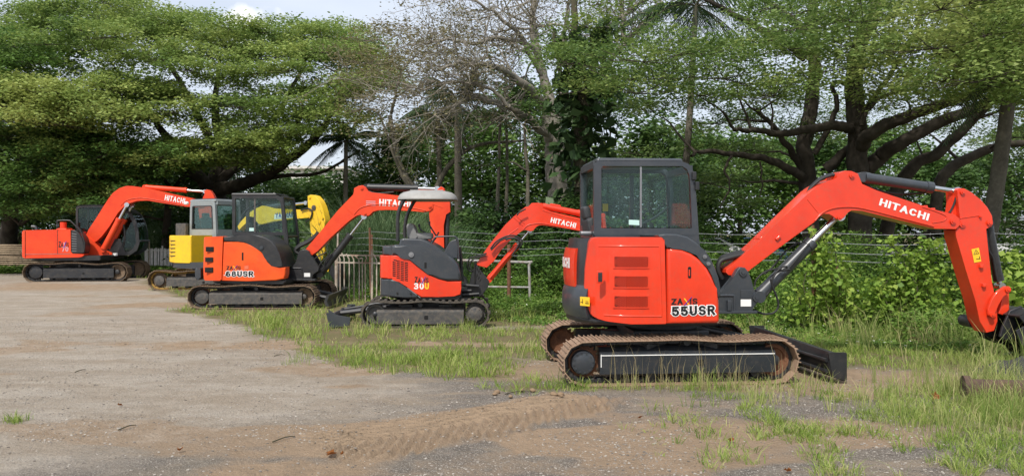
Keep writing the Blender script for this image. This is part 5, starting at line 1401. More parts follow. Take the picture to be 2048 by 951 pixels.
    p = L([(420, 400), (610, 270)], -.36); cylinder_arm(root, 'boom_cylinder', (p[0][0], -.36, p[0][1]), (p[1][0], -.36, p[1][1]), .62, .06, .03, M['char'])
    al = [(932, 80), (955, 70), (985, 78), (1015, 110), (1035, 150), (1050, 200), (1062, 250), (1060, 290), (1048, 320), (1050, 400), (1058, 480), (1045, 530), (1020, 574), (1000, 560), (985, 500), (960, 370), (945, 240), (936, 150)]
    bm = B(); slab(bm, L(al, -.47), -.47, -.25, bev=.008); ar = obj('arm', bm, M['yellow'], root, smooth=30)
    for p_, r_ in (((980, 165), .07), ((950, 90), .04), ((1045, 240), .04), ((1018, 272), .05)):
        c_ = L([p_], -.47)[0]; bolt(ar, c_[0], c_[1], -.47, r_, M['framegrey'] if r_ > .06 else M['yellow'])
    bm = B(); q = L([(885, 185), (930, 170), (965, 190), (955, 240), (920, 270)], -.5); pipe(bm, [(x, -.5, z) for x, z in q], .022); obj('hydraulic_hose', bm, M['rubber'], ar)
    p = L([(1050, 300), (1080, 480)], -.36); cylinder_arm(root, 'bucket_cylinder', (p[0][0], -.36, p[0][1]), (p[1][0], -.36, p[1][1]), .8, .055, .03, M['char'])
    q = L([(590, 400), (585, 330), (600, 265), (645, 248), (695, 270), (712, 330), (716, 420), (716, 500), (700, 560)], -.66, Z8)
    bk = bucket(root, q, -.66, -.02, M['black'], .025, tooth_at=(q[-1][0], q[-1][1]), tooth_dir=(.1, -1))
    bm = B(); slab(bm, L([(565, 370), (575, 270), (592, 262), (588, 340), (580, 372)], -.67, Z8), -.69, -.67); obj('yellow_link', bm, M['yellow'], bk)
    for o in list(root.children):
        if o not in n0: o.rotation_euler = (0, 0, yawh)
    return root
# ================================================================== noise in numpy
_rs = np.random.RandomState(7)
_perm = _rs.rand(256, 256).astype(np.float64)
def vnoise(x, y):
    xi = np.floor(x).astype(int); yi = np.floor(y).astype(int); fx = x - xi; fy = y - yi
    fx = fx * fx * (3 - 2 * fx); fy = fy * fy * (3 - 2 * fy)
    g = lambda a, b: _perm[a & 255, b & 255]
    return (g(xi, yi) * (1 - fx) + g(xi + 1, yi) * fx) * (1 - fy) + (g(xi, yi + 1) * (1 - fx) + g(xi + 1, yi + 1) * fx) * fy
def fbm(x, y, o=4):
    s = 0; a = .5; t = 0
    for k in range(o):
        s = s + a * vnoise(x * 2 ** k + 17.3 * k, y * 2 ** k + 5.1 * k); t += a; a *= .55
    return s / t
def sstep(a, b, x):
    t = np.clip((x - a) / (b - a), 0, 1); return t * t * (3 - 2 * t)

# ================================================================== where things lie on the ground (metres)
G = lambda px, py: tuple(ground_at(px, py)[:2])
EDGE = [G(*p) for p in ((-400, 533), (0, 534), (150, 541), (290, 560), (380, 588), (405, 612), (450, 652), (540, 690), (720, 727), (900, 747), (1110, 776), (1250, 790), (1500, 797), (1660, 800), (1800, 806), (1940, 850), (2060, 960))]
EX = np.array([e[0] for e in EDGE]); EY = np.array([e[1] for e in EDGE])
def seg_dist(x, y, pts):
    d = np.full(np.shape(x), 1e9); side = np.zeros(np.shape(x)); tt = np.zeros(np.shape(x)); acc = 0
    for (ax, ay), (bx, by) in zip(pts[:-1], pts[1:]):
        vx, vy = bx - ax, by - ay; L2 = vx * vx + vy * vy; L = math.sqrt(L2)
        t = np.clip(((x - ax) * vx + (y - ay) * vy) / L2, 0, 1)
        dx = x - ax - t * vx; dy = y - ay - t * vy; dd = np.hypot(dx, dy); m = dd < d
        side = np.where(m, (vx * (y - ay) - vy * (x - ax)) / L, side); tt = np.where(m, acc + t * L, tt); d = np.where(m, dd, d); acc += L
    return d, side, tt
def blob(x, y, c, rx, ry, ang=0.0):
    u = (x - c[0]) * math.cos(ang) + (y - c[1]) * math.sin(ang); v = -(x - c[0]) * math.sin(ang) + (y - c[1]) * math.cos(ang)
    return np.exp(-((u / rx) ** 2 + (v / ry) ** 2))
def grass_mask(x, y):
    n = fbm(x * .55 + 3, y * .55 + 9, 4); n2 = fbm(x * 2.1 + 40, y * 2.1 + 3, 3)
    d, side, _ = seg_dist(x, y, EDGE); sd = np.where(side > 0, d, -d)     # > 0 beyond the edge
    g = sstep(-.5, .6, sd + (n - .5) * 2.6)
    # earth bands: the machine's path, front of the near blade, a strip between the grass fringes
    bare = 0
    for c, rx, ry, a, k in ((G(1740, 760), 1.5, .60, .10, 1.5), (G(1330, 745), 1.9, .75, 0, 1.7), (G(1010, 690), 2.8, .26, -.1, 1.0), (G(800, 706), 1.2, .2, -.3, .6), (G(700, 570), 1.4, .5, 0, .5), (G(1750, 900), 1.6, .7, 0, .62), (G(1980, 900), .8, .5, 0, .35), (G(850, 655), 1.5, .5, 0, .35), (G(1060, 655), .9, .35, 0, .6), (G(190, 550), 6.0, 1.0, 0, .8), (G(1180, 720), 1.0, .9, 0, .5), (G(1500, 830), 1.6, .35, .0, .55), (G(1450, 900), 1.3, .6, .0, .9), (G(1600, 850), .6, .3, 0, .5)):
        bare = bare + k * blob(x, y, c, rx, ry, a)
    g = g - bare * (.75 + .5 * n2)
    for c, rx, ry, k in ((G(1300, 775), 1.3, .16, .75), (G(1430, 812), .35, .12, .5), (G(30, 842), .12, .05, .8), (G(430, 633), 1.2, .3, .15), (G(950, 752), .35, .07, .7), (G(1520, 855), .35, .12, .5),
                         (G(1760, 890), .5, .25, .45), (G(1960, 830), .8, .5, .6), (G(1690, 830), .6, .25, .35), (G(1480, 910), .2, .08, .35), (G(1640, 915), .3, .1, .4), (G(1400, 850), .25, .08, .4), (G(1560, 880), .22, .08, .45), (G(1850, 930), .5, .15, .4), (G(1300, 870), .12, .05, .35)):
        g = g + k * blob(x, y, c, rx, ry) * (.5 + n2)
    return np.clip(g, 0, 1)
TRACK = [G(610, 900), G(720, 885), G(860, 858), G(1010, 832), G(1150, 800), G(1260, 770)]
def track_uv(x, y):
    d, side, t = seg_dist(x, y, TRACK); return d, np.where(side > 0, d, -d), t
def ground_z(x, y):
    z = (fbm(x * .35, y * .35, 3) - .5) * .05 + (fbm(x * 2.3, y * 2.3, 3) - .5) * .016 + (fbm(x * 9, y * 9, 3) - .5) * .010
    d, v, t = track_uv(x, y)
    m = sstep(.52, .34, d + (fbm(x * 3, y * 3, 2) - .5) * .25) * sstep(3.5, 2.8, t) * sstep(-.01, .25, t)
    rid = np.sin((t * 1.0 + np.abs(v) * .95) * 2 * math.pi / .115)
    z = z + m * (.036 * sstep(-.5, .7, rid) - .016) * (.5 + fbm(x * 4, y * 4, 2)) 
    far = sstep(14, 30, y)
    z = z * (1 - far * .3)
    fence_side = sstep(0, 6, y - (19.5 - .68 * (x + 3.6)))
    return z + .15 * fence_side * fbm(x * .3, y * .3, 2)

def axis(dense, mid, step0, lo, hi):
    pts = list(np.arange(mid[0], dense[0], .10)) + list(np.arange(dense[0], dense[1], step0)) + list(np.arange(dense[1], mid[1], .10))
    a = mid[0]; s = .12; L_ = []
    while a > lo: a -= s; s *= 1.12; L_.append(a)
    b = pts[-1]; s = .12; H_ = []
    while b < hi: b += s; s *= 1.12; H_.append(b)
    return np.array(L_[::-1] + pts + H_)
def build_ground():
    xs = axis((-2.3, 1.3), (-9, 7), .024, -700, 700); ys = axis((5.0, 8.3), (4.0, 17), .024, -30, 1500)
    X, Y = np.meshgrid(xs, ys); Z = ground_z(X, Y) * sstep(200, 60, np.hypot(X, Y))
    ny, nx = X.shape
    co = np.stack([X, Y, Z], -1).reshape(-1, 3).astype(np.float32)
    idx = np.arange(nx * ny).reshape(ny, nx)
    f = np.stack([idx[:-1, :-1], idx[:-1, 1:], idx[1:, 1:], idx[1:, :-1]], -1).reshape(-1, 4)
    me = bpy.data.meshes.new('ground'); me.vertices.add(len(co)); me.vertices.foreach_set('co', co.ravel())
    me.loops.add(f.size); me.loops.foreach_set('vertex_index', f.ravel().astype(np.int32))
    me.polygons.add(len(f)); me.polygons.foreach_set('loop_start', np.arange(0, f.size, 4, dtype=np.int32))
    me.polygons.foreach_set('use_smooth', np.ones(len(f), bool)); me.update()
    x, y = co[:, 0].astype(float), co[:, 1].astype(float)
    n = fbm(x * .5 + 20, y * .5 + 2, 4); n2 = fbm(x * 1.7 + 11, y * 1.7 + 33, 4)
    g = grass_mask(x, y)
    tar = sstep(-1.5, 1.7, (x + 1.6) * .55 + (7.6 - y) * .28 + (n - .5) * 3.4 - .1)
    tar = tar * sstep(11, 8.4, y + (n2 - .5) * 3) + .75 * blob(x, y, G(1000, 745), 1.3, .5) + .5 * blob(x, y, G(860, 715), 1.5, .5)
    d, v, t = track_uv(x, y)
    sand = sstep(.66, .26, d + (n2 - .5) * .5) * sstep(3.4, 2.6, t + (n2 - .5)) * sstep(-.05, .3, t + (n2 - .5) * .6) * 1.05
    sand = sand + .6 * sstep(.55, .68, fbm(x * .45 + 31, y * .8 + 12, 4)) * (y < 26) + .55 * sstep(.48, .68, fbm(x * .8 + 50, y * 1.1 + 8, 4)) * sstep(-3, 1, x) * sstep(11, 8, y)
    for c, rx, ry, k in ((G(560, 945), .55, .22, 1.1), (G(350, 690), .8, .55, .75), (G(690, 772), .35, .12, .8), (G(1730, 765), 1.7, .6, 1.), (G(1330, 740), 2.2, .9, .9), (G(150, 575), 6, 1.6, .8), (G(1350, 925), .5, .25, .7), (G(1080, 880), .35, .25, .4), (G(250, 610), 4, 1.0, .35),
                         (G(1150, 870), .5, .2, .5), (G(1050, 690), 3, .35, 1.1), (G(520, 700), .8, .3, .3), (G(2000, 760), 1, .6, .6)):
        sand = sand + k * blob(x, y, c, rx, ry) * (.45 + 1.1 * n2)
    at = me.attributes.new('zones', 'FLOAT_COLOR', 'POINT')
    c4 = np.stack([g, np.clip(tar, 0, 1), np.clip(sand, 0, 1), np.ones_like(g)], -1).astype(np.float32)
    at.data.foreach_set('color', c4.ravel())
    # material
    m, t_, p = new_mat('dusty_gravel'); L = t_.links; N = t_.nodes.new
    a = N('ShaderNodeAttribute'); a.attribute_name = 'zones'; sp = N('ShaderNodeSeparateColor'); L.new(a.outputs['Color'], sp.inputs[0])
    tc = N('ShaderNodeTexCoord')
    def noise(sc, det=6, ro=.6):
        q = N('ShaderNodeTexNoise'); q.inputs['Scale'].default_value = sc; q.inputs['Detail'].default_value = det; q.inputs['Roughness'].default_value = ro
        L.new(tc.outputs['Object'], q.inputs['Vector']); return q.outputs['Fac']
    def rng(s, a0, a1, b0=0., b1=1.):
        q = N('ShaderNodeMapRange'); q.inputs[1].default_value = a0; q.inputs[2].default_value = a1; q.inputs[3].default_value = b0; q.inputs[4].default_value = b1; L.new(s, q.inputs[0]); return q.outputs[0]
    def mix(f, A_, B_):
        q = N('ShaderNodeMix'); q.data_type = 'RGBA'
        for k, v_ in ((0, f), (6, A_), (7, B_)):
            if hasattr(v_, 'links') or isinstance(v_, bpy.types.NodeSocket): L.new(v_, q.inputs[k])
            else: q.inputs[k].default_value = v_ if k == 0 else (*v_, 1)
        return q.outputs[2]
    def mul(A_, B_):
        q = N('ShaderNodeMath'); q.operation = 'MULTIPLY'
        for k, v_ in ((0, A_), (1, B_)):
            if isinstance(v_, bpy.types.NodeSocket): L.new(v_, q.inputs[k])
            else: q.inputs[k].default_value = v_
        return q.outputs[0]
    n_big = noise(.7); n_mid = noise(5, 8, .65); n_fine = noise(60, 6, .75)
    vo = N('ShaderNodeTexVoronoi'); vo.inputs['Scale'].default_value = 30; vo.inputs['Randomness'].default_value = 1; L.new(tc.outputs['Object'], vo.inputs['Vector'])
    st = N('ShaderNodeTexVoronoi'); st.inputs['Scale'].default_value = 66; L.new(tc.outputs['Object'], st.inputs['Vector'])
    pale = mix(rng(n_mid, .35, .7), (.37, .32, .26), (.27, .225, .175))
    pale = mix(rng(n_fine, .42, .72, 0, .75), pale, (.20, .165, .125))
    pale = mix(mul(rng(vo.outputs['Distance'], .28, .12), rng(n_mid, .45, .62)), pale, (.47, .44, .40))
    mp = N('ShaderNodeMapping'); mp.inputs['Scale'].default_value = (.45, 1.15, 1); mp.inputs['Rotation'].default_value = (0, 0, .35); L.new(tc.outputs['Object'], mp.inputs[0])
    ns = N('ShaderNodeTexNoise'); ns.inputs['Scale'].default_value = 1.6; ns.inputs['Detail'].default_value = 9; ns.inputs['Roughness'].default_value = .68; L.new(mp.outputs[0], ns.inputs['Vector'])
    pale = mix(rng(ns.outputs['Fac'], .48, .66, 0, .5), pale, (.215, .165, .115))
    pale = mix(rng(ns.outputs['Fac'], .50, .34, 0, .55), pale, (.39, .35, .30))
    pale = mix(mul(rng(n_big, .46, .62), rng(st.outputs['Distance'], .42, .2)), pale, (.20, .185, .165))
    tarm = mix(rng(n_mid, .35, .7), (.115, .100, .085), (.19, .165, .138))
    tarm = mix(mul(rng(st.outputs['Distance'], .42, .24), rng(n_fine, .40, .50)), tarm, (.36, .33, .29)); tarm = mix(rng(ns.outputs['Fac'], .52, .62, 0, .8), tarm, (.27, .215, .155)); tarm = mix(rng(n_big, .50, .66, 0, .55), tarm, (.24, .20, .15))
    sand = mix(rng(n_mid, .35, .7), (.31, .225, .15), (.23, .17, .115)); sand = mix(rng(n_fine, .5, .8, 0, .5), sand, (.33, .24, .16))
    soil = mix(rng(n_mid, .4, .65), (.17, .13, .075), (.11, .12, .045))
    def edge(ch, lo=.3, hi=.62, k=.5):
        q = N('ShaderNodeMath'); q.operation = 'MULTIPLY_ADD'; q.inputs[1].default_value = k; L.new(n_mid, q.inputs[0])
        r_ = N('ShaderNodeMath'); r_.operation = 'SUBTRACT'; r_.inputs[1].default_value = k / 2; L.new(q.outputs[0], r_.inputs[0]); L.new(sp.outputs[ch], q.inputs[2]); return rng(r_.outputs[0], lo, hi)
    c = mix(edge(1, .25, .75, .9), pale, tarm); c = mix(edge(2, .30, .70, .8), c, sand); c = mix(edge(0, .25, .75, .7), c, soil)
    L.new(c, p.inputs['Base Color']); p.inputs['Roughness'].default_value = .95; p.inputs['Specular IOR Level'].default_value = .15
    hs = N('ShaderNodeMath'); hs.operation = 'MULTIPLY_ADD'; hs.inputs[1].default_value = -.6; L.new(vo.outputs['Distance'], hs.inputs[0]); L.new(n_fine, hs.inputs[2])
    bp = N('ShaderNodeBump'); bp.inputs['Strength'].default_value = 1.0; bp.inputs['Distance'].default_value = .02; L.new(hs.outputs[0], bp.inputs['Height']); L.new(bp.outputs[0], p.inputs['Normal'])
    o = link_mesh('ground', me, m); tag(o, kind='structure')
    return o

# ================================================================== quads in bulk
def quads_mesh(name, V, tint, mat, parent=None, nv=4):
    """V: (N, nv, 3) polygon corners, tint: (N,)"""
    N_ = len(V); me = bpy.data.meshes.new(name)
    me.vertices.add(N_ * nv); me.vertices.foreach_set('co', V.astype(np.float32).ravel())
    me.loops.add(N_ * nv); me.loops.foreach_set('vertex_index', np.arange(N_ * nv, dtype=np.int32))
    me.polygons.add(N_); me.polygons.foreach_set('loop_start', np.arange(0, N_ * nv, nv, dtype=np.int32))
    me.update()
    at = me.attributes.new('tint', 'FLOAT', 'POINT'); at.data.foreach_set('value', np.repeat(tint.astype(np.float32), nv))
    return link_mesh(name, me, mat, parent)
def unit(v): return v / np.maximum(np.linalg.norm(v, axis=-1, keepdims=True), 1e-9)
def leaves(P, size, rs, flat=.5, ratio=.5, droop=0.0):
    """diamond leaves at P (N,3); flat 1 = lying level, 0 = any direction"""
    n = len(P); a = rs.rand(n) * 2 * math.pi
    z = (rs.rand(n) - .5) * 2 * (1 - flat) - droop
    d = unit(np.stack([np.cos(a), np.sin(a), z], -1))
    up = unit(np.stack([rs.randn(n) * (1.15 - flat), rs.randn(n) * (1.15 - flat), np.ones(n)], -1))
    s = unit(np.cross(d, up)); L_ = (size * (.6 + .8 * rs.rand(n)))[:, None]
    w_ = L_ * ratio * .5
    bend = np.zeros((n, 3)); bend[:, 2] = -.12 * L_[:, 0]
    return np.stack([P, P + d * L_ * .45 + s * w_, P + d * L_ + bend, P + d * L_ * .45 - s * w_], 1)

def build_grass():
    rs = np.random.RandomState(3)
    def tufts(n_try, prob, seed_y=(536, 951), px=(-60, 2110)):
        u = px[0] + rs.rand(n_try) * (px[1] - px[0]); v = seed_y[0] + rs.rand(n_try) ** 1.0 * (seed_y[1] - seed_y[0])
        D = CH * F / (v - HY); x = (u - CX) / F * D; pr = prob(x, D)
        k = rs.rand(n_try) < pr; return x[k], D[k]
    def blades(x, y, per, h, spread, wd, mat, name, label, cat, lean=.5, tint0=.5, kind='stuff'):
        n = len(x); m = n * per
        X = np.repeat(x, per); Y = np.repeat(y, per); Hh = np.repeat(h, per) * (.45 + .75 * rs.rand(m))
        a = rs.rand(m) * 2 * math.pi; r = np.sqrt(rs.rand(m)) * np.repeat(spread, per)
        bx = X + r * np.cos(a); by = Y + r * np.sin(a); bz = ground_z(bx, by) - .01
        la = a + rs.randn(m) * .7; ln = lean * (.2 + rs.rand(m)) * Hh
        base = np.stack([bx, by, bz], -1); ldir = np.stack([np.cos(la), np.sin(la), np.zeros(m)], -1)
        w_ = np.repeat(wd, per) * (.6 + .8 * rs.rand(m)); fa = rs.rand(m) * math.pi
        s = np.stack([np.cos(fa), np.sin(fa) * .6, np.zeros(m)], -1) * w_[:, None] * .5
        mid = base + ldir * (ln * .35)[:, None] + np.array([0, 0, 1.]) * (Hh * .6)[:, None]
        tip = base + ldir * ln[:, None] + np.array([0, 0, 1.]) * (Hh * (1 - .25 * rs.rand(m)))[:, None]
        q1 = np.stack([base - s, base + s, mid + s * .8, mid - s * .8], 1); q2 = np.stack([mid - s * .8, mid + s * .8, tip + s * .08, tip - s * .08], 1)
        tn = np.clip(np.repeat(tint0 + .25 * rs.randn(n), per) + .12 * rs.randn(m), 0, 1)
        o = quads_mesh(name, np.concatenate([q1, q2]), np.concatenate([tn, tn]), mat); tag(o, label, cat, kind=kind); return o
    gm = leaf_mat('grass_blade', [(.11, .18, .03), (.20, .29, .05), (.30, .38, .09), (.44, .42, .18)], trans=.35, rough=.6, clump=1.5, clump_amt=.35)
    x, y = tufts(34000, lambda x, y: np.clip(grass_mask(x, y) * 1.1 - .08, 0, 1) * (.10 + .90 * sstep(.38, .58, fbm(x * 1.6, y * 1.6, 3))))
    h = .05 + .09 * rs.rand(len(x)) + .13 * grass_mask(x, y) * sstep(.4, .7, fbm(x * .8 + 9, y * .8, 2)) + .0 * x
    h *= sstep(4.5, 8, y) * .55 + .45
    blades(x, y, 8, h, .05 + .05 * rs.rand(len(x)), .0045 + .00045 * y, gm, 'grass', 'short bright green grass growing through the gravel round the machines', 'grass', lean=.75, tint0=.55)
    # sparse fringe tufts on the gravel
    x, y = tufts(12000, lambda x, y: np.clip(np.clip(grass_mask(x, y) * 3, 0, 1) * (grass_mask(x, y) < .45) * (fbm(x * 3, y * 3, 2) > .5) + 1.3 * sstep(.8, 3.2, x) * sstep(.50, .62, fbm(x * 2.2 + 7, y * 2.2, 3)) * (y < 8.6), 0, 1), (680, 965))
    blades(x, y, 10, .04 + .09 * rs.rand(len(x)), .03 + .05 * rs.rand(len(x)), .006 + 0 * x, gm, 'grass', 'low flat tufts of grass creeping over the dark gravel', 'grass', lean=1.1, tint0=.45)
    # tall feathery grass: right of the blade up to the fence, by the orange machine, along the track of the near one
    def tallp(x, y):
        p = np.zeros_like(x)
        for c, rx, ry, k in ((G(1960, 700), 1.6, 1.2, .9), (G(1760, 665), 1.5, .8, .5), (G(2050, 790), .8, .7, 1.0), (G(650, 612), 1.3, 1.0, .8), (G(600, 640), 1.0, .5, .5), (G(1380, 770), 1.5, .13, .35), (G(860, 662), 1.6, .35, .5), (G(1000, 720), 2.0, .3, .35), (G(1750, 800), 1.1, .35, .35), (G(1120, 700), .5, .5, .4), (G(1940, 850), .7, .4, .5), (G(2010, 822), .5, .18, 1.3), (G(1960, 815), .5, .12, 1.0), (G(690, 655), .5, .3, .8)):
            p = p + k * blob(x, y, c, rx, ry)
        return np.clip(p, 0, 1) * (fbm(x * 2, y * 2, 2) > .38) * .8
    tm = leaf_mat('tall_grass_blade', [(.12, .19, .04), (.20, .28, .06), (.32, .36, .12), (.45, .40, .20)], trans=.35, clump=1.0, clump_amt=.4)
    x, y = tufts(15000, tallp, (560, 900), (480, 2110))
    right = sstep(2.5, 5, x)
    h = (.16 + .24 * rs.rand(len(x))) * (.8 + .8 * right * sstep(7, 9, y))
    blades(x, y, 9, h, .06 + .05 * rs.rand(len(x)), .004 + .0003 * y, tm, 'tall_grass', 'tall pale seeding grass by the tracks and below the arm', 'grass', lean=.55, tint0=.55)
    # reeds behind the railing
    n = 2600; u = rs.rand(n); px = 655 + 260 * u; D = 20.5 + rs.rand(n) * 3.5; x = (px - CX) / F * D
    rm = leaf_mat('reed_blade', [(.05, .10, .04), (.10, .17, .07), (.19, .26, .12)], trans=.3, clump=.8, clump_amt=.5)
    hh = (1.2 + 1.5 * rs.rand(n)) * (1 - .45 * np.abs(u - .35))
    blades(x, D, 9, hh, .25 + 0 * x, .022 + 0 * x, rm, 'reeds', 'tall blue-green reeds standing behind the rusty railing', 'reeds', lean=.55, tint0=.45)
    n = 260; px = 300 + 60 * rs.rand(n); D = 33.6 + rs.rand(n) * 2; x = (px - CX) / F * D
    blades(x, D, 9, 1.3 + 1.0 * rs.rand(n), .25 + 0 * x, .03 + 0 * x, rm, 'reeds', 'clump of reeds behind the white picket railing', 'reeds', lean=.6)
    # seed stalks before the near track
    xs_ = []; 
    n = 46; px = 1210 + rs.rand(n) * 360; D = 7.9 + rs.rand(n) * .35; x = (px - CX) / F * D
    blades(x, D, 3, .25 + .35 * rs.rand(n), .04 + 0 * x, .0045 + 0 * x, leaf_mat('straw_stalk', [(.3, .25, .12), (.42, .36, .2)], clump_amt=.2), 'grass', 'thin dry seed stalks rising before the near track', 'grass', lean=.25, tint0=.6)

def build_pebbles():
    rs = np.random.RandomState(11)
    n = 34000; v = 640 + rs.rand(n) * 320; D = CH * F / (v - HY); u = -40 + rs.rand(n) * 2100; x = (u - CX) / F * D
    k = (grass_mask(x, D) < .5) & (rs.rand(n) < .25 + .9 * (fbm(x * 1.1 + 5, D * 1.1, 3) > .5)); x = x[k]; D = D[k]; n = len(x)
    t = (1 + 5 ** .5) / 2
    iv = unit(np.array([(-1, t, 0), (1, t, 0), (-1, -t, 0), (1, -t, 0), (0, -1, t), (0, 1, t), (0, -1, -t), (0, 1, -t), (t, 0, -1), (t, 0, 1), (-t, 0, -1), (-t, 0, 1)], float))
    fi = np.array([(0, 11, 5), (0, 5, 1), (0, 1, 7), (0, 7, 10), (0, 10, 11), (1, 5, 9), (5, 11, 4), (11, 10, 2), (10, 7, 6), (7, 1, 8), (3, 9, 4), (3, 4, 2), (3, 2, 6), (3, 6, 8), (3, 8, 9), (4, 9, 5), (2, 4, 11), (6, 2, 10), (8, 6, 7), (9, 8, 1)])
    s = .0028 + .008 * rs.rand(n) ** 5 + .0005 * (D - 5)
    V = iv[None] * s[:, None, None] * (.7 + .6 * rs.rand(n, 12, 1)) * np.array([1.2, 1, .6])
    V = V + np.stack([x, D, ground_z(x, D) + s * .25], -1)[:, None]
    T = V[:, fi].reshape(-1, 3, 3)
    pm = leaf_mat('pebble', [(.12, .105, .09), (.24, .21, .18), (.36, .33, .29)], trans=0.0, rough=.9, clump=2, clump_amt=.3)
    o = quads_mesh('gravel', T, np.repeat(rs.rand(n), 20), pm, nv=3); tag(o, 'loose grey and pale pebbles scattered over the yard', 'gravel', kind='stuff')
# ================================================================== trees
class Wood:
    def __init__(s): s.V = []; s.Fc = []; s.n = 0
    def tube(s, P, Rr, k=7, jit=0.0):
        P = np.asarray(P, float); m = len(P); Rr = np.asarray(Rr, float) * np.ones(m)
        T = np.gradient(P, axis=0); T = unit(T)
        a = np.cross(T[0], [0, 0, 1.0]);
        if np.linalg.norm(a) < .1: a = np.cross(T[0], [1.0, 0, 0])
        a = a / np.linalg.norm(a); A = np.empty((m, 3))
        for i in range(m):
            a = a - T[i] * a.dot(T[i]); a = a / max(np.linalg.norm(a), 1e-9); A[i] = a
        Bv = np.cross(A, T); th = np.arange(k) * 2 * math.pi / k
        rr = Rr[:, None] * (1 + (jit * (np.random.rand(m, k) - .5) if jit else 0))
        ring = P[:, None] + (A[:, None] * np.cos(th)[None, :, None] + Bv[:, None] * np.sin(th)[None, :, None]) * rr[..., None]
        base = s.n; s.V.append(ring.reshape(-1, 3))
        i = np.arange(m - 1)[:, None] * k; j = np.arange(k)[None]
        q = np.stack([i + j, i + (j + 1) % k, i + k + (j + 1) % k, i + k + j], -1).reshape(-1, 4) + base
        s.Fc.append(q); s.n += m * k
    def build(s, name, mat, parent):
        V = np.concatenate(s.V); Fq = np.concatenate(s.Fc); me = bpy.data.meshes.new(name)
        me.vertices.add(len(V)); me.vertices.foreach_set('co', V.astype(np.float32).ravel())
        me.loops.add(Fq.size); me.loops.foreach_set('vertex_index', Fq.astype(np.int32).ravel())
        me.polygons.add(len(Fq)); me.polygons.foreach_set('loop_start', np.arange(0, Fq.size, 4, dtype=np.int32))
        me.polygons.foreach_set('use_smooth', np.ones(len(Fq), bool)); me.update()
        return link_mesh(name, me, mat, parent)

def curve_pts(pts, n=6, wob=0.0, rs=None):
    P = np.array([tuple(v) for v in catmull([tuple(p) for p in pts], n)])
    if wob and rs is not None and len(P) > 3:
        w_ = rs.randn(len(P), 3) * wob; w_[0] = 0; w_ = (w_ + np.roll(w_, 1, 0) + np.roll(w_, -1, 0)) / 2; P = P + w_
    return P

def bark(name, c1, c2, bump=.6):
    return surf(name, c1, .92, col2=c2, amount=1.0, scale=2.2, bump=bump, bscale=14, dirt=tuple(min(1, v * 1.7) for v in c1), dirt_amt=.3, spec=.15)
BK = {
 'dark': bark('dark_bark', (.040, .033, .026), (.085, .072, .058)),
 'grey': bark('grey_bark', (.28, .255, .215), (.19, .17, .14)),
 'palm': bark('palm_bark', (.13, .115, .09), (.075, .066, .052)),
 'thin': bark('pole_bark', (.14, .125, .095), (.07, .065, .05)),
 'stem': bark('stem_bark', (.07, .06, .04), (.05, .05, .03)),
}
LF = {
 'rain': leaf_mat('rain_tree_leaf', [(.080, .145, .036), (.150, .230, .055), (.230, .310, .078), (.33, .385, .105)], trans=.38, clump=.45, clump_amt=.6),
 'rain2': leaf_mat('fine_rain_tree_leaf', [(.058, .112, .028), (.115, .185, .045), (.19, .265, .068), (.30, .345, .10)], trans=.42, clump=.6, clump_amt=.6),
 'dark': leaf_mat('dark_tree_leaf', [(.036, .080, .020), (.072, .135, .032), (.125, .195, .05)], trans=.3, clump=.6, clump_amt=.7),
 'mid': leaf_mat('bush_leaf', [(.052, .115, .025), (.105, .190, .040), (.175, .260, .065)], trans=.35, clump=.9, clump_amt=.6),
 'bright': leaf_mat('bright_vine_leaf', [(.11, .20, .03), (.21, .33, .05), (.36, .45, .09)], trans=.4, clump=1.4, clump_amt=.4),
 'weed': leaf_mat('weed_leaf', [(.06, .13, .02), (.12, .22, .035), (.20, .30, .065)], trans=.4, clump=.9, clump_amt=.5),
 'dry': leaf_mat('dry_twig_leaf', [(.13, .13, .05), (.20, .18, .085), (.28, .235, .13)], trans=.35, clump=.6, clump_amt=.6),
 'big': leaf_mat('climber_leaf', [(.025, .055, .020), (.045, .085, .03), (.08, .13, .05)], trans=.25, rough=.4, clump=.8, clump_amt=.5),
 'frond': leaf_mat('palm_frond_leaf', [(.02, .045, .018), (.045, .08, .03), (.10, .14, .06)], trans=.25, rough=.45, clump=.5, clump_amt=.4),
}

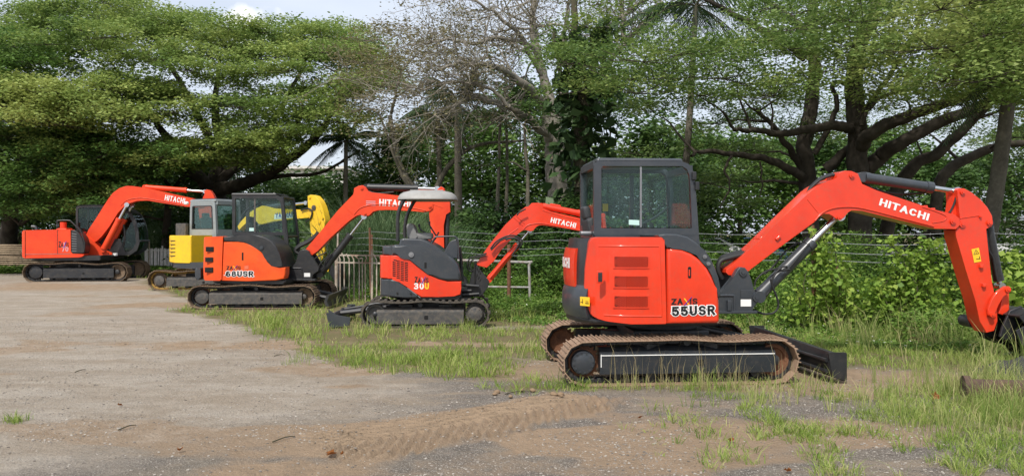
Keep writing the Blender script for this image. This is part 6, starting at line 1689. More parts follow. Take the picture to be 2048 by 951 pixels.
def pad_tree(name, label, cat, base, limbs, pads, bk, lf, rs, per_pad=420, leaf=.16, sub=14, flat=.50, group=None, twig_r=.012, thick=.20, clusters_r=.34, skel=.07):
    """limbs: [(points, r0, r1)], pads: [(centre, rx, tint)]; a branch is grown from the nearest limb to every pad"""
    root = empty(name, base); tag(root, label, cat, group)
    off = np.array(base, float)
    W = Wood(); nodes = []; nr = []
    for pts, r0, r1 in limbs:
        P = curve_pts(pts, 7, .022, rs); rr = np.linspace(r0, r1, len(P)); W.tube(P - off, rr, 10, .14)
        nodes += list(P); nr += list(rr)
    cen = np.array(base[:2])
    order = sorted(range(len(pads)), key=lambda i: (pads[i][0][0] - cen[0]) ** 2 + (pads[i][0][1] - cen[1]) ** 2)
    LV = []; LT = []
    for i in order:
        c, rx, tn = pads[i]; c = np.array(c, float)
        Nn = np.array(nodes); d = Nn - c; dist = np.linalg.norm(d, axis=1)
        cost = dist + 1.2 * np.maximum(0, d[:, 2] + .1) + .15 * np.linalg.norm(Nn - np.array([off[0], off[1], off[2]]), axis=1) * .4
        j = int(np.argmin(cost)); s = Nn[j]; D_ = dist[j]
        if D_ > .4:
            mid = s * .5 + c * .5 + np.array([0, 0, .10 * D_]) + rs.randn(3) * .07 * D_
            P = curve_pts([s, mid, c], 5, .03 * D_ / 2, rs); r0 = min(nr[j] * .8, .022 + .018 * D_); rr = np.linspace(r0, twig_r, len(P))
            W.tube(P - off, rr, 5)
            nodes += list(P[2:]); nr += list(rr[2:])
        # twigs and leaf clusters of this pad
        n = sub; a = rs.rand(n) * 2 * math.pi; r = np.sqrt(rs.rand(n)) * rx
        el = .75 + .5 * rs.rand(); ph = rs.rand() * 3.14
        ex, ey = r * np.cos(a) * el, r * np.sin(a) / el
        cc = c + np.stack([ex * math.cos(ph) - ey * math.sin(ph), ex * math.sin(ph) + ey * math.cos(ph), (rs.rand(n) - .5) * thick * rx + .26 * rx * (1 - (r / rx) ** 2)], -1)
        for q in cc[::2]:
            m_ = (c + q) / 2 + np.array([0, 0, -.06 * rx]); W.tube(np.array([c, m_, q]) - off, [twig_r, twig_r * .8, twig_r * .4], 3)
        k = per_pad // n
        P = np.repeat(cc, k, 0) + rs.randn(n * k, 3) * np.array([clusters_r, clusters_r, clusters_r * .40]) * rx * .62
        LV.append(leaves(P - off, leaf, rs, flat)); LT.append(np.clip(tn + .10 * rs.randn(n).repeat(k) + .08 * rs.randn(n * k), 0, 1))
    W.build('trunk', BK[bk], root)
    if LV: quads_mesh('crown', np.concatenate(LV), np.concatenate(LT), LF[lf], root)
    return root

def blob_tree(name, label, cat, base, h, rad, rs, lf='dark', bk='dark', n=9000, leaf=.22, low=.25, group=None, tint=.45, squash=1.0):
    """bushy tree: clumps on an uneven ovoid, gaps between them"""
    root = empty(name, base); tag(root, label, cat, group); W = Wood()
    nl = 5
    W.tube(curve_pts([(0, 0, -.1), (rs.randn() * .15, 0, h * .3), (rs.randn() * .3, rs.randn() * .3, h * .75)], 4, .04, rs), np.linspace(.05 + .016 * h, .03, 9), 8, .2)
    K = max(14, int(n / 260)); cl = []
    for i in range(K):
        z = low + (1 - low) * rs.rand() ** .8; a = rs.rand() * 2 * math.pi
        prof = math.sin(min(1, (z - low) / (1 - low) * .93 + .12) * math.pi) ** .6
        r = rad * prof * (.45 + .6 * rs.rand() ** .5)
        cl.append((r * math.cos(a), r * math.sin(a) * squash, z * h))
    cl = np.array(cl)
    for q in cl[::2]:
        z0 = q[2] * .55; W.tube(curve_pts([(0, 0, z0), (q[0] * .5, q[1] * .5, z0 * .5 + q[2] * .5 - .05), tuple(q)], 3, .02, rs), np.linspace(.012 * h ** .6 + .01, .008, 7), 4)
    k = n // K; cr = rad * .20
    P = np.repeat(cl, k, 0) + rs.randn(K * k, 3) * cr * np.array([1, 1, .62])
    P[:, 2] = np.maximum(P[:, 2], .03)
    tn = np.clip(tint + .16 * rs.randn(K).repeat(k) + .1 * rs.randn(K * k), 0, 1)
    W.build('trunk', BK[bk], root); quads_mesh('crown', leaves(P, leaf, rs, .45), tn, LF[lf], root)
    return root

def at(px, py, D): return tuple(ray_at(px, py, D))
def line(pl, D, dD=0.0):
    n = len(pl); return [at(p[0], p[1], (D if len(p) < 3 else p[2]) + dD * i / max(1, n - 1)) for i, p in enumerate(pl)]

def scatter(region, D0, D1, n, rs, mind, reject=None):
    """poisson-like points in photo space region(px)->(ytop, ybot), at random depth"""
    out = []; tries = 0
    while len(out) < n and tries < n * 60:
        tries += 1
        px = region[0] + rs.rand() * (region[1] - region[0]); yt, yb = region[2](px), region[3](px)
        if yb <= yt: continue
        py = yt + rs.rand() * (yb - yt); D = D0 + rs.rand() * (D1 - D0)
        if reject is not None and reject(px, py, rs): continue
        p = np.array(at(px, py, D))
        if all(np.linalg.norm((p - q) * np.array([1, .6, 1.9])) > mind for q in out): out.append(p)
    return out
def pl(*pts):
    xs = [p[0] for p in pts]; ys = [p[1] for p in pts]; return lambda x: float(np.interp(x, xs, ys))

def palm(label, base, top, rs, nf=15, L=3.2, lf='frond', lean=None, r=.13, group='palms among the trees', droopy=.9):
    root = empty('palm_tree', base); tag(root, label, 'palm', group); off = np.array(base); W = Wood()
    b = np.array(base, float); t = np.array(top, float)
    mid = (b + t) / 2 + np.array([(lean or 0) * .5, 0, 0]); P = curve_pts([b - [0, 0, .1], mid, t], 10)
    W.tube(P - off, np.linspace(r * 1.25, r * .8, len(P)) * (1 + .06 * (np.arange(len(P)) % 2)), 10); tr = W.build('trunk', BK['palm'], root)
    for i in range(nf):
        a = 2 * math.pi * i / nf * 2.4 + rs.rand() * .5; el = R(70 - 105 * ((i * .618) % 1)); l = L * (.8 + .35 * rs.rand())
        d = np.array([math.cos(a) * math.cos(el), math.sin(a) * math.cos(el), math.sin(el)])
        s = np.linspace(0, 1, 14)[:, None]; Pm = t + d * l * s + np.array([0, 0, -1.0]) * (droopy * l * .55) * s ** 2.1
        Wf = Wood(); Wf.tube(Pm - off, np.linspace(.022, .005, 14), 4)
        T = unit(np.gradient(Pm, axis=0)); side = unit(np.cross(T, [0, 0, 1.0])); m = 44
        u = np.linspace(.1, .99, m); Q_ = []
        for sg in (-1, 1):
            idx = u * 13; i0 = np.floor(idx).astype(int).clip(0, 12); fr_ = (idx - i0)[:, None]
            p = Pm[i0] * (1 - fr_) + Pm[i0 + 1] * fr_; sd = side[i0] * sg; tt = T[i0]
            ll = (.22 * l * np.sin(np.clip(u, .08, 1) * math.pi * .9 + .25) + .05)[:, None] * (.85 + .3 * rs.rand(m, 1))
            dd = unit(sd + tt * .55 + np.array([0, 0, -1.0]) * (.45 + .6 * rs.rand(m, 1)))
            w_ = tt * .02
            Q_.append(np.stack([p - w_, p + w_, p + dd * ll * .6 + w_ * .7 + [0, 0, -.02], p + dd * ll + np.array([0, 0, -.12]) * ll], 1))
        V = np.concatenate(Q_) - off; fr0 = quads_mesh('frond', V, np.full(len(V), .3 + .4 * rs.rand()), LF[lf], root)
        Wf.build('frond_stalk', BK['stem'], fr0)
    return root

def build_trees():
    rs = np.random.RandomState(21)
    GR = 'broad trees beyond the fence'
    # ---------- big rain tree, left centre
    base = tuple(ground_at(440, 535)[:2]) + (0,); base = (at(440, 500, 36)[0], 36, 0)
    limbs = [(line([(440, 540), (432, 440), (425, 372)], 36), .62, .5), (line([(425, 385), (380, 330), (330, 270), (280, 190)], 36, -3), .32, .09),
             (line([(428, 380), (470, 372), (540, 345), (592, 308), (635, 270), (665, 225), (690, 160)], 36, -4), .34, .07), (line([(425, 375), (440, 300), (430, 220), (440, 120)], 36, 2), .36, .08),
             (line([(430, 372), (500, 300), (560, 220), (610, 130)], 36, 1), .26, .06), (line([(425, 375), (350, 330), (240, 300), (150, 250)], 36, -5), .28, .06), (line([(480, 368), (560, 352), (640, 345), (720, 300)], 36, -3), .13, .04),
             (line([(430, 300), (380, 200), (330, 110), (300, 40)], 37, 1), .20, .05), (line([(560, 330), (590, 250), (640, 190), (700, 110)], 35, 0), .14, .04)]
    top = pl((-60, 60), (60, 22), (120, 10), (200, 2), (330, 12), (400, 42), (520, 62), (600, 56), (680, 50), (730, 78), (765, 120))
    bot = pl((-60, 300), (100, 300), (250, 320), (330, 330), (420, 300), (520, 300), (640, 285), (700, 240), (765, 170))
    pads = []
    for p in scatter((-60, 765, top, lambda x: top(x) + 60), 33, 39, 66, rs, 1.2): pads.append((p, 1.15 + .5 * rs.rand(), .50 + .2 * rs.rand()))
    def gapf(px, py, rs):
        return rs.rand() < .45 * math.exp(-(((px - 250) / 170) ** 2 + ((py - 128) / 26) ** 2)) + .7 * math.exp(-(((px - 560) / 70) ** 2 + ((py - 150) / 40) ** 2)) + .6 * math.exp(-(((px - 440) / 80) ** 2 + ((py - 110) / 22) ** 2))
    for p in scatter((-60, 765, lambda x: top(x) + 50, bot), 29, 35, 100, rs, 1.3, gapf): pads.append((p, 1.0 + .5 * rs.rand(), .42 + .3 * rs.rand()))
    for p in scatter((60, 720, lambda x: top(x) + 40, bot), 36, 43, 20, rs, 2.2): pads.append((p, 1.2 + .6 * rs.rand(), .25 + .2 * rs.rand()))
    for p in scatter((20, 240, pl((0, 175), (240, 180)), pl((0, 250), (240, 255))), 27.5, 29.5, 14, rs, 1.0): pads.append((p, 1.2 + .4 * rs.rand(), .85))
    pad_tree('rain_tree', 'vast spreading tree with layered yellow-green canopy behind the two leftmost excavators', 'tree', base, limbs, pads, 'dark', 'rain', rs, 1150, .145, 18, group=GR)
    # ---------- leftmost darker tree
    base = (at(18, 500, 35.5)[0], 35.5, 0)
    limbs = [(line([(18, 535), (20, 430), (40, 330), (60, 200)], 35.5, -3), .40, .12), (line([(30, 400), (90, 330), (160, 290)], 31, -1), .18, .06), (line([(35, 350), (-20, 280), (-60, 200)], 31), .18, .06), (line([(40, 450), (100, 400), (180, 380)], 31, 1), .12, .05)]
    pads = [(p, 1.0 + .4 * rs.rand(), .3 + .25 * rs.rand()) for p in scatter((-90, 330, pl((-90, 60), (60, 90), (120, 250), (330, 300)), pl((-90, 440), (100, 430), (330, 400))), 28.5, 33.5, 88, rs, 1.0)]
    pad_tree('rain_tree', 'dark green tree at the far left edge behind the red-orange excavator', 'tree', base, limbs, pads, 'dark', 'mid', rs, 950, .15, 16, group=GR, thick=.5)
    # low green boughs hanging in front, centre left
    base = (at(330, 500, 34)[0], 33, 0)
    limbs = [(line([(330, 530), (335, 440), (345, 370)], 33), .2, .12), (line([(345, 380), (300, 330), (270, 300)], 33, -2), .09, .04), (line([(345, 375), (390, 330), (420, 310)], 33, -2), .09, .04)]
    pads = [(p, .9 + .4 * rs.rand(), .55 + .25 * rs.rand()) for p in scatter((100, 560, pl((100, 330), (260, 290), (420, 285), (560, 300)), pl((100, 430), (240, 440), (300, 350), (420, 330), (560, 330))), 29.5, 32, 34, rs, 1.0)]
    pad_tree('rain_tree', 'smaller light green tree low under the vast canopy, over the leftmost boom', 'tree', base, limbs, pads, 'dark', 'rain', rs, 950, .145, 16, group=GR)
    # ---------- grey half-bare tree in the centre
    D = 25.5; base = (at(1118, 500, D)[0], D, 0)
    Z7 = lambda p: [(680 + a / 2.264, b / 2.264) for a, b in p]
    LZ = lambda p, d0=D, dd=0: line(Z7(p), d0, dd)
    root = empty('bare_tree', base); tag(root, 'tall grey tree with thin bare twigs and few leaves, in the centre', 'tree', GR); off = np.array(base)
    W = Wood(); tips = []; segs = []
    def limb(P, r0, r1): 
        Pc = curve_pts(P, 7, .03, rs); rr = np.linspace(r0 * .92, r1 * 1.2, len(Pc)); W.tube(Pc - off, rr, 8, .15); segs.append((Pc, rr))
    limb(LZ([(985, 1210), (985, 900), (975, 740), (960, 600), (965, 500)]), .38, .27)
    limb(LZ([(965, 560), (950, 450), (920, 330), (880, 180), (872, 60), (890, -80)]), .22, .06)
    limb(LZ([(970, 640), (930, 610), (850, 545), (770, 490), (680, 460), (600, 440), (520, 475), (430, 520)], D, -3), .18, .03)
    limb(LZ([(960, 520), (890, 440), (840, 380), (760, 330), (690, 300), (600, 290), (520, 290), (430, 330)], D, -4), .17, .03)
    limb(LZ([(970, 520), (1010, 430), (1030, 300), (1010, 180), (1030, 60), (1060, -60)], D, 1), .15, .04)
    limb(LZ([(930, 360), (860, 240), (800, 140), (700, 60), (600, 0)], D, -2), .11, .03)
    limb(LZ([(905, 270), (850, 200), (720, 175), (600, 200), (480, 180), (380, 200)], D, -3), .10, .02)
    limb(LZ([(1020, 350), (1100, 250), (1180, 160), (1290, 60), (1400, -10)], D, 0), .10, .04)
    limb(LZ([(1290, 200), (1280, 80), (1265, -40)], D, 0), .10, .07); limb(LZ([(1060, 480), (1180, 330), (1290, 200), (1400, 80), (1460, 0)], D + 1, 0), .13, .06)
    limb(LZ([(770, 490), (700, 420), (600, 380), (500, 370), (380, 400), (280, 380)], D - 2, -1), .07, .02)
    limb(LZ([(870, 130), (960, 110), (1060, 130), (1140, 100)], D, 0), .06, .02); limb(LZ([(870, 130), (780, 130), (700, 150)], D, -1), .05, .02)
    LP = []
    def rec(p, d, L_, r, depth):
        n = 6; P = [p]; q = p.copy(); dd = d.copy()
        for i in range(n):
            dd = unit(dd + rs.randn(3) * .22 + np.array([0, 0, .03])); q = q + dd * L_ / n; P.append(q.copy())
        W.tube(np.array(P) - off, np.linspace(r, r * .35, n + 1), 4 if depth < 2 else 3)
        if depth < 2:
            for _ in range(4 if depth == 0 else 3):
                i = 1 + rs.randint(n); a = unit(dd * .6 + rs.randn(3) * .75); rec(P[i], a, L_ * (.45 + .35 * rs.rand()), r * .55, depth + 1)
        else: LP.append(P[-1]); LP.append(P[-3])
    for Pc, rr in segs[1:]:
        n = len(Pc)
        for _ in range(int(n * .36)):
            i = rs.randint(n // 4, n); t_ = Pc[min(i + 1, n - 1)] - Pc[max(i - 1, 0)]; t_ = t_ / (np.linalg.norm(t_) + 1e-9)
            d = unit(t_ * .6 + rs.randn(3) * .7 + np.array([-.25, -.15, .2])); rec(Pc[i], d, 1.0 + 1.7 * rs.rand(), max(.015, rr[i] * .33), 0)
    W.build('trunk', BK['grey'], root); LP = np.array(LP)
    k = rs.rand(len(LP)) < .5; LPs = LP[k]; P = np.repeat(LPs, 10, 0) + rs.randn(len(LPs) * 10, 3) * np.array([.26, .26, .12])
    quads_mesh('crown', leaves(P - off, .085, rs, .5), np.clip(.5 + .25 * rs.randn(len(P)), 0, 1), LF['dry'], root)
    # sparse olive canopy piece beside it on the left
    base = (at(870, 500, 28)[0], 28.5, 0)
    limbs = [(line([(872, 520), (850, 420), (800, 330), (780, 230)], 28.5), .2, .08), (line([(860, 440), (800, 340), (760, 230)], 28.5, -1), .08, .03), (line([(850, 420), (900, 330), (960, 290), (1050, 280)], 28.5), .12, .04)]
    pads = [(p, .9 + .5 * rs.rand(), .4 + .3 * rs.rand()) for p in scatter((700, 930, pl((700, 110), (780, 60), (930, 60)), pl((700, 215), (760, 235), (800, 300), (930, 250))), 26.5, 30, 40, rs, 1.1)]
    pad_tree('sparse_tree', 'thin olive tree with sparse leaves between the vast canopy and the grey bare tree', 'tree', base, limbs, pads, 'thin', 'dry', rs, 230, .12, 14, group=GR)
    # ---------- climber-clad trunk
    D = 21.5; base = (at(1160, 600, D)[0], D, 0)
    root = empty('vine_clad_tree', base); tag(root, 'leaning brown trunk wrapped in dark big-leaved climber behind the near cab', 'tree', GR); off = np.array(base); W = Wood()
    tr = curve_pts(line([(1168, 600), (1166, 420), (1162, 290), (1168, 220), (1160, 160), (1150, 60), (1155, -30)], D), 8, .03, rs); W.tube(tr - off, np.linspace(.24, .08, len(tr)), 9, .2)
    W.tube(curve_pts(line([(1166, 330), (1150, 240), (1120, 150), (1110, 60)], D), 6, .03, rs) - off, np.linspace(.1, .05, 19), 7); W.build('trunk', BK['stem'], root)
    P = []
    for i in range(1000):
        q = tr[rs.randint(2, int(len(tr) * .8))]; a = rs.rand() * 6.28; r = .2 + .75 * rs.rand(); P.append(q + np.array([math.cos(a) * r, math.sin(a) * r * .7, rs.randn() * .25]))
    for i in range(500): P.append(np.array(at(1070 + 110 * rs.rand(), 390 + 130 * rs.rand(), 21 + 1.5 * rs.rand())))
    P = np.array(P); L1 = leaves(P - off, .36, rs, .35, .62, .45)
    cr = quads_mesh('climber', L1, rs.rand(len(P)), LF['big'], root)
    P = np.array([at(1195 + 45 * rs.rand(), 35 + 55 * rs.rand(), D - .5) for _ in range(46)]); quads_mesh('climber', leaves(P - off, .55, rs, .3, .35, .4), .8 + .2 * rs.rand(len(P)), LF['big'], root)
    # ---------- tall right-hand rain tree
    Z8 = lambda p: [(1300 + a[0] / 1.829, a[1] / 1.829) + ((a[2],) if len(a) > 2 else ()) for a in p]
    L8 = lambda p, d0=22.0, dd=0: line(Z8(p), d0, dd)
    base = (at(1712, 560, 22)[0], 22, 0)
    limbs = [(L8([(770, 1060), (768, 860), (762, 640), (756, 480), (748, 300), (760, 180), (800, 90), (855, -40)]), .34, .18),
             (L8([(600, 1050), (590, 860), (572, 640), (565, 520), (588, 400), (600, 250), (590, 80), (606, -40)], 23), .28, .14),
             (L8([(762, 540), (800, 500), (900, 440), (1050, 390), (1200, 330), (1340, 250)], 22, -3), .22, .08),
             (L8([(790, 620), (850, 570), (900, 530), (1050, 450), (1200, 390), (1330, 330), (1450, 230)], 22.5, -2), .24, .09),
             (L8([(860, 860), (930, 640), (1060, 555), (1200, 420), (1300, 280), (1380, 160)], 23, -2), .22, .07),
             (L8([(1040, 860), (1060, 660), (1180, 570), (1300, 530), (1400, 515)], 24, 0), .20, .10),
             (L8([(748, 470), (690, 462), (600, 466), (530, 480), (460, 490), (380, 480), (310, 476)], 22, -3), .16, .05),
             (L8([(575, 660), (520, 625), (430, 585), (330, 570), (200, 552), (150, 570)], 23, -2), .15, .04),
             (L8([(590, 130), (520, 70), (450, 25), (380, -30)], 23, 0), .13, .06), (L8([(570, 210), (500, 160), (400, 105), (300, 50), (200, 0)], 23, 0), .14, .06),
             (L8([(748, 320), (690, 300), (670, 320), (680, 400), (640, 500), (600, 560)], 22.5), .05, .09), (L8([(570, 640), (520, 560), (480, 500), (430, 440), (380, 400)], 23, -1), .12, .04),
             (L8([(640, 620), (700, 570), (760, 520), (740, 500)], 22.5), .16, .10), (L8([(760, 480), (800, 380), (860, 300), (920, 200), (990, 60), (1000, -30)], 22.5), .09, .04), (L8([(770, 460), (830, 360), (930, 320), (960, 220)], 21.5), .06, .03),
             (L8([(300, 570), (270, 620), (290, 680), (260, 760)], 21.5), .04, .02), (L8([(400, 590), (410, 660), (400, 720)], 22), .03, .015)]
    pads = []
    for p in scatter((1130, 2110, pl((1130, 60), (1250, 95), (1400, 60), (1500, 30), (1700, -40), (2110, -40)), pl((1130, 190), (1400, 200), (1700, 190), (1850, 210), (2110, 240))), 16, 22, 92, rs, 1.05, lambda px, py, r: (1290 < px < 1520 and py < 85)): pads.append((p, .85 + .45 * rs.rand(), .35 + .3 * rs.rand() + .3 * float(sstep(6.5, 10, p[0]))))
    for p in scatter((1180, 2110, pl((1180, -60), (2110, -60)), pl((1180, 60), (1450, 60), (1700, 120), (2110, 160))), 20, 27, 26, rs, 1.4, lambda px, py, r: (1270 < px < 1540)): pads.append((p, 1.0 + .5 * rs.rand(), .3 + .3 * rs.rand()))
    for p in scatter((1850, 2110, pl((1850, 0), (2110, -20)), pl((1850, 170), (2110, 200))), 12.5, 15, 22, rs, .8): pads.append((p, .75 + .3 * rs.rand(), .8))
    for p in scatter((1200, 2080, pl((1200, 200), (2080, 200)), pl((1200, 400), (1500, 420), (1700, 250), (2080, 330))), 22, 29, 38, rs, 1.3): pads.append((p, .9 + .5 * rs.rand(), .25 + .3 * rs.rand()))
    pad_tree('rain_tree', 'huge dark-limbed spreading tree over the boom of the nearest excavator', 'tree', base, limbs, pads, 'dark', 'rain2', rs, 780, .098, 18, group=GR, twig_r=.009)
    # ---------- palms
    palm('small distant palm with drooping dark fronds under the edge of the vast canopy', (at(690, 500, 33)[0], 33, 0), at(692, 282, 33), rs, 18, 2.0, r=.10)
    palm('tall palm whose fronds show above the cab of the nearest excavator', (at(1345, 500, 24)[0], 24, 0), at(1392, 12, 24), rs, 22, 3.3, r=.10, lean=.2, droopy=1.15)
    palm('palm with hanging fronds among the twigs of the grey bare tree', (at(918, 500, 27)[0], 27, 0), at(915, 205, 27), rs, 15, 2.4, r=.13)
    palm('leaning palm with ringed trunk at the right edge, crown lost in leaves', (at(1952, 560, 17)[0], 17, 0), at(2030, 100, 16), rs, 13, 2.2, r=.15, lean=.1)
    palm('palm with a thin straight trunk just left of the small excavator canopy', (at(884, 500, 29)[0], 29, 0), at(876, 240, 29), rs, 12, 1.9, r=.10)
    # ---------- thin poles of young trees
    for (x0, x1, yt, D, lb) in ((985, 1003, 200, 26, 'thin young tree with a crooked stem right of the small excavator roof'), (1008, 1012, 180, 28, 'thin straight young tree left of the climber-clad trunk'), (1060, 1048, 250, 24, 'slim dark sapling before the grey bare tree')):
        b = (at(x0, 500, D)[0], D, 0); P = line([(x0, 520), ((x0 + x1) / 2 + 3, 380), (x1, yt)], D)
        pads = [(np.array(P[-1]) + rs.randn(3) * np.array([.8, .8, .5]), .7, .4) for _ in range(7)]
        pad_tree('young_tree', lb, 'tree', b, [(P, .085, .04)], pads, 'thin', 'dark', rs, 200, .13, 10, group='thin young trees')
    # ---------- far and dark trees closing the view
    spots = [(-40, 42, 7.5, 3.6, 'dark'), (90, 46, 8, 4, 'dark'), (200, 44, 6.0, 3.6, 'dark'), (300, 47, 6.0, 3.6, 'mid'), (480, 45, 6.6, 3.6, 'dark'), (395, 40, 5.2, 2.8, 'dark'), (560, 50, 5.4, 3.0, 'mid'), (640, 46, 5.0, 3.2, 'mid'), (735, 44, 3.9, 3.2, 'mid'), (800, 38, 6.6, 3.0, 'mid'),
             (870, 41, 7.5, 3.3, 'mid'), (960, 36, 6.8, 3.0, 'mid'), (1040, 40, 9.0, 3.6, 'mid'), (1110, 34, 6.0, 2.8, 'dark'), (1220, 38, 9.5, 3.6, 'mid'), (1300, 33, 6.0, 2.6, 'dark'), (1390, 40, 7.0, 3.4, 'mid'), (1480, 36, 6.2, 3.0, 'mid'),
             (1570, 42, 6.8, 3.6, 'mid'), (1660, 38, 6.0, 3.0, 'dark'), (1770, 44, 7.4, 3.8, 'mid'), (1860, 40, 5.6, 2.8, 'dark'), (1960, 46, 6.0, 2.9, 'mid'), (2080, 40, 8, 3.0, 'dark')]
    for i, (px, D, h, r, lf) in enumerate(spots):
        nm = {'dark': 'dark leafy', 'mid': 'mid green'}[lf]
        lb = 'background trees closing the view far behind the fence'
        blob_tree('background_tree', BGL[i], 'tree', (at(px, 500, D)[0], D, 0), h, r, rs, lf, n=9000, leaf=.27, low=.06, group='far trees closing the view')
BGL = ['far dark tree at the extreme left edge, behind everything', 'far dark tree above the stacked planks', 'far dark tree behind the cab of the leftmost excavator', 'far lighter tree behind the leftmost boom', 'far dark tree behind the cab of the orange excavator', 'far low dark tree behind the grey cab',
       'far lighter tree right of the orange excavator cab', 'far low tree behind the yellow arm', 'far low tree left of the small grey canopy roof', 'far low dark tree behind the small grey canopy roof', 'far lighter tree right of the grey canopy roof', 'far lighter low tree between the canopy roof and the small boom',
       'far tall dark tree left of the climber-clad trunk', 'far low dark tree behind the small red boom', 'far tall dark tree behind the near cab', 'far dark tree seen through the near cab window', 'far lighter tree right of the near cab', 'far dark tree above the near boom foot',
       'far lighter tree behind the middle of the near boom', 'far dark tree under the near boom bend', 'far tall lighter tree between the great dark limbs', 'far dark tree behind the arm cylinder of the near machine', 'far tall lighter tree beside the leaning palm', 'far dark tree at the extreme right edge']

FENCE = [(-17.5, 34.5), (-13.2, 31.0), (-9.0, 25.8), (-6.2, 22.6), (-3.6, 19.6), (-1.2, 18.0), (1.0, 16.3), (3.1, 14.8), (5.22, 13.3), (7.4, 12.35), (10.0, 11.6), (13.5, 11.0)]
def fence_at(t):
    k = min(int(t), len(FENCE) - 2); u = t - k; a, b = FENCE[k], FENCE[k + 1]; return (a[0] + (b[0] - a[0]) * u, a[1] + (b[1] - a[1]) * u)

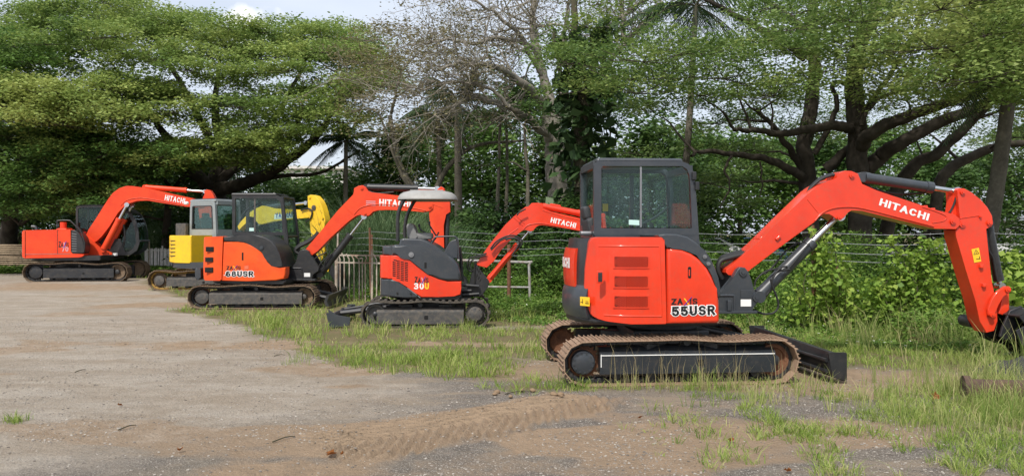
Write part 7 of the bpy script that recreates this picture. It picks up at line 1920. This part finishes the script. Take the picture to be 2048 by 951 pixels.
def build_under():
    rs = np.random.RandomState(5)
    # ground-cover weeds along both sides of the fence
    n = 36000; t = 3.2 + rs.rand(n) * 7.7; k = np.minimum(t.astype(int), 10); u = t - k; A = np.array(FENCE); P0 = A[k] * (1 - u)[:, None] + A[k + 1] * u[:, None]
    dv = unit(A[k + 1] - A[k]); nv = np.stack([-dv[:, 1], dv[:, 0]], -1)
    o = -2.4 + rs.rand(n) * 7.5; o = np.where((P0[:, 0] < 0) & (o < -.6), o + 2.2, o)
    P = P0 + nv * o[:, None]; x, y = P[:, 0], P[:, 1]
    h = (.10 + .16 * sstep(-2.2, .3, o) + .45 * sstep(.3, 3.5, o)) * (.15 + 1.7 * sstep(.3, .75, fbm(x * 1.1, y * 1.1, 3))) * (.8 + .5 * sstep(2, 7, x))
    keep = rs.rand(n) < .35 + .65 * sstep(-2.2, -.3, o + (fbm(x, y, 2) - .5) * 2); x, y, h = x[keep], y[keep], h[keep]; m = len(x)
    per = 9; X = np.repeat(x, per) + rs.randn(m * per) * .10; Y = np.repeat(y, per) + rs.randn(m * per) * .10; Z = ground_z(X, Y) + np.repeat(h, per) * rs.rand(m * per) ** .6
    Pp = np.stack([X, Y, Z], -1); tn = np.clip(np.repeat(.5 + .25 * rs.randn(m), per) + .1 * rs.randn(m * per), 0, 1)
    o_ = quads_mesh('weeds', leaves(Pp, .056, rs, .45, .62), tn, LF['weed']); tag(o_, 'low leafy weeds covering the ground along the wire fence', 'weeds', kind='stuff')
    k = rs.rand(len(Pp)) < .012; q = Pp[k] + [0, 0, .03]
    o_ = quads_mesh('flowers', leaves(q, .035, rs, .8, .9), rs.rand(len(q)), leaf_mat('white_petal', [(.6, .6, .5), (.75, .75, .7)], trans=.2)); tag(o_, 'tiny white flowers dotted through the weeds', 'flowers', kind='stuff')
    # left verge
    n = 9000; px = -60 + rs.rand(n) * 560; D = 28.8 + rs.rand(n) * 7 ; x = (px - CX) / F * D; X = np.repeat(x, 7) + rs.randn(n * 7) * .15; Y = np.repeat(D, 7) + rs.randn(n * 7) * .15
    k = (grass_mask(X, Y) > .3) | ((Y > 30.6) & (fbm(X, Y, 2) > .4)); X, Y = X[k], Y[k]; Pp = np.stack([X, Y, .04 + .22 * rs.rand(len(X))], -1)
    o_ = quads_mesh('weeds', leaves(Pp, .13, rs, .5, .5), rs.rand(len(X)), LF['weed']); tag(o_, 'low green weeds on the far verge by the stacked planks', 'weeds', kind='stuff')
    # shrubs beyond the fence
    sp = [(700, 24, 1.9, 1.3, 'mid'), (760, 25, 2.2, 1.4, 'dark'), (830, 26, 2.4, 1.5, 'mid'), (945, 22.5, 1.6, 1.2, 'mid'), (985, 24, 2.6, 1.5, 'dark'), (1050, 22, 1.7, 1.2, 'dark'), (1100, 19.5, 1.2, .9, 'mid'), (1150, 21, 2.4, 1.3, 'dark'), (1230, 20, 1.8, 1.2, 'mid'), (1330, 22, 2.3, 1.5, 'mid'), (1415, 19, 1.35, 1.0, 'mid'), (1450, 17.5, 1.0, .8, 'weed'),
          (1520, 19, 1.0, .9, 'mid'), (1590, 18, .95, .9, 'dark'), (1700, 19, 1.1, .9, 'dark'), (1760, 17, .95, .8, 'dark'), (1880, 16.5, 1.2, 1.0, 'dark'), (1990, 15.5, 1.1, .9, 'weed'), (2070, 14, 1.3, .9, 'weed'), (560, 32, 2.4, 1.7, 'dark'), (505, 33, 2.2, 1.6, 'mid'), (400, 34, 2.3, 1.6, 'dark'), (270, 37, 2.4, 1.7, 'dark'), (150, 38, 2.6, 1.8, 'dark'), (40, 37, 2.8, 1.8, 'dark'), (620, 30, 2.0, 1.4, 'mid')]
    for i, (px, D, h, r, lf) in enumerate(sp):
        blob_tree('shrub', SHL[i], 'shrub', (at(px, 500, D)[0], D, 0), h, r, rs, lf, bk='stem', n=5200, leaf=.10 if D < 24 else .18, low=.05, group='shrubs beyond the wire fence', tint=.45)
    # vines climbing the right-hand posts
    def vine(px, D, top, w_, n, label, leaf=.085, tint=.6):
        b = (at(px, 500, D)[0], D, 0); root = empty('vine', b); tag(root, label, 'vine', 'vines on the fence'); W = Wood(); P = []
        strands = []
        for s in range(11):
            a = rs.randn() * w_ * .35; zt = top * (.35 + .65 * rs.rand()); Q_ = curve_pts([(a * .5, rs.randn() * .1, 0), (a + rs.randn() * .1, rs.randn() * .15, zt * .5), (a * .5 + rs.randn() * w_ * .3, rs.randn() * .12, zt)], 6, .03, rs)
            W.tube(Q_, np.linspace(.012, .004, len(Q_)), 4); strands.append(Q_)
        W.build('stem', BK['stem'], root)
        for i in range(n):
            q = strands[rs.randint(11)]; j = rs.randint(2, len(q)); P.append(q[j] + rs.randn(3) * np.array([.16, .12, .10]) * (1.5 - 1.05 * q[j][2] / top) * w_ * 1.4)
        P = np.array(P); P[:, 2] = np.maximum(P[:, 2], .02)
        # heart-like leaves: two quads
        L1 = leaves(P, leaf, rs, .25, .85, .35); quads_mesh('leaves', L1, np.clip(tint + .22 * rs.randn(len(P)), 0, 1), LF['bright'], root)
    vine(1632, 13.0, 1.75, .58, 1500, 'yellow-green vine climbing the rusty post under the near boom')
    vine(1675, 13.6, 1.35, .45, 800, 'yellow-green vine hanging beside the second thin stake', tint=.75)
    vine(1830, 12.5, 1.85, .62, 2300, 'dense heart-leaved vine rising in a tall cone between boom and arm', tint=.55)
    vine(1780, 12.6, .85, .5, 700, 'lower spreading part of vine left of the tall cone', tint=.45)
    vine(2040, 11.9, 1.45, .6, 1000, 'bright broad-leaved vine behind the bucket cylinder', leaf=.12, tint=.7)
    vine(1440, 15.3, .9, .6, 500, 'low vine with pale leaves behind the near boom foot', tint=.4)
SHL = ['shrub among the reeds left of the small machine', 'dark shrub behind the rusty railing end', 'shrub behind the small machine seat', 'leafy shrub just right of the small machine console', 'tall dark shrub over the pipe gate', 'dark shrub behind the small red boom', 'low shrub right of the pipe gate', 'tall dark shrub at the foot of the climber-clad trunk',
       'shrub hidden behind the near cab', 'shrub seen through the right window of the near cab', 'shrub at the right edge of the near cab', 'low bright shrub behind the near boom foot', 'shrub under the middle of the near boom', 'dark shrub left of the vine post', 'dark shrub between the vine post and tall vine', 'shrub behind the tall cone of vine',
       'shrub left of the near arm', 'low bright shrub right of the near arm', 'bright shrub at the right edge of the view', 'dark shrub right of the yellow arm', 'shrub behind the orange machine cab', 'dark shrub behind the grey cab', 'dark shrub behind the leftmost cab', 'dark shrub behind the leftmost engine cover', 'dark shrub over the stacked planks', 'shrub behind the yellow bucket']
# ================================================================== fences, timber, odds and ends
def build_props():
    rs = np.random.RandomState(9); random.seed(4)
    FR = surf('rusty_white_paint', (.50, .45, .38), .85, col2=(.24, .14, .09), amount=1.0, scale=4, bump=.3, dirt=(.24, .13, .08), dirt_amt=.4)
    GP = surf('weathered_pipe_paint', (.34, .34, .33), .75, col2=(.22, .15, .11), amount=.9, scale=4, dirt=(.17, .09, .05), dirt_amt=.4)
    WIRE = surf('galvanised_wire', (.34, .35, .37), .5, metal=.4, amount=.5)
    # barbed wire fence
    root = empty('wire_fence', (FENCE[4][0], FENCE[4][1], 0)); tag(root, 'four-strand barbed wire fence on thin rusty posts behind the machines', 'fence')
    off = Vector(root.location)
    posts = list(FENCE[1:])
    for i, (x, y) in enumerate([FENCE[1], FENCE[2], FENCE[4], (2.2, 15.45), FENCE[8], FENCE[10], FENCE[11]]):
        bm = B(); lx = rs.randn() * .03; cyl(bm, (x - off.x, y - off.y, -.1), (x - off.x + lx, y - off.y, 1.78), .028, n=6); box(bm, (x - off.x + .02, y - off.y, .8), (.05, .012, 1.6)); obj('post', bm, M['rust'], root)
    for k, z in enumerate((1.66, 1.51, 1.35, 1.20)):
        pts = []; W = Wood(); barbs = []
        P = []
        for (a, b) in zip(posts[:-1], posts[1:]):
            for j in range(10):
                u = j / 10; sag = -.05 * math.sin(u * math.pi) * (1 + .6 * rs.rand() * 0) ; P.append((a[0] + (b[0] - a[0]) * u - off.x, a[1] + (b[1] - a[1]) * u - off.y, z + sag + .02 * math.sin(a[0] * 3 + k)))
        P.append((posts[-1][0] - off.x, posts[-1][1] - off.y, z)); P = np.array(P); W.tube(P, .0042, 4)
        for (a, b) in zip(P[:-1], P[1:]):
            L_ = np.linalg.norm(b - a); m = int(L_ / .13)
            for j in range(m):
                c = a + (b - a) * (j + .5) / m; d = rs.randn(3) * .014; W.tube(np.array([c - d, c + d]), .0035, 3)
        W.build('barbed_wire', WIRE, root)
    # bent iron railing
    def railing(label, p0, p1, n, h, rails, mat, r=.016, curl=True, lean=.02):
        root = empty('railing', (p0[0], p0[1], 0)); tag(root, label, 'railing'); a = Vector((0, 0, 0)); b = Vector((p1[0] - p0[0], p1[1] - p0[1], 0))
        for z in rails:
            bm = B(); box(bm, ((a + b) / 2 + Vector((0, 0, z))), (b.length, .03, .035), Matrix.Rotation(math.atan2(b.y, b.x), 4, 'Z')); obj('rail', bm, mat, root)
        for i in range(n):
            c = a + b * (i / (n - 1)); bm = B(); j = rs.randn() * lean; tall = i in (0, n // 2 + 1, n - 1)
            if tall: box(bm, c + Vector((0, 0, h * .56)), (.05, .05, h * 1.12))
            elif curl: pipe(bm, [c + Vector((j, 0, 0)), c + Vector((j, 0, h * .8)), c + Vector((-.02, 0, h * .92)), c + Vector((-.08, 0, h * (1.0 + .03 * rs.randn())))], r, n=6, smooth=3)
            else: box(bm, c + Vector((j, 0, h * .5)), (r * 2.2, r, h * (1 + .03 * rs.randn())))
            obj('post' if tall else 'bar', bm, mat, root, smooth=40)
    a = G(668, 594); b = G(798, 606); railing('low rusty iron railing with bent white bars between the orange and small machines', (at(672, 600, 18.9)[0], 18.9), (at(800, 600, 18.2)[0], 18.2), 15, 1.12, (1.10, .92), FR)
    railing('low white picket railing at the far verge beside the leftmost excavator', (at(291, 540, 33)[0], 33), (at(352, 540, 32)[0], 32.0), 17, .98, (.90, .2), surf('white_railing_paint', (.80, .78, .74), .8, dirt=(.35, .25, .18), dirt_amt=.4), r=.03, curl=False)
    # pipe gate
    D = 17.6; X = lambda px: at(px, 500, D)[0]
    root = empty('pipe_gate', (X(1018), D, 0)); tag(root, 'open pipe gate frame with peeling paint behind the small red boom', 'gate'); ox = X(1018)
    bm = B(); pipe(bm, [(X(915) - ox, 0, 1.02), (X(1053) - ox, 0, .97), (X(1058) - ox, 0, .91), (X(1060) - ox, 0, 0)], .030, smooth=3); obj('gate_frame', bm, GP, root)
    bm = B(); pipe(bm, [(X(930) - ox, 0, .42), (X(1060) - ox, 0, .40)], .022, smooth=0); obj('cross_bar', bm, GP, root)
    bm = B(); cyl(bm, (0, 0, -.05), (0, 0, 1.38), .045, n=8); obj('post', bm, M['rust'], root)
    # loose stakes
    for px, D, h, lb, mt in ((297, 31.5, 1.35, 'leaning dry stake left of the white railing', FR), (673, 19.4, 1.75, 'pale upright stake at the left end of the rusty railing', FR), (1670, 13.5, 1.1, 'thin dark stake inside the hanging vine', M['rust'])):
        b0 = at(px, 500, D); bm = B(); cyl(bm, (0, 0, -.05), (.04, 0, h), .03, .022, n=7); o = obj('stake', bm, mt, None); o.location = (b0[0], D, 0); tag(o, lb, 'stake')
    # stacked planks, far left
    PL = surf('weathered_plank', (.36, .27, .18), .85, col2=(.20, .15, .10), amount=1.0, scale=3, bump=.4)
    for i in range(13):
        for j in range(2):
            L_ = 4.6 - .4 * rs.rand(); bm = B(); box(bm, (0, 0, 0), (L_, .30, .055), bev=.006, seg=1); o = obj('plank', bm, PL, None)
            o.location = (-20.7 + rs.randn() * .10 - .04 * i, 32.6 + .36 * j + rs.randn() * .02, .06 + .088 * i); o.rotation_euler = (0, rs.randn() * .006, R(-3) + rs.randn() * .012)
            tag(o, 'long weathered plank in the tall pile at the far left', 'plank', 'planks stacked at the far left')
            if j == 0 and i < 12:
                for s in (-1.7, 1.5):
                    bm = B(); box(bm, (0, 0, 0), (.07, .7, .03)); q = obj('batten', bm, PL, None, smooth=0); q.location = (-20.7 + s, 32.75, .06 + .088 * i + .044); tag(q, 'short spacer batten between planks in the far left pile', 'batten', 'spacers in the plank pile')
    # rusty pipe and grey tarpaulin in the grass, bottom right
    c = ground_at(2000, 800); bm = B()
    d = Vector((.62, -.20, .02)); p0 = Vector((-.28, .08, .11)); p1 = p0 + d
    n = 20; a_, b_ = frame_of(d); rings = []
    for r_, t_ in ((.10, 0), (.118, 0), (.118, 1), (.10, 1), (.10, .02)):
        rings.append([p0 + d * t_ + (a_ * math.cos(k * 2 * math.pi / n) + b_ * math.sin(k * 2 * math.pi / n)) * r_ for k in range(n)])
    loft(bm, rings, cap=False); cyl(bm, p0 + d * .0 - Vector((.03, -.01, 0)), p0 + d * .05, .15, n=20); o = obj('rusty_pipe', bm, surf('old_rust', (.10, .06, .04), .95, col2=(.05, .035, .028), amount=1.0, scale=5, bump=.8), None); o.location = (c.x, c.y, -.03); tag(o, 'short rusty flanged pipe lying in grass at the lower right', 'pipe')
    c = ground_at(2105, 752); bm = B(); n = 22
    vs = [[bm.verts.new((.75 * (i / n - .5) * 2, .38 * (j / n - .5) * 2, max(0, .24 * (1 - (2 * i / n - 1) ** 2) * (1 - (2 * j / n - 1) ** 2)) ** .8 * (.7 + .6 * mnoise.noise(Vector((i * .35, j * .35, 3)))) + .01)) for j in range(n + 1)] for i in range(n + 1)]
    for i in range(n):
        for j in range(n): bm.faces.new((vs[i][j], vs[i + 1][j], vs[i + 1][j + 1], vs[i][j + 1]))
    o = obj('tarpaulin', bm, surf('grey_tarp', (.03, .03, .03), .7, bump=.4), None, smooth=60); o.location = c; tag(o, 'crumpled grey tarpaulin half hidden in grass at the right edge', 'tarpaulin')
    # fallen leaves
    DL = leaf_mat('dead_leaf', [(.35, .14, .04), (.50, .24, .07)], trans=.2, clump_amt=.2)
    spots = [(662, 915, 'cluster'), (686, 908, ''), (1868, 812, 'up'), (1462, 885, ''), (1280, 838, ''), (360, 905, ''), (1575, 948, ''), (240, 812, '')]
    for i, (px, py, k) in enumerate(spots):
        c = ground_at(px, py); s = .034 if k else .018; bm = B(); m = 3 if k == 'cluster' else 1
        for q in range(1 if not k else 1):
            n_ = 9; cen = bm.verts.new((0, 0, .012)); ring = []
            for t in range(n_):
                a = 2 * math.pi * t / n_; rr = s * (1.3 if t % 2 == 0 else .7) * (1 + .2 * rs.rand()); ring.append(bm.verts.new((rr * math.cos(a), rr * math.sin(a), .01 + .03 * rs.rand())))
            for t in range(n_): bm.faces.new((cen, ring[t], ring[(t + 1) % n_]))
        bmesh.ops.solidify(bm, geom=bm.faces[:], thickness=.002)
        o = obj('dead_leaf', bm, DL, None, smooth=0); z = float(ground_z(np.array([c.x]), np.array([c.y]))[0]); o.location = (c.x, c.y, z + .004)
        if k == 'up': o.rotation_euler = (R(75), 0, 0); o.location.z += .10
        tag(o, ['large curled orange leaf on the tyre track', 'small orange leaf beside the large one on the tyre track', 'upright dry yellow leaf in grass right of the near blade', 'small orange leaf on dark gravel before the near blade', 'small orange leaf on gravel before the near track', 'small orange leaf on pale gravel, lower left', 'small orange leaf at the bottom edge right of centre', 'small orange leaf farthest left on the pale gravel'][i], 'leaf', 'fallen leaves on the gravel')
    # twigs
    for (a, b, lb) in (((545, 888), (590, 876), 'dark twig on gravel left of the tyre track'), ((150, 745), (172, 740), 'short twig on the pale gravel, left'), ((237, 862), (272, 852), 'thin twig on pale gravel, lower left'), ((548, 714), (570, 712), 'small twig on gravel before the small machine'), ((1010, 790), (1060, 784), 'stick across the far end of the tyre track')):
        p, q = ground_at(*a), ground_at(*b); bm = B(); zz = float(ground_z(np.array([p.x]), np.array([p.y]))[0]); m = (p + q) / 2
        pipe(bm, [p - m, Vector((.01, .01, .012)), q - m], .006, smooth=3, r1=.003); o = obj('twig', bm, BK['stem'], None); o.location = (m.x, m.y, zz + .012); tag(o, lb, 'twig', 'twigs on the gravel')
    # clods of earth at the end of the tyre track
    CL = surf('dry_clod', (.22, .15, .09), .95, bump=.6)
    for i in range(9):
        px, py = 985 + 150 * rs.rand(), 782 + 14 * rs.rand(); c = ground_at(px, py); bm = B(); bmesh.ops.create_icosphere(bm, subdivisions=2, radius=.018 + .018 * rs.rand())
        for v in bm.verts: v.co *= 1 + .35 * mnoise.noise(v.co * 30 + Vector((i, 0, 0))); v.co.z *= .6
        o = obj('earth_clod', bm, CL, None, smooth=60); o.location = (c.x, c.y, .02); tag(o, 'dry brown clod of earth at the far end of the tyre track', 'clod', 'clods of earth')
    # parked cars and low sheds far beyond the right-hand fence
    def car(px, D, col, label, rz=0.0):
        X_ = at(px, 500, D)[0]; root = empty('parked_car', (X_, D, 0), rz); tag(root, label, 'car', 'cars parked beyond the fence')
        cm = surf('car_paint', col, .3, coat=.6, amount=.1)
        prof = [(-2.1, .35), (-2.1, .75), (-1.95, .88), (-1.45, .95), (-.95, 1.40), (.35, 1.44), (1.0, 1.0), (1.85, .88), (2.1, .7), (2.1, .35)]
        bm = B(); slab(bm, prof, -.85, .85, bev=.08, seg=2); obj('body', bm, cm, root, smooth=45)
        bm = B(); slab(bm, [(-1.25, .98), (-.88, 1.34), (.32, 1.37), (.82, 1.0)], -.857, .857); obj('window', bm, M['hole'], root, smooth=0)
        for x in (-1.3, 1.3):
            for y in (-.78, .78):
                bm = B(); lathe_y(bm, x, .32, [(y - .1, .1), (y - .1, .32), (y + .1, .32), (y + .1, .1)], 18); w_ = obj('wheel', bm, M['rubber'], root)
    car(1412, 34, (.6, .6, .6), 'white car parked beyond the fence, right of the near cab', .1); car(1478, 37, (.10, .22, .42), 'blue car parked beyond the fence above the hose bundle', .2); car(1540, 41, (.55, .56, .58), 'silver car parked beyond the fence behind the near boom', .1)
    car(1745, 42, (.5, .5, .52), 'pale car beyond the fence between vine posts', .0); car(1935, 38, (.62, .62, .62), 'white car beyond the fence left of the near arm', .1)
    def building(px0, px1, D, h, label, wall, roofc, rows, cols, depth=10):
        x0, x1 = at(px0, 400, D)[0], at(px1, 400, D)[0]; root = empty('building', ((x0 + x1) / 2, D, 0)); tag(root, label, 'building'); w_ = x1 - x0
        bm = B(); box(bm, (0, depth / 2, h / 2), (w_, depth, h)); obj('wall', bm, surf('rendered_wall', wall, .9, amount=.3), root, smooth=0)
        bm = B(); box(bm, (0, depth / 2 - .2, h + .18), (w_ + .8, depth + .8, .34)); obj('roof', bm, surf('roof_sheet', roofc, .7), root, smooth=0)
        for r in range(rows):
            for c in range(cols):
                bm = B(); box(bm, (-w_ / 2 + w_ * (c + .5) / cols, -.02, h * (r + .55) / rows), (w_ / cols * .55, .08, h / rows * .42)); f = obj('window', bm, surf('window_glass', (.06, .08, .09), .2) if (r, c) == (0, 0) else bpy.data.materials['window_glass'], root, smooth=0)
    building(1985, 2190, 62, 2.6, 'long low white building far behind the near arm at the right edge', (.62, .62, .60), (.25, .27, .30), 1, 6)
    building(545, 690, 95, 9.5, 'pale distant block seen through gaps left of the yellow arm', (.66, .64, .60), (.6, .58, .55), 0, 7)
    building(170, 420, 100, 10.5, 'pale distant block seen through gaps above the leftmost boom', (.66, .65, .62), (.6, .58, .55), 0, 9)
build_ground(); build_pebbles()
build_near(); build_orange(); build_small(); build_far(); build_yellow()
build_props(); build_grass(); build_trees(); build_under()
